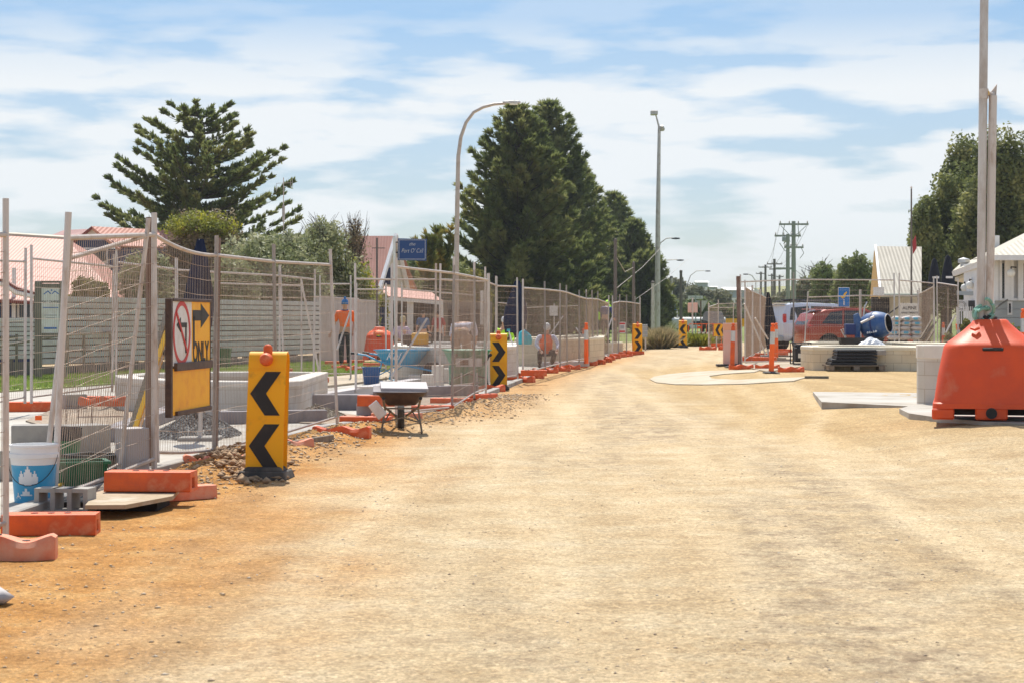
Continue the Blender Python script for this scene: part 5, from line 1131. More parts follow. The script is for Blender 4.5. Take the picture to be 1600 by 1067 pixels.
# ---------------------------------------------------------------- kerb stones, blocks and small building things on the left
def beam(a, b, z0, w_, h_, mt, label, nm='kerb_stone', cat='kerb stone', group='sawn kerb stones'):
    a, b = Vector(a), Vector(b); m_ = (a+b)/2; dv = b-a
    mb = MB(); mb.box((0, 0, h_/2), (dv.length, w_, h_)); o = mb.build(nm, M[mt], bevel=.012, seg=2); o.location = (m_.x, m_.y, z0); o.rotation_euler = (0, 0, math.atan2(dv.y, dv.x)); return tag(o, label, cat, group)
def gp(px, py, z=.055): p = GP(px, py, z); return (p.x, p.y)
beam(gp(344, 662), gp(509, 659), .055, .22, .17, 'bluestone', 'long lilac-grey kerb stone right behind the nearest chevron post')
beam(gp(470, 640), gp(578, 640), .055, .25, .24, 'bluestone', 'dark kerb stone between the white planter and brown wheelbarrow')
beam(gp(558, 648), gp(588, 648), .055, .3, .18, 'palestone', 'short pale kerb stone under the left wheelbarrow handle')
beam(gp(484, 632), gp(650, 603), .055, .25, .16, 'palestone', 'long pale kerb running back toward the blue wheelbarrow')
beam(gp(170, 690), gp(268, 652), .055, .24, .16, 'bluestone', 'kerb stone receding behind the detour sign')
beam(gp(262, 655), gp(345, 638), .055, .24, .16, 'bluestone', 'kerb stone beyond the gravel heap by the sign')
beam(gp(620, 622), gp(742, 618), .055, .24, .20, 'bluestone', 'dark kerb stone behind the panel beside the green barrow')
beam(gp(850, 574), gp(915, 572), .055, .3, .16, 'palestone', 'pale kerb stone behind the small orange feet')
beam(gp(100, 709), gp(162, 706), .055, .34, .30, 'concrete_grey', 'grey rounded concrete block behind the near bucket', 'concrete_block', 'concrete block', None)
beam(gp(19, 708), gp(96, 707), .055, .3, .30, 'concrete_grey', 'long grey concrete block behind the white and blue bucket', 'concrete_block', 'concrete block', None)
beam(gp(-30, 748), gp(26, 746), .055, .5, .26, 'concrete', 'pale concrete block left of the bucket', 'concrete_block', 'concrete block', None)
beam(gp(97, 640), gp(131, 639), .055, .28, .24, 'concrete_grey', 'grey cube shaped block between the two rear orange foot stacks', 'concrete_block', 'concrete block', None)
beam(gp(189, 741), gp(224, 739), .055, .25, .42, 'palestone', 'white stone block standing behind the near leaning brace', 'concrete_block', 'concrete block', None)
beam(gp(332, 620), gp(345, 620), .055, .2, .2, 'palestone', 'little pale block in front of the white planter right of the sign', 'concrete_block', 'concrete block', 'loose paving offcuts')
beam(gp(378, 628), gp(393, 628), .055, .2, .14, 'bluestone', 'little dark block in front of the white planter by the chevron post', 'concrete_block', 'concrete block', 'loose paving offcuts')
beam(gp(560, 626), gp(600, 622), .055, .35, .06, 'palestone', 'thin pale paver lying right of the long kerb', 'paver', 'paver', 'loose paving offcuts')
for i, (px, py) in enumerate(((655, 596), (668, 592), (684, 590), (648, 578), (692, 580), (676, 574))):
    beam(gp(px-9, py+18), gp(px+9, py+18), .055, .3, .16+.16*(i % 3), 'cap', 'cream stone block in the loose pile behind the wire panels by the green barrow', 'stone_block', 'stone block', 'loose cream stone blocks')
o = GP(375, 657, .055); MB().lathe([(.26, 0), (.28, .02), (.28, .13), (.26, .15), (.19, .15), (.19, .0)], 24).build('pit_ring', M['concrete_grey'], smooth=40); tag(COL.objects[-1], 'round grey concrete pit ring left of the nearest chevron post', 'pit ring').location = o
# besser block
o = GP(119, 803, .0); t = MB()
for x in (-.19, -.065, .065, .19): t.box((x, 0, .09), (.035, .19, .18))
for y in (-.08, .08): t.box((0, y, .09), (.345, .03, .174))
t = t.build('besser_block', M['concrete_grey']); t.location = (o.x-.08, o.y+.14, .10); t.rotation_euler = (R(90), 0, R(-8)); tag(t, 'hollow grey besser block under the near wire panel', 'concrete block')
# cover plate
cp = [GP(133, 796, .07), GP(196, 796, .07), GP(270, 776, .10), GP(292, 752, .10), GP(235, 745, .07), GP(162, 762, .07)]
o = cp[0].copy(); mb = MB(); mb.prism([Vector((p.x, p.y, .075+.008*i/5))-Vector((o.x, o.y, 0)) for i, p in enumerate(cp)], (0, 0, .03)); t = mb.build('cover_plate', mat('ply_sheet', (.44, .34, .23), .85, c2=(.36, .27, .17), c3=(.50, .42, .32), scale=2.5, bump=.2)); t.location = (o.x, o.y, 0); tag(t, 'pale ply cover plate over the trench below the bright orange foot block', 'cover plate')
t = MB().box((0, 0, .02), (.8, .5, .10)).build('black_tray', M['dark']); q_ = GP(170, 795, 0); t.location = q_+Vector((0, .1, 0)); tag(t, 'black plastic tray under the edge of the cover plate', 'tray')
# white and blue bucket
def bucket(px, py, s, label, body='barrowblue', top='whitepaint', handle=True, z=.055):
    p = GP(px, py, z); t = thing('bucket', p, label, 'bucket'); t.scale = (s, s, s)
    MB().lathe([(.0, 0), (.128, 0), (.150, .26), (.0, .26)], 28).build('body', M[body], t, smooth=40)
    MB().lathe([(.151, .255), (.156, .30), (.166, .302), (.166, .33), (.158, .332), (.158, .372), (.164, .374), (.164, .39), (.152, .39), (.148, .3), (.0, .3)], 28).build('rim', M[top], t, smooth=40)
    if handle: MB().tube([(.165*math.cos(a), -.165*abs(math.sin(a))*.9-.012, .32-.20*math.sin(a)) for a in np.linspace(0, math.pi, 14)], .003, 5).build('handle', M['black'], t)
    if body == 'barrowblue':
        sp = MB()
        for a, z0, z1, w_ in ((250, .13, .22, .05), (268, .12, .25, .06), (286, .13, .22, .05), (262, .05, .10, .10), (235, .04, .07, .05)):
            for k in range(5):
                a0, a1 = R(a+(k-2.5)*w_*100/1.4), R(a+(k-1.5)*w_*100/1.4); f = lambda z: .128+.022*z/.26+.0015
                b1 = z1-(abs(k-2)*.02); sp.add([(f(z0)*math.cos(a0), f(z0)*math.sin(a0), z0), (f(z0)*math.cos(a1), f(z0)*math.sin(a1), z0), (f(b1)*math.cos(a1), f(b1)*math.sin(a1), b1), (f(b1)*math.cos(a0), f(b1)*math.sin(a0), b1)], [(0, 1, 2, 3)])
        sp.build('paint_splash', M['whitepaint'], t)
    return t
M['bucketblue'] = M['barrowblue']
bucket(53, 783, 1.13, 'large white bucket with a splashed light blue band at the left edge')
bucket(104, 724, .9, 'dark green-grey bucket behind the near white and blue one', 'greenbin', 'trousers', False)
def crate(px, py, dims, label, mt, z=.055, rz=0, nm='crate'):
    p = GP(px, py, z); t = thing(nm, p, label, nm.replace('_', ' ')); w_, d_, h_ = dims; t.rotation_euler = (0, 0, R(rz)); mb = MB()
    for sx in (-1, 1): mb.box((sx*w_/2, 0, h_/2), (.018, d_, h_), ry=R(5*sx)); 
    for sy in (-1, 1): mb.box((0, sy*d_/2, h_/2), (w_-.02, .018, h_), rx=R(-5*sy))
    mb.box((0, 0, .01), (w_-.03, d_-.03, .02)); mb.build('shell', M[mt], t, bevel=.004)
    rm = MB()
    for sx in (-1, 1): rm.box((sx*(w_/2+.02), 0, h_), (.04, d_+.08, .025))
    for sy in (-1, 1): rm.box((0, sy*(d_/2+.02), h_), (w_-.0, .04, .024))
    for k in range(4): rm.box((-w_/2+w_*(k+.5)/4, -d_/2-.02, h_/2), (.012, .02, h_*.8))
    rm.build('rim', M[mt], t); return t
crate(122, 758, (.42, .3, .20), 'dark green plastic crate behind the near wire panel', 'greenbin', rz=20)
crate(150, 738, (.40, .32, .16), 'black plastic crate beside the green one near the leaning brace', 'black', rz=-25)
crate(580, 600, (.32, .3, .36), 'blue plastic tub standing left of the blue wheelbarrow', 'crateblue', rz=8, nm='tub')
t = crate(347, 575, (.42, .4, .55), 'green wheelie bin on the lawn behind the navy umbrella', 'greenbin', .085, nm='bin')
for sx in (-1, 1): MB().lathe([(.0, 0), (.07, 0), (.07, .04), (0, .04)], 10, Matrix.Rotation(R(90), 3, 'Y'), (sx*.2-.02, .2, .07)).build('wheel', M['black'], t)
# spirit levels and timber offcuts
def level(a, b, label, mt='level', w_=.06, h_=.025):
    a, b = Vector(a), Vector(b); o = (a+b)/2; t = thing('spirit_level', o, label, 'spirit level', 'yellow spirit levels'); v = b-a; m = v.to_track_quat('X', 'Z'); t.rotation_mode = 'QUATERNION'; t.rotation_quaternion = m
    L_ = v.length; MB().box((0, 0, 0), (L_, h_, w_)).build('body', M[mt], t, bevel=.003); MB().box((0, -h_*.55, 0), (L_*.96, .004, w_*.45)).build('face', M['whitepaint'], t)
    for x in (-L_*.35, 0, L_*.35): MB().box((x, -h_*.7, 0), (.05, .006, w_*.6)).build('vial', M['black'], t)
level(P(89, 765, 15.2), P(152, 732, 17.2), 'yellow spirit level lying propped behind the near wire panel', w_=.085)
level(P(192, 735, 17.0), P(262, 520, 17.9), 'tall yellow and white spirit level leaning against the near fence', w_=.07, h_=.05)
t = MB().box((0, 0, 0), (2.35, .05, .09)).build('timber_prop', M['wood_grey']); a_, b_ = P(186, 737, 17.1), P(252, 526, 18.1); t.location = (a_+b_)/2; t.rotation_mode = 'QUATERNION'; t.rotation_quaternion = (b_-a_).to_track_quat('X', 'Z'); tag(t, 'grey timber prop leaning beside the tall spirit level', 'timber')
t = MB().box((0, 0, 0), (1.1, .04, .07)).build('timber_offcut', M['wood_grey']); a_, b_ = P(108, 770, 15.5), P(180, 720, 17.3); t.location = (a_+b_)/2; t.rotation_mode = 'QUATERNION'; t.rotation_quaternion = (b_-a_).to_track_quat('X', 'Z'); tag(t, 'grey steel offcut lying across behind the near wire panel', 'offcut')
t = thing('formwork_frame', GP(125, 700, .055), 'small rusty wire frame with an orange tag behind the bucket', 'wire frame')
for x in (-.15, -.02, .13): MB().cyl((x, 0, 0), (x, 0, .48), .006, n=4).build('rod', M['rustpost'], t)
MB().cyl((-.16, 0, .46), (.14, 0, .46), .006, n=4).build('rod', M['rustpost'], t); MB().box((-.45, 0, .33), (.07, .02, .05)).build('tag', M['hiorange'], t)
# formwork timber behind first panels
beam(gp(330, 722, .03), gp(520, 690, .03), .0, .04, .12, 'wood', 'timber edge board at the foot of the fence behind the chevron post', 'edge_board', 'board', None)
# navy folded umbrella
def umbrella(px, d, ypole, ytop, ybot, half, label, mt, lean=0, seed=1):
    g_ = GX(px, d); t = thing('folded_umbrella', g_, label, 'umbrella', 'folded site umbrellas'); zt, zb = Z(ytop, d)-g_.z, Z(ybot, d)-g_.z; r = half/F*d
    rings = []; n = 22
    for i in range(12):
        u = i/11; z = zt+(zb-zt)*u; rr = r*(.22+.78*min(1, u*1.7)**.9)*(1 if u < .8 else 1-.25*(u-.8)/.2); rings.append([Vector((rr*(1+.16*math.cos(k*6.283*5/n+u))*math.cos(6.283*k/n)+lean*u*r, rr*.7*(1+.16*math.cos(k*6.283*5/n))*math.sin(6.283*k/n), z)) for k in range(n)])
    MB().loft(rings).build('canopy', M[mt], t, smooth=50); MB().cyl((0, 0, 0), (0, 0, zt), .025).build('pole', M['galv'], t, smooth=40)
    MB().box((0, 0, .05), (.45, .45, .1)).build('base', M['concrete_grey'], t, bevel=.01); return t
umbrella(313, 21.5, 600, 374, 532, 22, 'navy folded umbrella behind the ONLY sign and rusty stake', 'navycloth', -.25)
umbrella(808, 47, 540, 439, 520, 17, 'dark navy folded umbrella behind the second chevron post', 'navycloth', -.3)
umbrella(1200, 60, 540, 457, 545, 9, 'small folded black umbrella at the end of the right side fence', 'blackcloth', .6)

# ---------------------------------------------------------------- wheelbarrows
def barrow(name, loc, rz, tray, frame, label, scale=1.0, tubw=.34, deep=.26):
    t = thing(name, loc, label, 'wheelbarrow', 'builders wheelbarrows', R(rz)); t.scale = (scale,)*3
    # x = sideways, +y = front (wheel), -y = handles
    def rr(hx, y0, y1, z, k=5, cr=.1):
        pts = []
        for cx, cy, a0 in ((hx-cr, y1-cr, 0), (-hx+cr, y1-cr, 90), (-hx+cr, y0+cr, 180), (hx-cr, y0+cr, 270)):
            for i in range(k): a = R(a0+90*i/(k-1)); pts.append(Vector((cx+cr*math.cos(a), cy+cr*math.sin(a), z)))
        return pts
    zt = .62
    outer = [rr(tubw*.55, -.25, .28, zt-deep), rr(tubw*.62, -.30, .36, zt-deep+.02), rr(tubw*.96, -.42, .52, zt-.02), rr(tubw, -.45, .56, zt), rr(tubw+.015, -.465, .575, zt), rr(tubw+.015, -.465, .575, zt+.015), rr(tubw-.01, -.44, .55, zt+.01), rr(tubw*.94, -.41, .50, zt-.02), rr(tubw*.6, -.28, .34, zt-deep+.03), rr(tubw*.5, -.2, .25, zt-deep+.025)]
    MB().loft(outer).build('tray', M[tray], t, smooth=45)
    for s in (-1, 1):
        MB().tube([(s*.07, .80, .20), (s*.17, .3, .30), (s*.26, -.35, .40), (s*.28, -.62, .52), (s*.28, -.92, .56)], .019, 8).build('handle', M[frame], t, smooth=50)
        MB().tube([(s*.28, -.80, .552), (s*.28, -.95, .562)], .026, 8).build('grip', M['black'], t, smooth=50)
        MB().tube([(s*.25, -.28, .40), (s*.31, -.36, .02), (s*.31, -.24, .0)], .017, 8).build('leg', M[frame], t, smooth=50)
        MB().tube([(s*.30, -.34, .12), (s*.16, .05, .33)], .011, 6).build('stay', M[frame], t, smooth=50)
    MB().tube([(-.30, -.35, .16), (0, -.35, .24), (.30, -.35, .16)], .012, 6).build('cross_brace', M[frame], t, smooth=50)
    MB().tube([(-.25, -.33, .38), (.25, -.33, .38)], .012, 6).build('cross_brace', M[frame], t)
    mW = Matrix.Rotation(R(90), 3, 'Y'); wh = MB().lathe([(.11, -.05), (.17, -.055), (.198, -.03), (.203, 0), (.198, .03), (.17, .055), (.11, .05)], 24, mW, (0, .72, .2)).build('tyre', M['rubber'], t, smooth=50)
    MB().lathe([(0, -.03), (.115, -.035), (.115, .035), (0, .03)], 16, mW, (0, .72, .2)).build('rim', M[frame], wh, smooth=40); MB().cyl((-.08, .72, .2), (.08, .72, .2), .012).build('axle', M['galv2'], wh)
    return t
g_ = GP(625, 679); barrow('wheelbarrow', (g_.x+.0, g_.y+.3, .02), 4, 'brownframe', 'wood', 'rusty brown wheelbarrow loaded with pale stone slabs on the rubble', .82, .38, .2)
t = MB().box((0, 0, 0), (.60, .46, .045)).build('stone_slab', M['palestone'], bevel=.006); t.location = (g_.x+.03, g_.y+.33, .595); t.rotation_euler = (R(9), R(1), R(6)); tag(t, 'pale speckled stone slab, top one on the brown wheelbarrow', 'stone slab', 'slabs on the wheelbarrow')
t = MB().box((0, 0, 0), (.68, .5, .05)).build('stone_slab', M['bluestone'], bevel=.006); t.location = (g_.x-.02, g_.y+.29, .543); t.rotation_euler = (R(7), R(1), R(4)); tag(t, 'blue-grey stone slab under the pale slab on the brown wheelbarrow', 'stone slab', 'slabs on the wheelbarrow')
t = MB().box((0, 0, 0), (.13, .06, .22)).build('paper_bag', M['signwhite'], bevel=.01); t.location = P(590, 640, g_.y-.1); t.rotation_euler = (0, R(-38), 0); tag(t, 'small white packet hanging under the left barrow handle', 'packet')
g_ = GP(616, 600); barrow('wheelbarrow', (g_.x+.1, g_.y+.4, .06), -110, 'barrowblue', 'barrowblue', 'light blue wheelbarrow beside the red water-filled barrier', 1.12, .34, .3)
t = COL.objects[0]
g_ = GP(727, 611); t = barrow('wheelbarrow', (g_.x+.02, g_.y+.5, .06), 8, 'barrowgreen', 'trousers', 'green plastic tub barrow behind wire mesh left of the second chevron post', 1.22, .36, .34)
MB().box((-.02, -.47, .43), (.44, .012, .14)).build('sticker', M['signwhite'], t); MB().box((-.10, -.478, .43), (.14, .01, .09)).build('sticker_print', M['rustpost'], t)
for x_ in (-.14, .12): MB().box((x_, -.42, .16), (.03, .02, .2)).build('strut', M['silver'], t)
MB().box((0, -.2, .22), (.62, .3, .36)).build('under_panel', M['barrowgreen'], t, bevel=.02)
bw_ = [o for o in COL.objects if o.name.startswith('wheelbarrow') and 'blue' in o.get('label', '')][0]
txt('Kel', .22, M['whitepaint'], bw_, (.352, .0, .50), rz=R(90), shear=.35, rx=74)

# ---------------------------------------------------------------- compactor, lime bin items
g_ = GP(655, 590); t = thing('plate_compactor', (g_.x, g_.y, .06), 'yellow engined compactor right of the blue wheelbarrow', 'compactor')
MB().box((0, 0, .08), (.7, .5, .14), taper=.9).build('base_plate', M['rustpost'], t, bevel=.02); MB().box((.02, 0, .9), (.42, .36, .3)).build('engine', M['machyellow'], t, bevel=.05, seg=2); MB().box((-.3, 0, .88), (.2, .3, .28)).build('motor', M['brownframe'], t, bevel=.03)
MB().box((0, 0, .45), (.5, .36, .62)).build('body', M['rustpost'], t, bevel=.03); MB().tube([(.2, 0, .8), (.32, 0, .82), (.34, 0, 1.02), (.2, 0, 1.06)], .025, 6).build('handle', M['black'], t)
# ---------------------------------------------------------------- water filled barriers
def tank(loc, s, label):
    t = thing('water_barrier', loc, label, 'barrier', 'red water-filled barriers'); t.scale = (s,)*3
    def rs(z, h, cr, k=6, nt=0):
        pts = []
        for cx, cy, a0 in ((h-cr, h-cr, 0), (-h+cr, h-cr, 90), (-h+cr, -h+cr, 180), (h-cr, -h+cr, 270)):
            for i in range(k): a = R(a0+90*i/(k-1)); pts.append(Vector((cx+cr*math.cos(a), cy+cr*math.sin(a), z)))
        return pts
    MB().loft([rs(.14, .735, .14), rs(.2, .73, .15), rs(.22, .715, .18), rs(.55, .67, .26), rs(.88, .605, .30), rs(.925, .595, .30), rs(.955, .575, .30), rs(.99, .53, .28), rs(1.12, .36, .22), rs(1.22, .25, .16), rs(1.26, .22, .13), rs(1.275, .19, .12)]).build('body', M['redtank'], t, smooth=32)
    ft = []
    for sx in (-1, 1):
        for sy in (-1, 1): MB().box((sx*.60, sy*.60, .07), (.28, .28, .14), taper=1.0).build('foot', M['redtank'], t, bevel=.02)
    for sy in (-1, 1): MB().box((0, sy*.60, .075), (.40, .27, .15)).build('foot', M['redtank'], t, bevel=.02)
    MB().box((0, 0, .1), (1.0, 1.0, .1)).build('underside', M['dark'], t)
    c = MB(); m = Matrix.Rotation(R(90), 3, 'X'); c.lathe([(.07, 0), (.07, .02), (.045, .02), (.045, .005), (0, .005)], 16, m, (0, -.735, .085)); c.build('drain_plug', M['black'], t, smooth=40)
    MB().box((.02, -.60, .895), (.26, .05, .045)).build('grip_recess', M['black'], t, bevel=.01)
    MB().tube([(-.25, -.36, 1.16), (-.2, -.40, 1.14), (-.15, -.36, 1.16)], .02, 6).build('lug', M['redtank'], t)
    MB().lathe([(.09, 0), (.09, .03), (.06, .05), (0, .05)], 14, None, (.0, 0, 1.27)).build('collar', M['black'], t)
    return t
g_ = GP(1549, 656, .05); tk_ = tank((g_.x+.17, g_.y+.70, g_.z), .95, 'big red-orange water-filled barrier carrying two tall poles at the right edge'); tk_.rotation_euler = (0, 0, R(-13.5))
mt_ = thing('mast', (g_.x, g_.y+.72, g_.z), 'pair of tall clamped galvanised poles standing on the big red barrier', 'mast'); dm = g_.y+.72
def ml(px, py): return P(px, py, dm)-mt_.location
MB().tube([ml(1532, 494)+Vector((0, 0, -.1)), ml(1535, 250), ml(1538.5, -60)], .052, 12).build('pole', M['galv2'], mt_, smooth=50)
MB().tube([ml(1545, 505), ml(1548, 380), ml(1551.5, 150)], .05, 12).build('pole', M['galv'], mt_, smooth=50)
MB().tube([ml(1533.5, 147), ml(1553, 148)], .03, 8).build('clamp', M['galv'], mt_); MB().lathe([(.06, -.06), (.06, .06)], 12, None, ml(1537, 147)).build('collar', M['galv'], mt_, smooth=40)
MB().prism([ml(1547, 158), ml(1556, 160), ml(1558, 132), ml(1549, 144)], (0, .06, 0)).build('bracket', M['galv'], mt_); MB().box(ml(1543, 146), (.03, .06, .05)).build('bolt', M['level'], mt_)
MB().tube([ml(1541, 160), ml(1541, 215)], .008, 4).build('cable', M['galv2'], mt_)
cl = MB(); q_ = ml(1535, 490)
for k in range(7): a = k*.9; cl.tube([q_+Vector((.12*math.cos(a+b), -.07+.05*math.sin(b*2), .12*math.sin(a+b)+.02*k-.06)) for b in np.linspace(0, 2.4, 7)], .022, 5)
cl.build('rope_bundle', M['greencloth'], mt_, smooth=60)
MB().lathe([(.1, 0), (.1, .04), (.06, .06), (0, .06)], 14, None, ml(1545, 500)).build('boot', M['black'], mt_)
g_ = GP(592, 557, .06); g_ = Vector((X(593, 63.5), 63.5, .07)); dup(tk_, g_, 0, 'distant red water-filled barrier with a hi-vis vest beside the white fence', 'red water-filled barriers', (.72, .72, .88))
t = thing('hivis_vest', (g_.x, g_.y, g_.z+.88), 'orange and lime hi-vis vest draped over the distant red barrier', 'vest'); MB().lathe([(.43, -.10), (.42, .0), (.34, .08), (.22, .14), (.18, .13), (.3, .06), (.4, -.1)], 16).build('fabric', M['hiorange'], t, smooth=60); MB().lathe([(.435, -.10), (.43, -.04), (.42, -.04), (.42, -.1)], 16).build('stripe', M['lime'], t)

# ---------------------------------------------------------------- flexible bollards
def bollard(px, py, label, lean=0, colr='hiorange', h=1.12, base=True, sc_=1.0, off=0):
    p = GP(px, py, off); t = thing('flexible_bollard', p, label, 'bollard', 'orange flexible bollards'); t.scale = (sc_,)*3; t.rotation_euler = (0, R(lean), 0)
    r0, r1 = .062, .050; rz = lambda z: r0+(r1-r0)*z/h
    MB().lathe([(rz(.04), .04), (rz(h*.62), h*.62), (rz(h*.63), h*.63), (rz(h*.94), h*.94), (.03, h*.955), (0, h*.955)], 18).build('stem', M[colr], t, smooth=40)
    MB().lathe([(rz(h*.62)+.003, h*.60), (rz(h*.84)+.003, h*.84)], 18).build('reflective_band', M['white_refl'], t, smooth=40)
    MB().lathe([(.026, h*.95), (.026, h*.965), (.046, h*.97), (.046, h*1.0), (.03, h*1.015), (0, h*1.015)], 14).build('top_knob', M[colr], t, smooth=40)
    if base: MB().lathe([(.20, 0), (.20, .02), (.16, .035), (.075, .05), (.0, .05)], 18).build('rubber_base', M['rubber'], t, smooth=30)
    return t
bollard(1205, 583, 'nearest tall orange bollard with dusty band in front of the right compound', 2, sc_=1.02)
bollard(1213, 562, 'orange bollard with white band just behind the nearest tall one', sc_=1.0)
bollard(1144, 574, 'red-orange bollard in front of the pale plastic panel', 1.5, 'orange', sc_=1.02)
bollard(1170, 557, 'orange bollard behind the corner stake of the right compound', sc_=1.0); bollard(1175, 554, 'slanting orange bollard behind the corner stake, right one', 4, sc_=.9)
bollard(916, 570, 'orange flexible bollard with white band on the left fence line', colr='hiorange', off=.1, base=False, sc_=1.1)
bollard(912, 564, 'second orange bollard hidden behind the one on the left fence line', base=True)
bollard(1508, 560, 'tilted orange bollard just left of the big red barrier', -14, sc_=1.0)
bollard(1599, 572, 'orange bollard cut by the right edge behind the big red barrier', 0, 'hiorange', sc_=1.35)
bollard(1474, 553, 'orange bollard behind the mesh left of the red barrier', colr='orange')
# pale plastic panel behind bollard
g_ = GP(1136, 572.5); t = thing('plastic_sleeve', (g_.x+.16, g_.y+.4, g_.z), 'pale pink translucent panel sleeve behind the red-orange bollard at the corner', 'sleeve')
MB().loft([[Vector((x, y, z)) for x, y in ((-.22, -.04), (.22, -.04), (.22, .04), (-.22, .04))] for z in (.05, .5, .9, 1.16)]).build('shell', M['clear_pink'], t, bevel=.01); MB().box((0, 0, 1.05), (.45, .09, .17)).build('orange_tint', mat('pale_orange', (.85, .42, .25), .5), t); MB().box((-.1, 0, .03), (.6, .4, .06)).build('base', M['rubber'], t, bevel=.01)
# striped chevron board
o = P(1128.5, 516, 82); t = thing('chevron_board', (o.x, o.y, gz(o.x, 82)), 'horizontal yellow and black striped chevron board left of the corner stake', 'sign'); zc = o.z-gz(o.x, 82); w_ = 26/F*82*1.0; h_ = 19/F*82
MB().box((0, 0, zc), (w_, .03, h_)).build('board', M['yellow'], t)
mb = MB()
for k in range(3): x0 = -w_/2+.06+k*.25; mb.prism([(x0+a, -.016, zc+b) for a, b in ((.12, h_/2-.02), (0, 0), (.12, -h_/2+.02), (.24, -h_/2+.02), (.12, 0), (.24, h_/2-.02))], (0, -.004, 0))
mb.build('chevrons', M['black'], t)
for s in (-.25, .25): MB().box((s, .04, zc/2), (.05, .05, zc)).build('post', M['galv'], t)
# orange pedestrian barrier
o = GP(1076, 541); t = thing('pedestrian_barrier', o, 'orange tubular pedestrian barrier right of the farthest chevron post', 'barrier'); sc2 = 88/F
xs = [0, 14*sc2, 21*sc2, 28*sc2, 39*sc2, 52*sc2]
MB().tube([(0, 0, 0), (0, 0, .95), (.06, .02, 1.03), (xs[-1], .5, 1.03)], .02, 6).build('frame', M['hiorange'], t); MB().tube([(0, 0, .12), (xs[-1], .5, .12)], .015, 5).build('frame', M['hiorange'], t)
for i, x in enumerate(xs[1:]): MB().cyl((x, x*.3, .12), (x, x*.3, 1.03), .013, n=5).build('bar', M['hiorange'], t)
MB().box((17.5*sc2, .1, .87), (.22, .03, .1)).build('plate', M['orange'], t)
# temp road sign with black base
o = GP(1082, 541); t = thing('road_sign', o, 'back of a square white sign on a pole with a black rubber base', 'sign'); MB().cyl((0, 0, 0), (0, 0, Z(472, o.y)), .04, n=8).build('post', M['galv'], t); q_ = P(1082.5, 481, o.y)-o; MB().box((q_.x, .05, q_.z), (.46, .02, .46)).build('plate', M['clear_pink'], t, bevel=.02); MB().box((0, 0, .06), (.42, .42, .12)).build('base', M['rubber'], t, bevel=.02)
o = GX(1095, 120); t = thing('give_way_sign', o, 'grey back of an inverted triangle give way sign', 'sign'); d = 120; MB().cyl((0, 0, 0), (0, 0, Z(470, d)-o.z), .045, n=8).build('post', M['rustpost'], t); MB().prism([P(1087.5, 470, d)-o, P(1106, 470, d)-o, P(1097, 488, d)-o], (0, .03, 0)).build('plate', M['galv2'], t)
o = GX(1087, 125); t = thing('street_name_sign', o, 'white street name sign on a thin grey post beside the give way sign', 'sign'); d = 125; MB().cyl((0, 0, 0), (0, 0, Z(462, d)-o.z), .04, n=8).build('post', M['greypaint'], t); q_ = P(1086.5, 465, d)-o; MB().box((q_.x, 0, q_.z), (23/F*d, .03, 5/F*d)).build('blade', M['signwhite'], t)
bars = MB()
for k in range(9): bars.box((q_.x-.33+k*.085, -.02, q_.z), (.05, .006, .10 if k % 3 else .07))
bars.build('faded_text', M['greypaint'], t)
o = GX(1049, 150); t = thing('direction_sign', o, 'blue and white direction sign half hidden by the dark pines', 'sign'); q_ = P(1049, 480, 150)-o; MB().box((q_.x, 0, q_.z), (.72, .04, .55)).build('plate', M['signgreen'], t); MB().box((q_.x+.1, -.03, q_.z+.12), (.4, .02, .12)).build('lettering_strip', M['signwhite'], t); MB().cyl((0, 0, 0), (0, 0, q_.z), .04).build('post', M['galv'], t)
o = GX(1058, 150); t = thing('marker_post', o, 'short white marker post beside the blue direction sign', 'post'); MB().box((0, 0, (Z(484, 150)-o.z)/2), (.12, .05, Z(484, 150)-o.z), taper=.9).build('post', M['signwhite'], t)
# grey backed sign behind third chevron
o = GP(1006, 552); t = thing('service_box', (o.x, o.y+5, o.z), 'grey latticed box behind the third chevron post', 'box'); q_ = P(1001, 517, o.y+5)-Vector((o.x, o.y+5, o.z)); MB().box((q_.x, 0, q_.z), (.55, .4, .52)).build('case', M['greypaint'], t, bevel=.01)
for k in range(3): MB().box((q_.x, -.21, q_.z-.16+.16*k), (.56, .02, .02)).build('slat', M['galv2'], t)
for s in (-.2, .2): MB().box((q_.x+s, 0, (q_.z-.26)/2), (.06, .06, q_.z-.26)).build('leg', M['galv'], t)
# white notice on fence
o = P(972, 512, 71.2); t = thing('fence_notice', o, 'small white notice with a red border wired to the far left fence', 'notice'); MB().box((0, -.03, 0), (.27, .01, .42)).build('plate', M['signwhite'], t)
for z_, w_, h_, m_ in ((.15, .22, .06, 'signred'), (.02, .15, .13, 'greypaint'), (-.15, .22, .06, 'signred')): MB().box((0, -.037, z_), (w_, .004, h_)).build('print', M[m_], t)
o = P(865, 486, 63); t = thing('white_board_sign', (o.x, o.y, 0), 'white board sign on a post behind the crouching worker', 'sign'); MB().box((0, 0, o.z), (.28, .03, .34)).build('plate', M['signwhite'], t); MB().cyl((.02, .03, 0), (.02, .03, o.z+.25), .02).build('post', M['galv'], t)
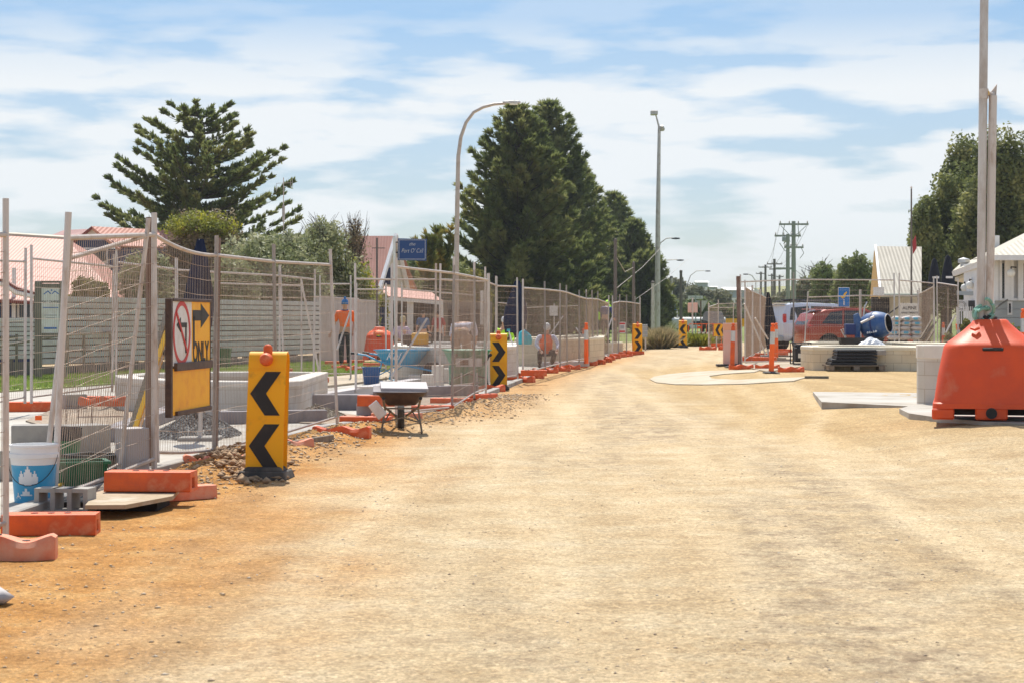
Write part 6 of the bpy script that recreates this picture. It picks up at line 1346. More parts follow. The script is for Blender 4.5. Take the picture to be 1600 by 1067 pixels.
# turquoise bag, shovel
o = P(820, 540, 46); t = thing('tool_bag', (o.x, o.y, .83), 'turquoise bag slumped on the pale planter wall', 'bag'); MB().loft([[Vector((r_*math.cos(a)*1.1+lx_, r_*.8*math.sin(a), z)) for a in np.linspace(0, 6.283, 13)[:-1]] for z, r_, lx_ in ((0, .15, 0), (.1, .17, 0), (.22, .14, 0), (.3, .10, -.03), (.36, .03, -.02))]).build('fabric', M['turq'], t, smooth=70); MB().tube([(-.08, -.02, .28), (-.02, -.02, .4), (.08, -.02, .3)], .012, 5).build('strap', M['mixernavy'], t)
t = thing('shovel', P(803, 545, 44), 'shovel with a turquoise handle leaning on the pale planter', 'shovel'); MB().cyl((0, 0, 0), (-.12, .1, .42), .016).build('handle', M['whitepaint'], t); MB().box((-.13, .1, .44), (.08, .03, .06)).build('grip', M['turq'], t)
o = P(907, 525, 62); t = thing('hand_tool', o, 'white handled tool leaning beyond the crouching worker', 'tool'); MB().tube([(-.15, 0, .28), (0, 0, .05), (.06, 0, -.1), (.06, 0, -.8)], .022, 6).build('handle', M['signwhite'], t)

# ---------------------------------------------------------------- right compound: mixer, pallets, bags, generator
dM = 51; o = GX(1342, dM); t = thing('cement_mixer', (o.x, o.y, o.z+.35), 'blue cement mixer with its drum tipped open to the right', 'cement mixer'); o = t.location
def mq(px, py, dd=0): return P(px, py, dM+dd)-o
ax = (mq(1389, 507)-mq(1352, 514)); ax.y = -.42; ax.normalize(); rot = ax.to_track_quat('Z', 'Y').to_matrix()
MB().lathe([(0, -.46), (.22, -.45), (.34, -.38), (.42, -.22), (.445, -.02), (.44, .1), (.38, .30), (.30, .44), (.285, .46), (.27, .455), (.335, .3), (.345, .28)], 28, rot*.86, mq(1368, 509), cap=False).build('drum', M['mixerblue'], t, smooth=40)
MB().lathe([(0, -.1), (.25, .05), (.30, .30), (.268, .448), (.262, .448), (.29, .30), (.24, .06), (0, -.09)], 24, rot*.86, mq(1368, 509)).build('drum_mouth', M['dark'], t)
MB().lathe([(.303, .435), (.312, .45), (.300, .468), (.285, .46)], 28, rot*.86, mq(1368, 509), cap=False).build('drum_lip', M['galv'], t, smooth=40)
MB().lathe([(.447, -.03), (.455, -.02), (.455, .02), (.445, .03)], 28, rot*.86, mq(1368, 509)).build('ring_gear', M['mixernavy'], t)
MB().loft([[mq(px, py, dd)for px, py in ((1333, 492), (1341, 489), (1345, 498), (1344, 530), (1336, 532))] for dd in (-.18, .12)]).build('side_arm', M['mixerblue'], t, bevel=.02)
MB().box(mq(1328, 515, -.1), (.27, .34, .30)).build('motor_box', M['mixernavy'], t, bevel=.025, seg=2)
MB().tube([mq(1336, 532), mq(1336, 540), mq(1325, 549)], .035, 6).build('leg', M['mixerblue'], t); MB().tube([mq(1340, 532), mq(1345, 550)], .035, 6).build('leg', M['mixerblue'], t); MB().tube([mq(1362, 528, .5), mq(1366, 549, .6)], .03, 6).build('leg', M['mixerblue'], t)
MB().tube([mq(1321, 528), mq(1314, 515), mq(1318, 514), mq(1322, 528)], .018, 6).build('tow_handle', M['galv'], t)
for px in (1322, 1345): MB().lathe([(0, -.04), (.13, -.04), (.13, .04), (0, .04)], 16, Matrix.Rotation(R(90), 3, 'X'), mq(px, 547, .2)).build('wheel', M['black'], t, smooth=40)
MB().tube([mq(1349, 495, -.2), mq(1351, 480, -.2), mq(1355, 472, -.2)], .02, 6).build('tilt_lever', M['silver'], t); MB().tube([mq(1345, 505, -.45), mq(1366, 495, -.45)], .035, 6).build('paddle', M['galv'], t)
sp = MB(); random.seed(5)
side = (Vector((0, -1, -.35))-ax*ax.dot(Vector((0, -1, -.35)))).normalized()
for k in range(5): q_ = mq(1368, 509)+ax*(-.12+.06*k)+side*.384; sp.box(q_, (.045, .012, .06), ry=R(18))
sp.build('worn_lettering', M['whitepaint'], t)
def pallet(loc, w_, label, load=None, rz=0):
    t = thing('pallet', loc, label, 'pallet', 'timber pallets', R(rz)); D_ = .9
    for x in (-w_/2+.12, 0, w_/2-.12): MB().box((x, 0, .05), (.14, D_, .10)).build('bearer', M['wood'], t)
    for k in range(5): MB().box((0, -D_/2+.07+k*(D_-.14)/4, .112), (w_, .1, .022)).build('board', M['wood'], t)
    return t
p_ = GP(1338, 578, .03); pallet((p_.x, p_.y+.3, p_.z), 1.45, 'wooden pallet under the black plastic stack in front of the cream planter', rz=-2)
t = thing('black_trays', (p_.x-.02, p_.y+.3, p_.z+.13), 'stack of black plastic trays on the pallet in front of the cream planter', 'trays')
for k, (w_, x_) in enumerate(((1.12, -.06), (1.10, -.04), (1.0, .02), (.98, .02), (.96, .02))): MB().box((x_, 0, .035+.075*k), (w_, .8, .06), taper=.97).build('tray', M['black'], t, bevel=.008)
t2 = MB().box((0, 0, 0), (.22, .3, .12)).build('paver', M['concrete_grey'], bevel=.006); t2.location = (p_.x+.60, p_.y+.1, p_.z+.42); tag(t2, 'grey paver at the right end of the black tray stack', 'paver')
# cement bags
random.seed(9); bd = 56; go = GX(1412, bd)
def bag(mb, c, l_, w_, h_, rz=0, rx=0):
    m = Matrix.Rotation(rz, 3, 'Z') @ Matrix.Rotation(rx, 3, 'Y'); rings = []
    for i in range(7):
        u = -1+2*i/6; e = (1-abs(u)**4)**.5*.9+.1; rings.append([Vector(c)+m @ Vector((u*l_/2, w_/2*(.8+.2*e)*math.copysign(abs(math.cos(a))**.6, math.cos(a)), h_/2*e*math.copysign(abs(math.sin(a))**.7, math.sin(a)))) for a in np.linspace(0, 6.283, 13)[:-1]])
    mb.loft(rings)
n_ = 0
for lv, (cnt, x0, dx) in enumerate(((3, 1397, 17), (3, 1397, 17), (3, 1397, 17), (3, 1399, 16), (3, 1402, 15))):
    for i in range(cnt):
        px = x0+dx*i-1; zc = Z(527-7.2*lv, bd)
        t = thing('cement_bag', (X(px, bd), bd+random.uniform(-.05, .05), zc), 'white and blue cement bag in the shrink-wrapped stack behind the right mesh fence' if lv < 4 else ['loose cement bag on top of the stack, left', 'loose cement bag on top of the stack, middle', 'loose blue-ended cement bag on top of the stack, right'][i], 'cement bag', 'stacked cement bags', R(random.uniform(-3, 3) if lv < 4 else random.uniform(-25, 25)))
        b1 = MB(); bag(b1, (0, 0, 0), .33, .5, .15, 0, 0 if lv < 4 else R(random.uniform(-12, 12))); b1.build('sack', M['bagwhite'], t, smooth=60)
        if (lv % 2 == 1) or lv == 4: b2 = MB(); bag(b2, (.0, -.006, 0), .20, .51, .12); b2.build('blue_print', M['bagblue'], t, smooth=60)
pallet((go.x, bd, go.z+.03), 1.1, 'wooden pallet under the stacked cement bags', rz=3)
t = thing('shrink_wrap', P(1362, 536, 50)+Vector((0, 0, -.12)), 'crumpled white plastic lying behind the cream planter', 'plastic sheet'); mb = MB(); vs = []; random.seed(3)
for j in range(9):
    for i in range(13): u, v = i/12, j/8; vs.append((-.42+.84*u, -.25+.5*v, .02+.22*math.sin(u*3.14)*math.sin(v*3.14)+random.uniform(-.04, .05)*math.sin(u*3.14)))
mb.add(vs, [(j*13+i, j*13+i+1, j*13+i+14, j*13+i+13) for j in range(8) for i in range(12)]); mb.build('sheet', M['plastic'], t)
t = thing('black_tub', P(1345, 537, 50.5)+Vector((0, 0, -.1)), 'low black plastic tub beside the crumpled plastic', 'tub'); MB().loft([[Vector((x*s, y*s, z)) for x, y in ((-.6, -.25), (.6, -.25), (.6, .25), (-.6, .25))] for z, s in ((0, .85), (.26, 1), (.26, .94), (.05, .8))]).build('shell', M['black'], t)
o = GX(1251, 50); t = thing('generator', (o.x, o.y, o.z+.04), 'black framed generator left of the cream planter', 'generator')
MB().box((0, 0, .26), (.34, .4, .38)).build('engine', M['black'], t, bevel=.03, seg=2); MB().box((0, 0, .50), (.30, .3, .08)).build('fuel_tank', M['trousers'], t, bevel=.03, seg=2)
for y in (-.24, .24): MB().tube([(-.24, y, .02), (-.24, y, .58), (.24, y, .58), (.24, y, .02), (-.24, y, .02)], .018, 6).build('frame', M['black'], t)
for x in (-.24, .24): MB().tube([(x, -.24, .58), (x, .24, .58)], .018, 6).build('frame', M['black'], t)
MB().box((-.02, -.21, .24), (.16, .02, .12)).build('panel', M['silver'], t)
t = thing('yellow_hose', GP(1254, 566, .03), 'tangle of yellow hose and cloth below the generator', 'hose'); mb = MB(); random.seed(4)
mb.tube([(.3*math.cos(a*1.7)*(.5+.5*math.sin(a*.6)), .25*math.sin(a*1.3), .03+.04*abs(math.sin(a*2.2))) for a in np.linspace(0, 14, 60)], .014, 5); mb.build('hose', mat('ochre_hose', (.50, .32, .06), .6), t, smooth=60)
for i, (px, py, l_) in enumerate(((1205, 560, .9), (1222, 562, .7), (1188, 556, .8), (1212, 556, 1.1))):
    g_ = GP(px, py, .06); t = MB().box((0, 0, 0), (l_, .14, .05)).build('timber_offcut', M['wood']); t.location = g_; t.rotation_euler = (0, 0, R(random.uniform(-20, 20))); tag(t, 'timber offcut on the ground inside the right compound corner', 'timber', 'timber offcuts in the right compound')
for i, (a_, b_) in enumerate((((1438, 530), (1456, 500)), ((1442, 532), (1462, 503)), ((1446, 538), (1460, 515)))):
    t = MB().cyl((0, 0, 0), P(*b_, 55.5)-P(*a_, 55), .035, n=4).build('leaning_timber', M['wood']); t.location = P(*a_, 55); tag(t, 'timber length leaning right of the cement bags', 'timber', 'timbers leaning by the cement bags')
t = thing('sand_heap', GX(1447, 47), 'small pale rubble heap right of the cream planters', 'heap'); t['kind'] = 'stuff'; random.seed(6); MB().lathe([(.55, 0), (.4, .13), (.22, .27), (.08, .36), (0, .38)], 14).build('mound', M['concrete'], t, smooth=60)
t = MB().box((0, 0, 0), (.5, .1, .05)).build('timber_offcut', M['wood_grey']); t.location = GP(1276, 589, .03); t.rotation_euler = (0, 0, R(-6)); tag(t, 'short dark timber offcut on the sand left of the wide slab', 'timber')
# info sign blue
o = GX(1318, 70); t = thing('information_sign', o, 'blue and white information sign with an orange map figure behind the cars', 'sign'); q_ = P(1318.5, 465, 70)-o
MB().box((q_.x, .01, q_.z), (.44, .02, .74)).build('border', M['signwhite'], t, bevel=.01); MB().box((q_.x, -.006, q_.z), (.40, .02, .70)).build('plate', mat('info_blue', (.0, .17, .50), .45), t)
MB().prism([(q_.x+a, -.02, q_.z+b) for a, b in ((-.13, .02), (-.04, .05), (.02, .16), (.10, .22), (.12, .17), (.07, .12), (.04, .0), (-.06, -.05))], (0, -.004, 0)).build('figure', M['level'], t)
MB().box((q_.x, .05, q_.z/2), (.06, .05, q_.z)).build('post', M['galv'], t); MB().lathe([(.025, 0), (.025, .01), (0, .01)], 10, Matrix.Rotation(R(90), 3, 'X'), (q_.x+.0, -.017, q_.z-.10)).build('dot', M['signwhite'], t); MB().box((q_.x, -.02, q_.z-.22), (.05, .01, .16)).build('stroke', M['signwhite'], t)
# ---------------------------------------------------------------- vehicles
def car(name, loc, rz, st, width, paint, label, wheels, rw, side_win, rear_win, extra=None):
    """st: stations (x, z_bottom, z_belt, z_roof, half width factor, roof width factor); x forward"""
    t = thing(name, loc, label, 'car', 'parked cars', R(rz)); W_ = width/2; rings = []
    for x, zb, zl, zr_, k, kr in st:
        pr = [(W_*k*.86, zb), (W_*k*.98, zb+.12), (W_*k, (zb+zl)*.5), (W_*k*.975, zl-.02), (W_*k*.93, zl+.01), (W_*k*kr*1.03, zl+(zr_-zl)*.86), (W_*k*kr*.93, zl+(zr_-zl)*.97), (W_*k*kr*.5, zr_)]
        rings.append([Vector((x, y, z)) for y, z in pr]+[Vector((x, -y, z)) for y, z in pr[::-1]])
    b = MB().loft(rings).build('body', M[paint], t, smooth=38)
    def sidept(x, f, s):
        for a, c in zip(st[:-1], st[1:]):
            if min(a[0], c[0]) <= x <= max(a[0], c[0]):
                u = (x-a[0])/(c[0]-a[0]); _, zb, zl, zr_, k, kr = [p+(q-p)*u for p, q in zip(a, c)]; y = W_*k*(.93+(kr*1.03-.93)*f/.86)+.006; return Vector((x, s*y, zl+.01+(zr_-zl)*f*.985))
        return Vector((x, s*W_, 1))
    for s in (-1, 1):
        for poly in side_win:
            pts = [sidept(x, f, s) for x, f in poly]; mb = MB(); mb.prism(pts, (0, s*.006, 0)); mb.build('side_window', M['glass'], t)
    mb = MB(); mb.prism([Vector(p) for p in rear_win], (-.008, 0, 0)); mb.build('rear_window', M['glass'], t)
    for x in wheels:
        for s in (-1, 1):
            m = Matrix.Rotation(R(90), 3, 'X'); MB().lathe([(0, -.02), (rw+.07, -.02), (rw+.07, .02), (0, .02)], 26, m, (x, s*(W_*.985), rw+.03)).build('wheel_arch', M['dark'], t)
            wh = MB().lathe([(rw*.62, -.1), (rw*.93, -.1), (rw, -.07), (rw, .07), (rw*.93, .1), (rw*.62, .1)], 26, m, (x, s*(W_-.06), rw)).build('tyre', M['rubber'], t, smooth=40)
            rm_ = MB(); rm_.lathe([(0, -.075), (rw*.2, -.08), (rw*.64, -.06), (rw*.64, .06), (0, .075)], 20, m, (x, s*(W_-.05), rw))
            rm_.build('rim', M['silver'], wh, smooth=40)
    return t
st4 = [(-2.25, .55, 1.08, 1.09, .80, .8), (-2.2, .45, 1.12, 1.3, .93, .80), (-2.05, .42, 1.14, 1.80, .97, .80), (-1.7, .42, 1.14, 1.87, 1, .80), (-.8, .42, 1.13, 1.88, 1, .80), (.2, .42, 1.12, 1.85, 1, .79), (.75, .42, 1.11, 1.72, 1, .78), (1.45, .42, 1.10, 1.14, 1, .82), (2.1, .45, 1.02, 1.05, .95, .82), (2.4, .5, .88, .9, .82, .8)]
dC = 72; o = GX(1280, dC)
c1 = car('four_wheel_drive', (X(1287, dC), dC, o.z), 20, st4, 1.88, 'carwhite', 'silver-white four wheel drive with a covered spare wheel and roof bars', (-1.45, 1.45), .38,
    [[(-1.95, .1), (-1.85, .78), (-1.1, .82), (-1.05, .1)], [(-.98, .08), (-1.0, .82), (-.1, .82), (-.1, .06)], [(0, .06), (0, .82), (.72, .74), (1.15, .12)]], [(-2.2, -.62, 1.2), (-2.2, .62, 1.2), (-2.06, .58, 1.70), (-2.06, -.58, 1.70)])
MB().lathe([(0, -.14), (.3, -.14), (.37, -.1), (.38, .08), (0, .1)], 26, Matrix.Rotation(R(-90), 3, 'Y') @ Matrix.Identity(3), (-2.36, 0, .98)).build('spare_wheel_cover', M['carwhite'], c1, smooth=40)
for s in (-1, 1):
    MB().box((-2.14, s*.80, 1.28), (.12, .12, .34)).build('tail_light', M['signred'], c1, bevel=.02); MB().tube([(-1.8, s*.62, 1.86), (-1.7, s*.62, 1.95), (.2, s*.62, 1.93), (.4, s*.62, 1.84)], .022, 6).build('roof_rail', M['black'], c1)
for x in (-1.4, -.1): MB().box((x, 0, 1.96), (.06, 1.35, .03)).build('cross_bar', M['black'], c1)
MB().box((-2.3, 0, .52), (.14, 1.75, .2)).build('bumper', M['greypaint'], c1, bevel=.03); MB().box((-2.08, 0, 1.85), (.3, 1.3, .04)).build('spoiler', M['cream'], c1, bevel=.01)
MB().box((-.6, .3, 2.0), (1.9, .6, .05)).build('roof_load', M['trousers'], c1, bevel=.01)
st5 = [(-2.0, .5, .95, .96, .82, .8), (-1.95, .4, 1.0, 1.1, .93, .80), (-1.75, .36, 1.03, 1.45, .98, .78), (-1.3, .34, 1.03, 1.60, 1, .77), (-.5, .34, 1.0, 1.66, 1, .77), (.2, .34, .98, 1.64, 1, .76), (.6, .34, .97, 1.45, 1, .77), (1.15, .34, .96, 1.0, 1, .82), (1.7, .38, .86, .89, .95, .82), (2.0, .45, .7, .72, .8, .8)]
dC = 66
c2_ = car('hatchback_car', (X(1333, dC), dC, gz(11, dC)), 12, st5, 1.80, 'carorange', 'orange-red compact car parked in front of the silver-white four wheel drive', (-1.25, 1.3), .33,
    [[(-1.5, .12), (-1.15, .78), (-.7, .84), (-.75, .08)], [(-.68, .08), (-.62, .84), (.0, .84), (.0, .06)], [(.08, .06), (.08, .84), (.55, .74), (.95, .12)]], [(-1.97, -.55, 1.06), (-1.97, .55, 1.06), (-1.76, .5, 1.40), (-1.76, -.5, 1.40)])
for s in (-1, 1): MB().box((-1.86, s*.74, .98), (.2, .14, .16)).build('tail_light', M['signred'], c2_, bevel=.03)
MB().box((-.4, 0, 1.672), (1.7, 1.18, .012)).build('sunlit_roof', mat('car_orange_sunlit', (.72, .13, .03), .3), c2_); MB().box((-1.55, 0, 1.60), (.34, 1.2, .03)).build('spoiler', M['carorange'], c2_, bevel=.01)  # roof plate in brighter body orange: sunlight on the top put into the colour
dC = 140
c3_ = car('parked_car', (X(1116, dC), dC, gz(15, dC)), -88, st5, 1.5, 'trousers', 'distant grey vehicle seen end-on behind the far fence return', (-1.25, 1.3), .33, [], [(-1.97, -.55, 1.06), (-1.97, .55, 1.06), (-1.76, .5, 1.40), (-1.76, -.5, 1.40)])
# white caravan / truck row
o = GX(1082, 150); t = thing('caravan', o, 'long low white caravan behind the give way sign', 'caravan'); x0, x1 = X(1048, 150)-o.x, X(1132, 150)-o.x; zt = Z(496, 150)-o.z; MB().loft([[Vector((x, y, z)) for y, z in ((-1, .25), (-1, zt*.85), (-.8, zt), (.8, zt), (1, zt*.85), (1, .25))] for x in (x0, x0+.4, x1-.4, x1)]).build('body', M['whitepaint'], t, bevel=.05)
MB().box(((x0+x1)/2, -1.01, zt*.6), ((x1-x0)*.25, .03, .3)).build('window', M['glass'], t)
for x in (x0+1.2, x1-1.2): MB().lathe([(0, -.1), (.28, -.1), (.28, .1), (0, .1)], 14, Matrix.Rotation(R(90), 3, 'X'), (x, -.95, .28)).build('wheel', M['rubber'], t)
o = GX(1155, 110); t = thing('yellow_road_board', o, 'long yellow-orange board behind the corner stake of the right compound', 'board'); q0, q1 = P(1134, 511, 110)-o, P(1176, 498, 110)-o; MB().box(((q0.x+q1.x)/2, 0, (q0.z+q1.z)/2), (q1.x-q0.x, .06, q1.z-q0.z)).build('board', M['yellow_dirty'], t)
for x in (q0.x+.2, q1.x-.2): MB().cyl((x, .05, 0), (x, .05, q0.z), .04).build('post', M['galv'], t)
o = GX(1105, 100); t = thing('striped_board', o, 'low white board with black diagonal stripes behind the orange barrier', 'board'); q0, q1 = P(1091, 527, 100)-o, P(1117, 519, 100)-o; MB().box(((q0.x+q1.x)/2, 0, (q0.z+q1.z)/2), (q1.x-q0.x, .04, q1.z-q0.z)).build('board', M['signwhite'], t)
mb = MB()
for k in range(4): x = q0.x+.05+k*.23; mb.prism([(x, -.022, q0.z+.02), (x+.10, -.022, q0.z+.02), (x+.17, -.022, q1.z-.02), (x+.07, -.022, q1.z-.02)], (0, -.004, 0))
mb.build('stripes', M['black'], t)
for x in (q0.x+.1, q1.x-.1): MB().cyl((x, .04, 0), (x, .04, q0.z), .03).build('post', M['galv'], t)

# ---------------------------------------------------------------- lamps, poles, wires
o = GX(711, 55); t = thing('street_lamp', o, 'tall curved-arm street lamp whose head meets the tallest pine', 'street lamp', 'street lamps'); d = 55
pa = [(711, 575), (713, 430), (714.5, 320), (716, 245), (720, 215), (728, 192), (740, 176), (755, 168), (772, 163.5), (790, 162)]
MB().tube([P(a, b, d)-o for a, b in pa], [.085, .078, .07, .06, .055, .05, .047, .045, .042, .04], 12).build('pole', M['rail'], t, smooth=60)
h_ = P(800, 161, d)-o; MB().loft([[h_+Vector((x, y*k, z*k+.01)) for y, z in ((-.09, -.03), (-.07, .045), (.07, .045), (.09, -.03))] for x, k in ((-.28, .5), (-.22, .8), (.0, 1), (.2, .9), (.26, .5))]).build('lamp_head', M['galv2'], t, bevel=.01)
MB().box(h_+Vector((.05, 0, -.04)), (.24, .13, .04)).build('lens', M['lampglass'], t)
o = GX(1027, 130); d = 130; o.z = Z(522, 130); o.z = gz(o.x, 130); t = thing('light_pole', o, 'very tall grey floodlight pole with two small lamp heads right of the pines', 'light pole')
MB().tube([P(1027, 520, d)-o+Vector((0, 0, -.3)), P(1028, 350, d)-o, P(1030, 205, d)-o, P(1029.5, 198, d)-o, P(1025, 181, d)-o], [.21, .17, .11, .07, .05], 12).build('pole', M['galv'], t, smooth=60)
q_ = P(1022, 177, d)-o; MB().box(q_, (.5, .5, .32)).build('floodlight', M['galv2'], t, bevel=.05); q_ = P(1034, 201, d)-o; MB().lathe([(.1, .2), (.22, .0), (.2, -.14), (0, -.16)], 12, Matrix.Rotation(R(30), 3, 'X'), q_).build('floodlight', M['galv2'], t, smooth=40); MB().tube([P(1029.5, 198, d)-o, q_], .04, 6).build('bracket', M['galv'], t)
for px, d, yt, hx, lb in ((1023, 150, 372, 37, 'street lamp arm reaching right from behind the light pole, highest'), (1020, 175, 406, 47, 'second street lamp reaching right beside the lowest pine'), (1070, 230, 423, 40, 'third street lamp above the coastal trees')):
    o = GX(px, d); t = thing('street_lamp', o, lb, 'street lamp', 'street lamps'); a_ = P(px, yt+32, d)-o
    MB().tube([(0, 0, 0), (0, 0, a_.z), P(px+9, yt+8, d)-o, P(px+18, yt+1, d)-o, P(px+hx-9, yt, d)-o], [.11, .08, .05, .045, .04], 8).build('pole', M['galv'], t, smooth=60)
    q_ = P(px+hx-4, yt+1, d)-o; MB().loft([[q_+Vector((x, y*k, z*k)) for y, z in ((-.14, -.08), (-.1, .07), (.1, .07), (.14, -.08))] for x, k in ((-.35, .5), (0, 1), (.32, .6))]).build('lamp_head', M['trousers'], t)
o = GX(1181, 230); t = thing('street_lamp', o, 'far street lamp whose arm reaches left above the right compound corner', 'street lamp', 'street lamps'); MB().tube([(0, 0, 0), P(1181, 440, 230)-o, P(1175, 431, 230)-o, P(1168, 428.5, 230)-o], .06, 6).build('pole', M['galv'], t); MB().box(P(1165, 429, 230)-o, (.55, .2, .14)).build('lamp_head', M['trousers'], t, bevel=.03)
for px, d, yt, w_, lb in ((961.5, 88, 374, .085, 'left dark wooden pole in front of the pines'), (990, 96, 410, .08, 'right dark wooden pole in front of the pines'), (1064, 118, 423, .10, 'bare dark wooden post left of the white square sign'), (1049, 150, 432, .12, 'faint wooden post behind the pine branches'), (1020, 108, 440, .11, 'short grey steel post hugging the tall light pole')):
    o = GX(px, d); t = thing('wooden_pole' if 'wooden' in lb else 'steel_post', o, lb, 'pole'); Ht = Z(yt, d)-o.z; MB().tube([(0, 0, -.1), (0, 0, Ht*.5), (0, 0, Ht)], [w_*1.2, w_*1.05, w_*.9], 8).build('shaft', M['creosote' if 'dark' in lb else 'galv'], t, smooth=50); MB().lathe([(w_*1.0, Ht-.12), (w_*1.05, Ht-.1), (w_*.9, Ht), (0, Ht+.03)], 8).build('cap', M['creosote'], t)
for a_, da, b_, db, lb in (((962, 452), 88, (1035, 385), 120, 'guy wire rising right from the left dark pole'), ((990, 470), 96, (1075, 405), 140, 'guy wire rising right from the right dark pole'), ((962, 400), 88, (990, 418), 96, 'slack wire between the two dark poles')):
    A_, B_ = P(*a_, da), P(*b_, db); m_ = A_.lerp(B_, .5)-Vector((0, 0, .15 if 'slack' not in lb else .5)); tag(MB().tube([Vector((0, 0, 0)), m_-A_, B_-A_], .011, 4).build('wire', M['rail'], loc=A_), lb, 'wire')
# utility poles
def upole(px, d, yt, r, arms, label, mt='creosote', extra=None, grp='timber power poles'):
    o = GX(px, d); t = thing('power_pole', o, label, 'power pole', grp); Ht = Z(yt, d)-o.z; MB().tube([(0, 0, -.2), (0, 0, Ht)], [r*1.25, r*.85], 10).build('shaft', M[mt], t, smooth=50)
    for yy, x0, x1 in arms:
        a_, b_ = P(px+x0, yy, d)-o, P(px+x1, yy, d)-o; a_.y = b_.y = -.12; MB().box((a_+b_)/2, ((b_-a_).length, .1, .13)).build('crossarm', M[mt], t)
        for k in range(4):
            q_ = a_.lerp(b_, .04+.92*k/3); MB().lathe([(.03, 0), (.06, .05), (.03, .12), (.05, .16), (0, .2)], 8, None, q_+Vector((0, 0, .06))).build('insulator', M['galv'], t)
    return t, o
t, o = upole(1240, 130, 346, .16, [(351, -23, 23), (369, -30, 11)], 'tall greenish power pole with wide crossarms above the white four wheel drive', 'greenpole')
for pts in ([(1220, 353), (1234, 368), (1240, 369)], [(1260, 353), (1246, 366), (1240, 368)], [(1218, 380), (1226, 392), (1236, 396)], [(1244, 387), (1252, 388), (1256, 396), (1250, 404)], [(1228, 375), (1224, 382), (1232, 374), (1235, 378)], [(1247, 352), (1248, 372)], [(1226, 352), (1222, 370)]):
    MB().tube([P(a, b, 129.7)-o for a, b in pts], .03, 4).build('bracket', M['greenpole'], t)
MB().box(P(1228, 374, 129.6)-o, (.5, .4, .35)).build('transformer', M['greypaint'], t, bevel=.05); MB().box(P(1226, 420, 129.6)-o, (1.2, .14, .14)).build('platform', M['greenpole'], t)
upole(1231, 128, 366, .14, [(387, -6, 24)], 'second greenish power pole standing just left of the tall one', 'greenpole')
for px, d, yt, ar, lb in ((1210, 210, 405, [(413, -12, 12), (421, -8, 10)], 'dark power pole left of the green pair'), (1196, 250, 414, [(418, -11, 10)], 'slimmer dark power pole second left of the green pair'), (1189, 300, 425, [(428, -8, 8)], 'small distant power pole with a short crossarm'), (1206, 330, 428, [(431, -6, 6)], 'tiny distant power pole between two darker ones'), (1218, 280, 430, [(433, -5, 6)], 'small distant power pole just right of the dark one')):
    upole(px, d, yt, .17, ar, lb, 'creosote')
for i, (y0, y1) in enumerate(((352, 412), (352, 413), (369, 421))):
    for sx in ((-22, -12), (22, 12)) if i == 0 else ((0, 0),) if i == 1 else ((-28, -8), (9, 9)):
        A_ = P(1240+sx[0], y0, 130); B_ = P(1210+sx[1], y1, 210); tag(MB().tube([(A_.lerp(B_, k/8)-Vector((0, 0, 2.0*(k/8)*(1-k/8)))-A_) for k in range(9)], .014, 3).build('power_line', M['creosote'], loc=A_), 'thin power line sagging between the green pole and next dark pole', 'power line', 'overhead power lines')
o = GX(1424, 84); t = thing('flagpole', o, 'thin bare flagpole in front of the cream A-frame roof', 'flagpole'); Ht = Z(295, 84)-o.z; MB().tube([(0, 0, 0), (0, 0, Ht)], [.05, .035], 8).build('pole', M['creosote'], t); MB().lathe([(0, Ht), (.06, Ht+.05), (0, Ht+.12)], 8).build('finial', M['galv'], t)
MB().prism([(.05, 0, Ht-2.4), (.2, 0, Ht-2.1), (.24, 0, Ht-2.7), (.06, 0, Ht-3.0)], (0, .02, 0)).build('furled_flag', M['redcloth'], t)
o = GX(443, 100); t = thing('antenna_mast', o, 'thin antenna mast with short side rods right of the left pine', 'antenna'); d = 100
MB().tube([(0, 0, 0), P(443, 278, d)-o], [.05, .025], 6).build('mast', M['galv'], t)
for a, b, c, e in ((432, 287, 456, 286), (432, 287, 432, 300), (454, 279, 454, 294), (457, 279, 457, 294), (443, 310, 443, 345)): MB().tube([P(a, b, d)-o, P(c, e, d)-o], .016, 4).build('rod', M['galv2'], t)
MB().cyl(P(443, 322, d)-o, P(443, 345, d)-o, .08).build('sleeve', M['galv2'], t)
o = GX(589, 66); t = thing('mast', (o.x, o.y, .06), 'thin steel mast with a small arm rising above the distant red barrier', 'mast'); d = 66; o = t.location.copy(); MB().tube([(0, 0, 0), P(589, 372, d)-o], .038, 8).build('pole', M['creosote'], t, smooth=40); MB().tube([P(581, 388, d)-o, P(602, 388, d)-o], .016, 5).build('arm', M['creosote'], t)
# hanging navy sign
o = GX(619, 58); t = thing('hanging_sign', o, 'navy sign with thin cursive white lettering The Port O Call above the fence', 'sign'); d = 58; q_ = P(644, 390.5, d)-o
MB().box((q_.x, 0, q_.z), (.90, .08, .68), ry=R(1.5)).build('board', M['navy'], t, bevel=.005)
fr = MB()
for x, z, w_, h_ in ((0, .30, .82, .012), (0, -.30, .82, .012), (-.41, 0, .012, .6), (.41, 0, .012, .6)): fr.box((q_.x+x, -.042, q_.z+z), (w_, .006, h_))
fr.build('border_line', M['signwhite'], t)
txt('the', .15, M['signwhite'], t, (q_.x, -.043, q_.z+.17), shear=.3, offset=-.002); txt("Port O' Call", .19, M['signwhite'], t, (q_.x, -.043, q_.z-.04), shear=.3, sx=.72, offset=-.003)
MB().tube([(0, 0, 0), P(616, 369, d)-o], .045, 8).build('post', M['whitepaint'], t)
for yy in (379, 395): MB().box(P(619, yy, d)-o, (.16, .03, .035)).build('bracket', M['black'], t)

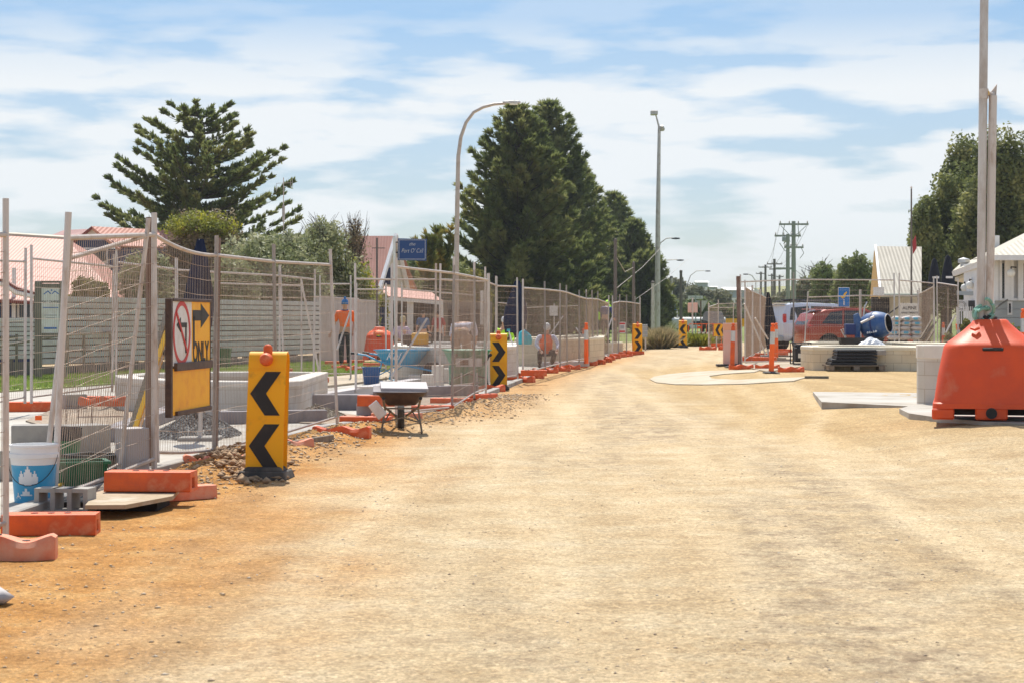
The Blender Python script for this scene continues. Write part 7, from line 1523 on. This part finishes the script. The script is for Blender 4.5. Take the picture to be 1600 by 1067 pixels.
# ---------------------------------------------------------------- people
def skinned(name, pts, edges, rad, mt, parent, sub=2):
    me = bpy.data.meshes.new(name+'_k'); me.from_pydata([tuple(p) for p in pts], edges, []); o = bpy.data.objects.new(name+'_k', me); COL.objects.link(o)
    s = o.modifiers.new('s', 'SKIN'); s.use_smooth_shade = True
    sv = me.skin_vertices[0].data if me.skin_vertices else None
    if sv is None:
        bpy.context.view_layer.objects.active = o; me.skin_vertices.update() if hasattr(me.skin_vertices, 'update') else None
    for i, r in enumerate(rad):
        v = me.skin_vertices[0].data[i]; v.radius = r if isinstance(r, tuple) else (r, r); v.use_root = (i == 0)
    o.modifiers.new('ss', 'SUBSURF').levels = sub
    dg = bpy.context.evaluated_depsgraph_get(); m2 = bpy.data.meshes.new_from_object(o.evaluated_get(dg)); bpy.data.objects.remove(o)
    m2.materials.clear(); m2.materials.append(M[mt]); m2.name = name
    ob = bpy.data.objects.new(name, m2); COL.objects.link(ob); ob.parent = parent
    m2.polygons.foreach_set('use_smooth', [True]*len(m2.polygons)); return ob
def person(loc, rz, label, J, top='hiorange', bottom='trousers', hat=None, hair='hair_dark', sleeves='short', shorts=False, collar=None, scale=1.0, shoes='black'):
    """J: joints in metres, facing -y: pelvis, chest, neck, head, and lists L/R for hip knee ankle toe, shoulder elbow wrist"""
    t = thing('person', loc, label, 'person', None, R(rz)); t.scale = (scale,)*3; V = Vector
    pv, ch, nk, hd = V(J['pelvis']), V(J['chest']), V(J['neck']), V(J['head']); wst = pv.lerp(ch, .5)
    pts = [pv, wst, ch, nk, hd-(hd-nk)*.28, hd+(hd-nk).normalized()*.03, hd+(hd-nk).normalized()*.085]; rad = [(.135, .10), (.125, .095), (.145, .105), .055, .062, .078, .06]; ed = [(0, 1), (1, 2), (2, 3), (3, 4), (4, 5), (5, 6)]
    mo = MB()
    for s in ('L', 'R'):
        b = len(pts); h, k, a, to = [V(p) for p in J['leg'+s]]; pts += [h, h.lerp(k, .5), k, k.lerp(a, .4), a, to]; rad += [.085, .078, .055, .055, .036, .032]; ed += [(0, b)]+[(b+i, b+i+1) for i in range(5)]
        b = len(pts); sh, el, wr = [V(p) for p in J['arm'+s]]; pts += [sh, sh.lerp(el, .5), el, el.lerp(wr, .35), wr]; rad += [.056, .046, .038, .037, .024]; ed += [(2, b)]+[(b+i, b+i+1) for i in range(4)]
        # palm, five fingers
        dv = (wr-el).normalized(); sd = dv.cross(V((0, 1, 0))); sd = sd.normalized() if sd.length > .1 else V((1, 0, 0)); cu = V((0, -1, 0))
        pl = wr+dv*.085; pts.append(wr+dv*.05); rad.append((.036, .018)); ed.append((b+4, len(pts)-1))
        for f, (off, ln) in enumerate(((-.027, .066), (-.009, .078), (.009, .074), (.026, .058))):
            q0 = wr+dv*.07+sd*off; q1 = q0+dv*ln*.5+cu*.008; q2 = q1+dv*ln*.45+cu*.026; mo.tube([q0-dv*.03, q0, q1, q2], [.008, .0095, .0085, .006], 6)
        th = wr+dv*.025+sd*-.03; mo.tube([th+sd*.02, th+dv*.02-sd*.012+cu*.005, th+dv*.05-sd*.022+cu*.02], [.011, .010, .007], 6)
    up = (hd-nk).normalized(); fw = V(J.get('face', (0, -1, 0))).normalized(); rt = up.cross(fw).normalized()
    # nose and ears fused into the head
    mo.tube([hd+fw*.07+up*.035, hd+fw*.096-up*.002, hd+fw*.078-up*.012], [.008, .013, .006], 6)
    for s in (-1, 1): mo.tube([hd+rt*s*.074+up*.02, hd+rt*s*.084, hd+rt*s*.074-up*.022], [.006, .012, .005], 6)
    mo.tube([hd+fw*.060-up*.055-rt*.018, hd+fw*.072-up*.052, hd+fw*.060-up*.055+rt*.018], [.004, .007, .004], 5)
    body = skinned('body', pts, ed, rad, 'skin', t)
    import bmesh
    bm = bmesh.new(); bm.from_mesh(body.data); tmp = bpy.data.meshes.new('x'); tmp.from_pydata(mo.v, [], mo.f); bm.from_mesh(tmp); bm.to_mesh(body.data); bm.free(); bpy.data.meshes.remove(tmp)
    body.data.polygons.foreach_set('use_smooth', [True]*len(body.data.polygons))
    for s in (-1, 1): MB().lathe([(0, -.006), (.009, 0), (0, .006)], 8, None, hd+fw*.076+rt*s*.028+up*.022).build('eye', M['black'], t)
    # clothes
    pt2 = [wst.lerp(pv, .55), wst, ch, nk.lerp(ch, .25)]; rd = [(.15, .118), (.148, .118), (.165, .125), .075]; ed2 = [(0, 1), (1, 2), (2, 3)]
    for s in ('L', 'R'):
        sh, el, wr = [V(p) for p in J['arm'+s]]; b = len(pt2)
        if sleeves == 'short': pt2 += [sh, sh.lerp(el, .55), sh.lerp(el, .85)]; rd += [.075, .070, .068]; ed2 += [(2, b), (b, b+1), (b+1, b+2)]
        else: pt2 += [sh, sh.lerp(el, .5), el, wr.lerp(el, .12)]; rd += [.075, .064, .054, .042]; ed2 += [(2, b), (b, b+1), (b+1, b+2), (b+2, b+3)]
    skinned('shirt', pt2, ed2, rd, top, t)
    pt3 = [pv.lerp(wst, .2), pv]; rd = [(.146, .112), (.152, .12)]; ed3 = [(0, 1)]
    for s in ('L', 'R'):
        h, k, a, to = [V(p) for p in J['leg'+s]]; b = len(pt3)
        if shorts: pt3 += [h, h.lerp(k, .5), h.lerp(k, .92)]; rd += [.10, .098, .092]; ed3 += [(1, b), (b, b+1), (b+1, b+2)]
        else: pt3 += [h, h.lerp(k, .5), k, k.lerp(a, .5), a+V((0, 0, .03))]; rd += [.098, .09, .074, .068, .062]; ed3 += [(1, b)]+[(b+i, b+i+1) for i in range(4)]
        MB().tube([a+V((0, .05, -.045)), a.lerp(to, .4)+V((0, 0, -.01)), to+V((0, 0, .012))], [.05, .052, .038], 10).build('boot', M[shoes], t, smooth=60)
    skinned('trousers', pt3, ed3, rd, bottom, t)
    hm_ = Matrix((rt, fw, up)).transposed()
    if hat: 
        MB().lathe([(.088, .015), (.094, .03), (.092, .065), (.078, .115), (.045, .15), (0, .16)], 18, hm_, hd).build('beanie' if hat == 'beanie' else 'cap', M[hat if hat in M else 'beanie'], t, smooth=60)
        if hat == 'beanie': MB().lathe([(0, .145), (.03, .165), (.036, .185), (.022, .21), (0, .215)], 10, hm_, hd).build('pompom', M[hat], t, smooth=60)
    else:
        MB().lathe([(.066, -.05), (.084, -.01), (.089, .04), (.078, .095), (.045, .125), (0, .133)], 16, hm_, hd-fw*.016).build('hair', M[hair], t, smooth=60)
    if collar: MB().tube([nk+V((.07*math.cos(a), .06*math.sin(a), -.01+.015*math.sin(a))) for a in np.linspace(0, 6.283, 13)], .016, 6).build('collar', M[collar], t, smooth=60)
    return t
def stand(step=0, armL=None, armR=None, twist=0):
    return dict(pelvis=(0, 0, .93), chest=(0, .0, 1.30), neck=(0, -.005, 1.50), head=(0, -.02, 1.62), legL=[(.09, 0, .88), (.10, -.02, .49), (.10, .02, .08), (.11, -.12, .03)], legR=[(-.09, 0, .88), (-.09, -.06-step, .49), (-.09, -.02-step, .08), (-.10, -.17-step, .03)],
        armL=armL or [(.19, 0, 1.41), (.25, .03, 1.13), (.27, -.03, .88)], armR=armR or [(-.19, 0, 1.41), (-.26, .02, 1.13), (-.31, -.04, .88)])
J = stand(.12, armL=[(.19, 0, 1.41), (.24, .05, 1.14), (.20, -.12, .92)], armR=[(-.19, 0, 1.41), (-.27, .02, 1.14), (-.36, -.04, .90)])
g_ = GP(533, 577, .06); person((g_.x, g_.y+1.2, .075), 4, 'young worker in fluoro orange shirt and blue knitted beanie standing behind the fence', J, 'hiorange', 'trousers', 'beanie', collar='mixernavy', scale=1.1)
# bending worker
J = dict(pelvis=(0, .10, .95), chest=(.05, -.26, 1.12), neck=(.08, -.42, 1.03), head=(.09, -.50, .95), face=(0, -.5, -.8), legL=[(.10, .10, .90), (.11, .04, .48), (.11, .12, .08), (.12, -.02, .03)], legR=[(-.10, .10, .90), (-.12, .06, .48), (-.12, .14, .08), (-.13, 0, .03)], armL=[(.23, -.30, 1.08), (.29, -.34, .82), (.22, -.42, .60)], armR=[(-.15, -.30, 1.10), (-.18, -.38, .84), (-.10, -.44, .62)])
g_ = Vector((X(722, 40.3), 40.3, .07)); person(g_, 168, 'worker in a pale shirt and tan shorts bending over the green barrow', J, 'shirt_white', 'shorts', None, 'hair_dark', shorts=True, scale=1.14)
g2 = g_+Vector((-.04, -.16, 1.12)); t = thing('tape_measure', g2, 'yellow tape clipped at the waist of the bending worker', 'tape measure'); MB().lathe([(.028, -.02), (.04, -.015), (.04, .015), (.028, .02)], 14, Matrix.Rotation(R(90), 3, 'X')).build('case', M['level'], t, smooth=40)
# seated blond person
J = dict(pelvis=(0, .05, .62), chest=(.02, -.06, .98), neck=(.03, -.08, 1.17), head=(.04, -.10, 1.29), face=(.5, -.8, -.2), legL=[(.10, .02, .60), (.14, -.40, .62), (.14, -.36, .16), (.14, -.50, .10)], legR=[(-.10, .02, .60), (-.12, -.40, .60), (-.12, -.36, .14), (-.12, -.50, .08)], armL=[(.19, -.06, 1.07), (.25, -.16, .82), (.20, -.38, .74)], armR=[(-.17, -.06, 1.07), (-.23, -.12, .82), (-.10, -.34, .74)])
person((X(625, 50.8), 50.8, .12), 35, 'blond person in a pink shirt sitting on the planter edge behind the blue wheelbarrow', J, 'pink', 'brownframe', None, 'hair_blond')
# crouching worker orange vest
J = dict(pelvis=(0, .12, .42), chest=(0, -.10, .74), neck=(0, -.18, .92), head=(0, -.22, 1.03), face=(0, -.8, -.5), legL=[(.11, .08, .40), (.20, -.30, .44), (.16, .05, .10), (.18, -.10, .04)], legR=[(-.11, .08, .40), (-.20, -.30, .42), (-.16, .05, .10), (-.18, -.10, .04)], armL=[(.20, -.12, .84), (.29, -.24, .62), (.24, -.42, .48)], armR=[(-.20, -.12, .84), (-.29, -.24, .62), (-.20, -.42, .48)])
person((X(853, 52.8), 52.8, .06), 6, 'worker crouching in a grey shirt, orange hi-vis vest and pale cap', J, 'shirt_white', 'trousers', 'signwhite', 'hair_dark', sleeves='long', scale=1.08)
vq = COL.objects[-1]
t = thing('hivis_vest', (X(853, 52.8), 52.8, .06), 'orange hi-vis vest worn by the crouching worker', 'vest')
MB().loft([[Vector((rx_*math.cos(a), -.10+oy+ry_*math.sin(a), z)) for a in np.linspace(0, 6.283, 15)[:-1]] for z, rx_, ry_, oy in ((.42, .17, .15, .16), (.6, .185, .155, .06), (.8, .19, .15, -.03), (.95, .12, .11, -.07))], False).build('fabric', M['hiorange'], t, smooth=60)
# worker in lime jacket by second chevron
J = dict(pelvis=(0, .05, .62), chest=(0, -.08, .96), neck=(0, -.14, 1.15), head=(0, -.17, 1.27), face=(.3, -.8, -.4), legL=[(.10, .02, .60), (.16, -.36, .52), (.14, -.2, .10), (.15, -.34, .04)], legR=[(-.10, .02, .60), (-.16, -.36, .52), (-.14, -.2, .10), (-.15, -.34, .04)], armL=[(.20, -.10, 1.06), (.27, -.2, .82), (.14, -.36, .72)], armR=[(-.20, -.10, 1.06), (-.27, -.2, .82), (-.14, -.36, .72)])
person((X(783, 52), 52, .10), 30, 'worker in a lime jacket and white cap just above the second chevron post', J, 'lime', 'trousers', 'signwhite', sleeves='long')
# navy and lime jacket worker, standing on planter
J = stand(0, armL=[(.19, -.1, 1.34), (.27, -.12, 1.08), (.24, -.3, .92)], armR=[(-.19, -.1, 1.34), (-.26, -.14, 1.08), (-.22, -.3, .94)]); J['chest'] = (.03, -.12, 1.25); J['neck'] = (.05, -.2, 1.41); J['head'] = (.06, -.26, 1.50); J['face'] = (0, -.8, -.6)
g_ = Vector((X(946, 72.5), 72.5, .55)); person(g_, 150, 'worker in a navy jacket and lime hood leaning above the far left fence', J, 'mixernavy', 'trousers', 'lime', sleeves='long', scale=1.0)
t = thing('hivis_vest', g_, 'lime shoulder panels on the navy jacket of the leaning worker', 'vest'); MB().box((.16, .12, 1.36), (.16, .2, .2)).build('panel', M['lime'], t, bevel=.06, seg=2); MB().box((-.26, .1, 1.02), (.12, .14, .3)).build('panel', M['lime'], t, bevel=.05, seg=2)
ringwall([(2.9, 71.9), (4.3, 71.9), (4.4, 74.2), (3.0, 74.2)], .0, .55, .3, 'low cream planter wall under the leaning worker at the far left fence', 'cream_block', 'capcream', fill=.5)
# verandah customers
for px, d, lb, tp, hr_ in ((661, 70, 'person in a blue top standing in the verandah shade', 'bluecloth', 'hair_dark'), (685, 71, 'person in a red top at the verandah corner', 'redcloth', 'hair_dark')):
    person((X(px, d), d, .06), 30 if px < 670 else -20, lb, stand(), tp, 'trousers', None, hr_, scale=.98)
# ---------------------------------------------------------------- haze
hz = MB().box((0, 0, 0), (2600, 1500, 32)).build('haze', None or M['dark']); hz.location = (200, 700, 12.0); hz.data.materials.clear()
hmz = bpy.data.materials.new('haze_air'); hmz.use_nodes = True; hmz.node_tree.nodes.clear(); ho = N(hmz.node_tree, 'ShaderNodeOutputMaterial'); hv = N(hmz.node_tree, 'ShaderNodeVolumePrincipled'); hv.inputs['Color'].default_value = (.86, .92, 1, 1); hv.inputs['Density'].default_value = .0002; hv.inputs['Anisotropy'].default_value = .2
hmz.node_tree.links.new(hv.outputs[0], ho.inputs['Volume']); hz.data.materials.append(hmz); tag(hz, 'thin pale sea haze over the whole street', 'haze', kind='stuff')
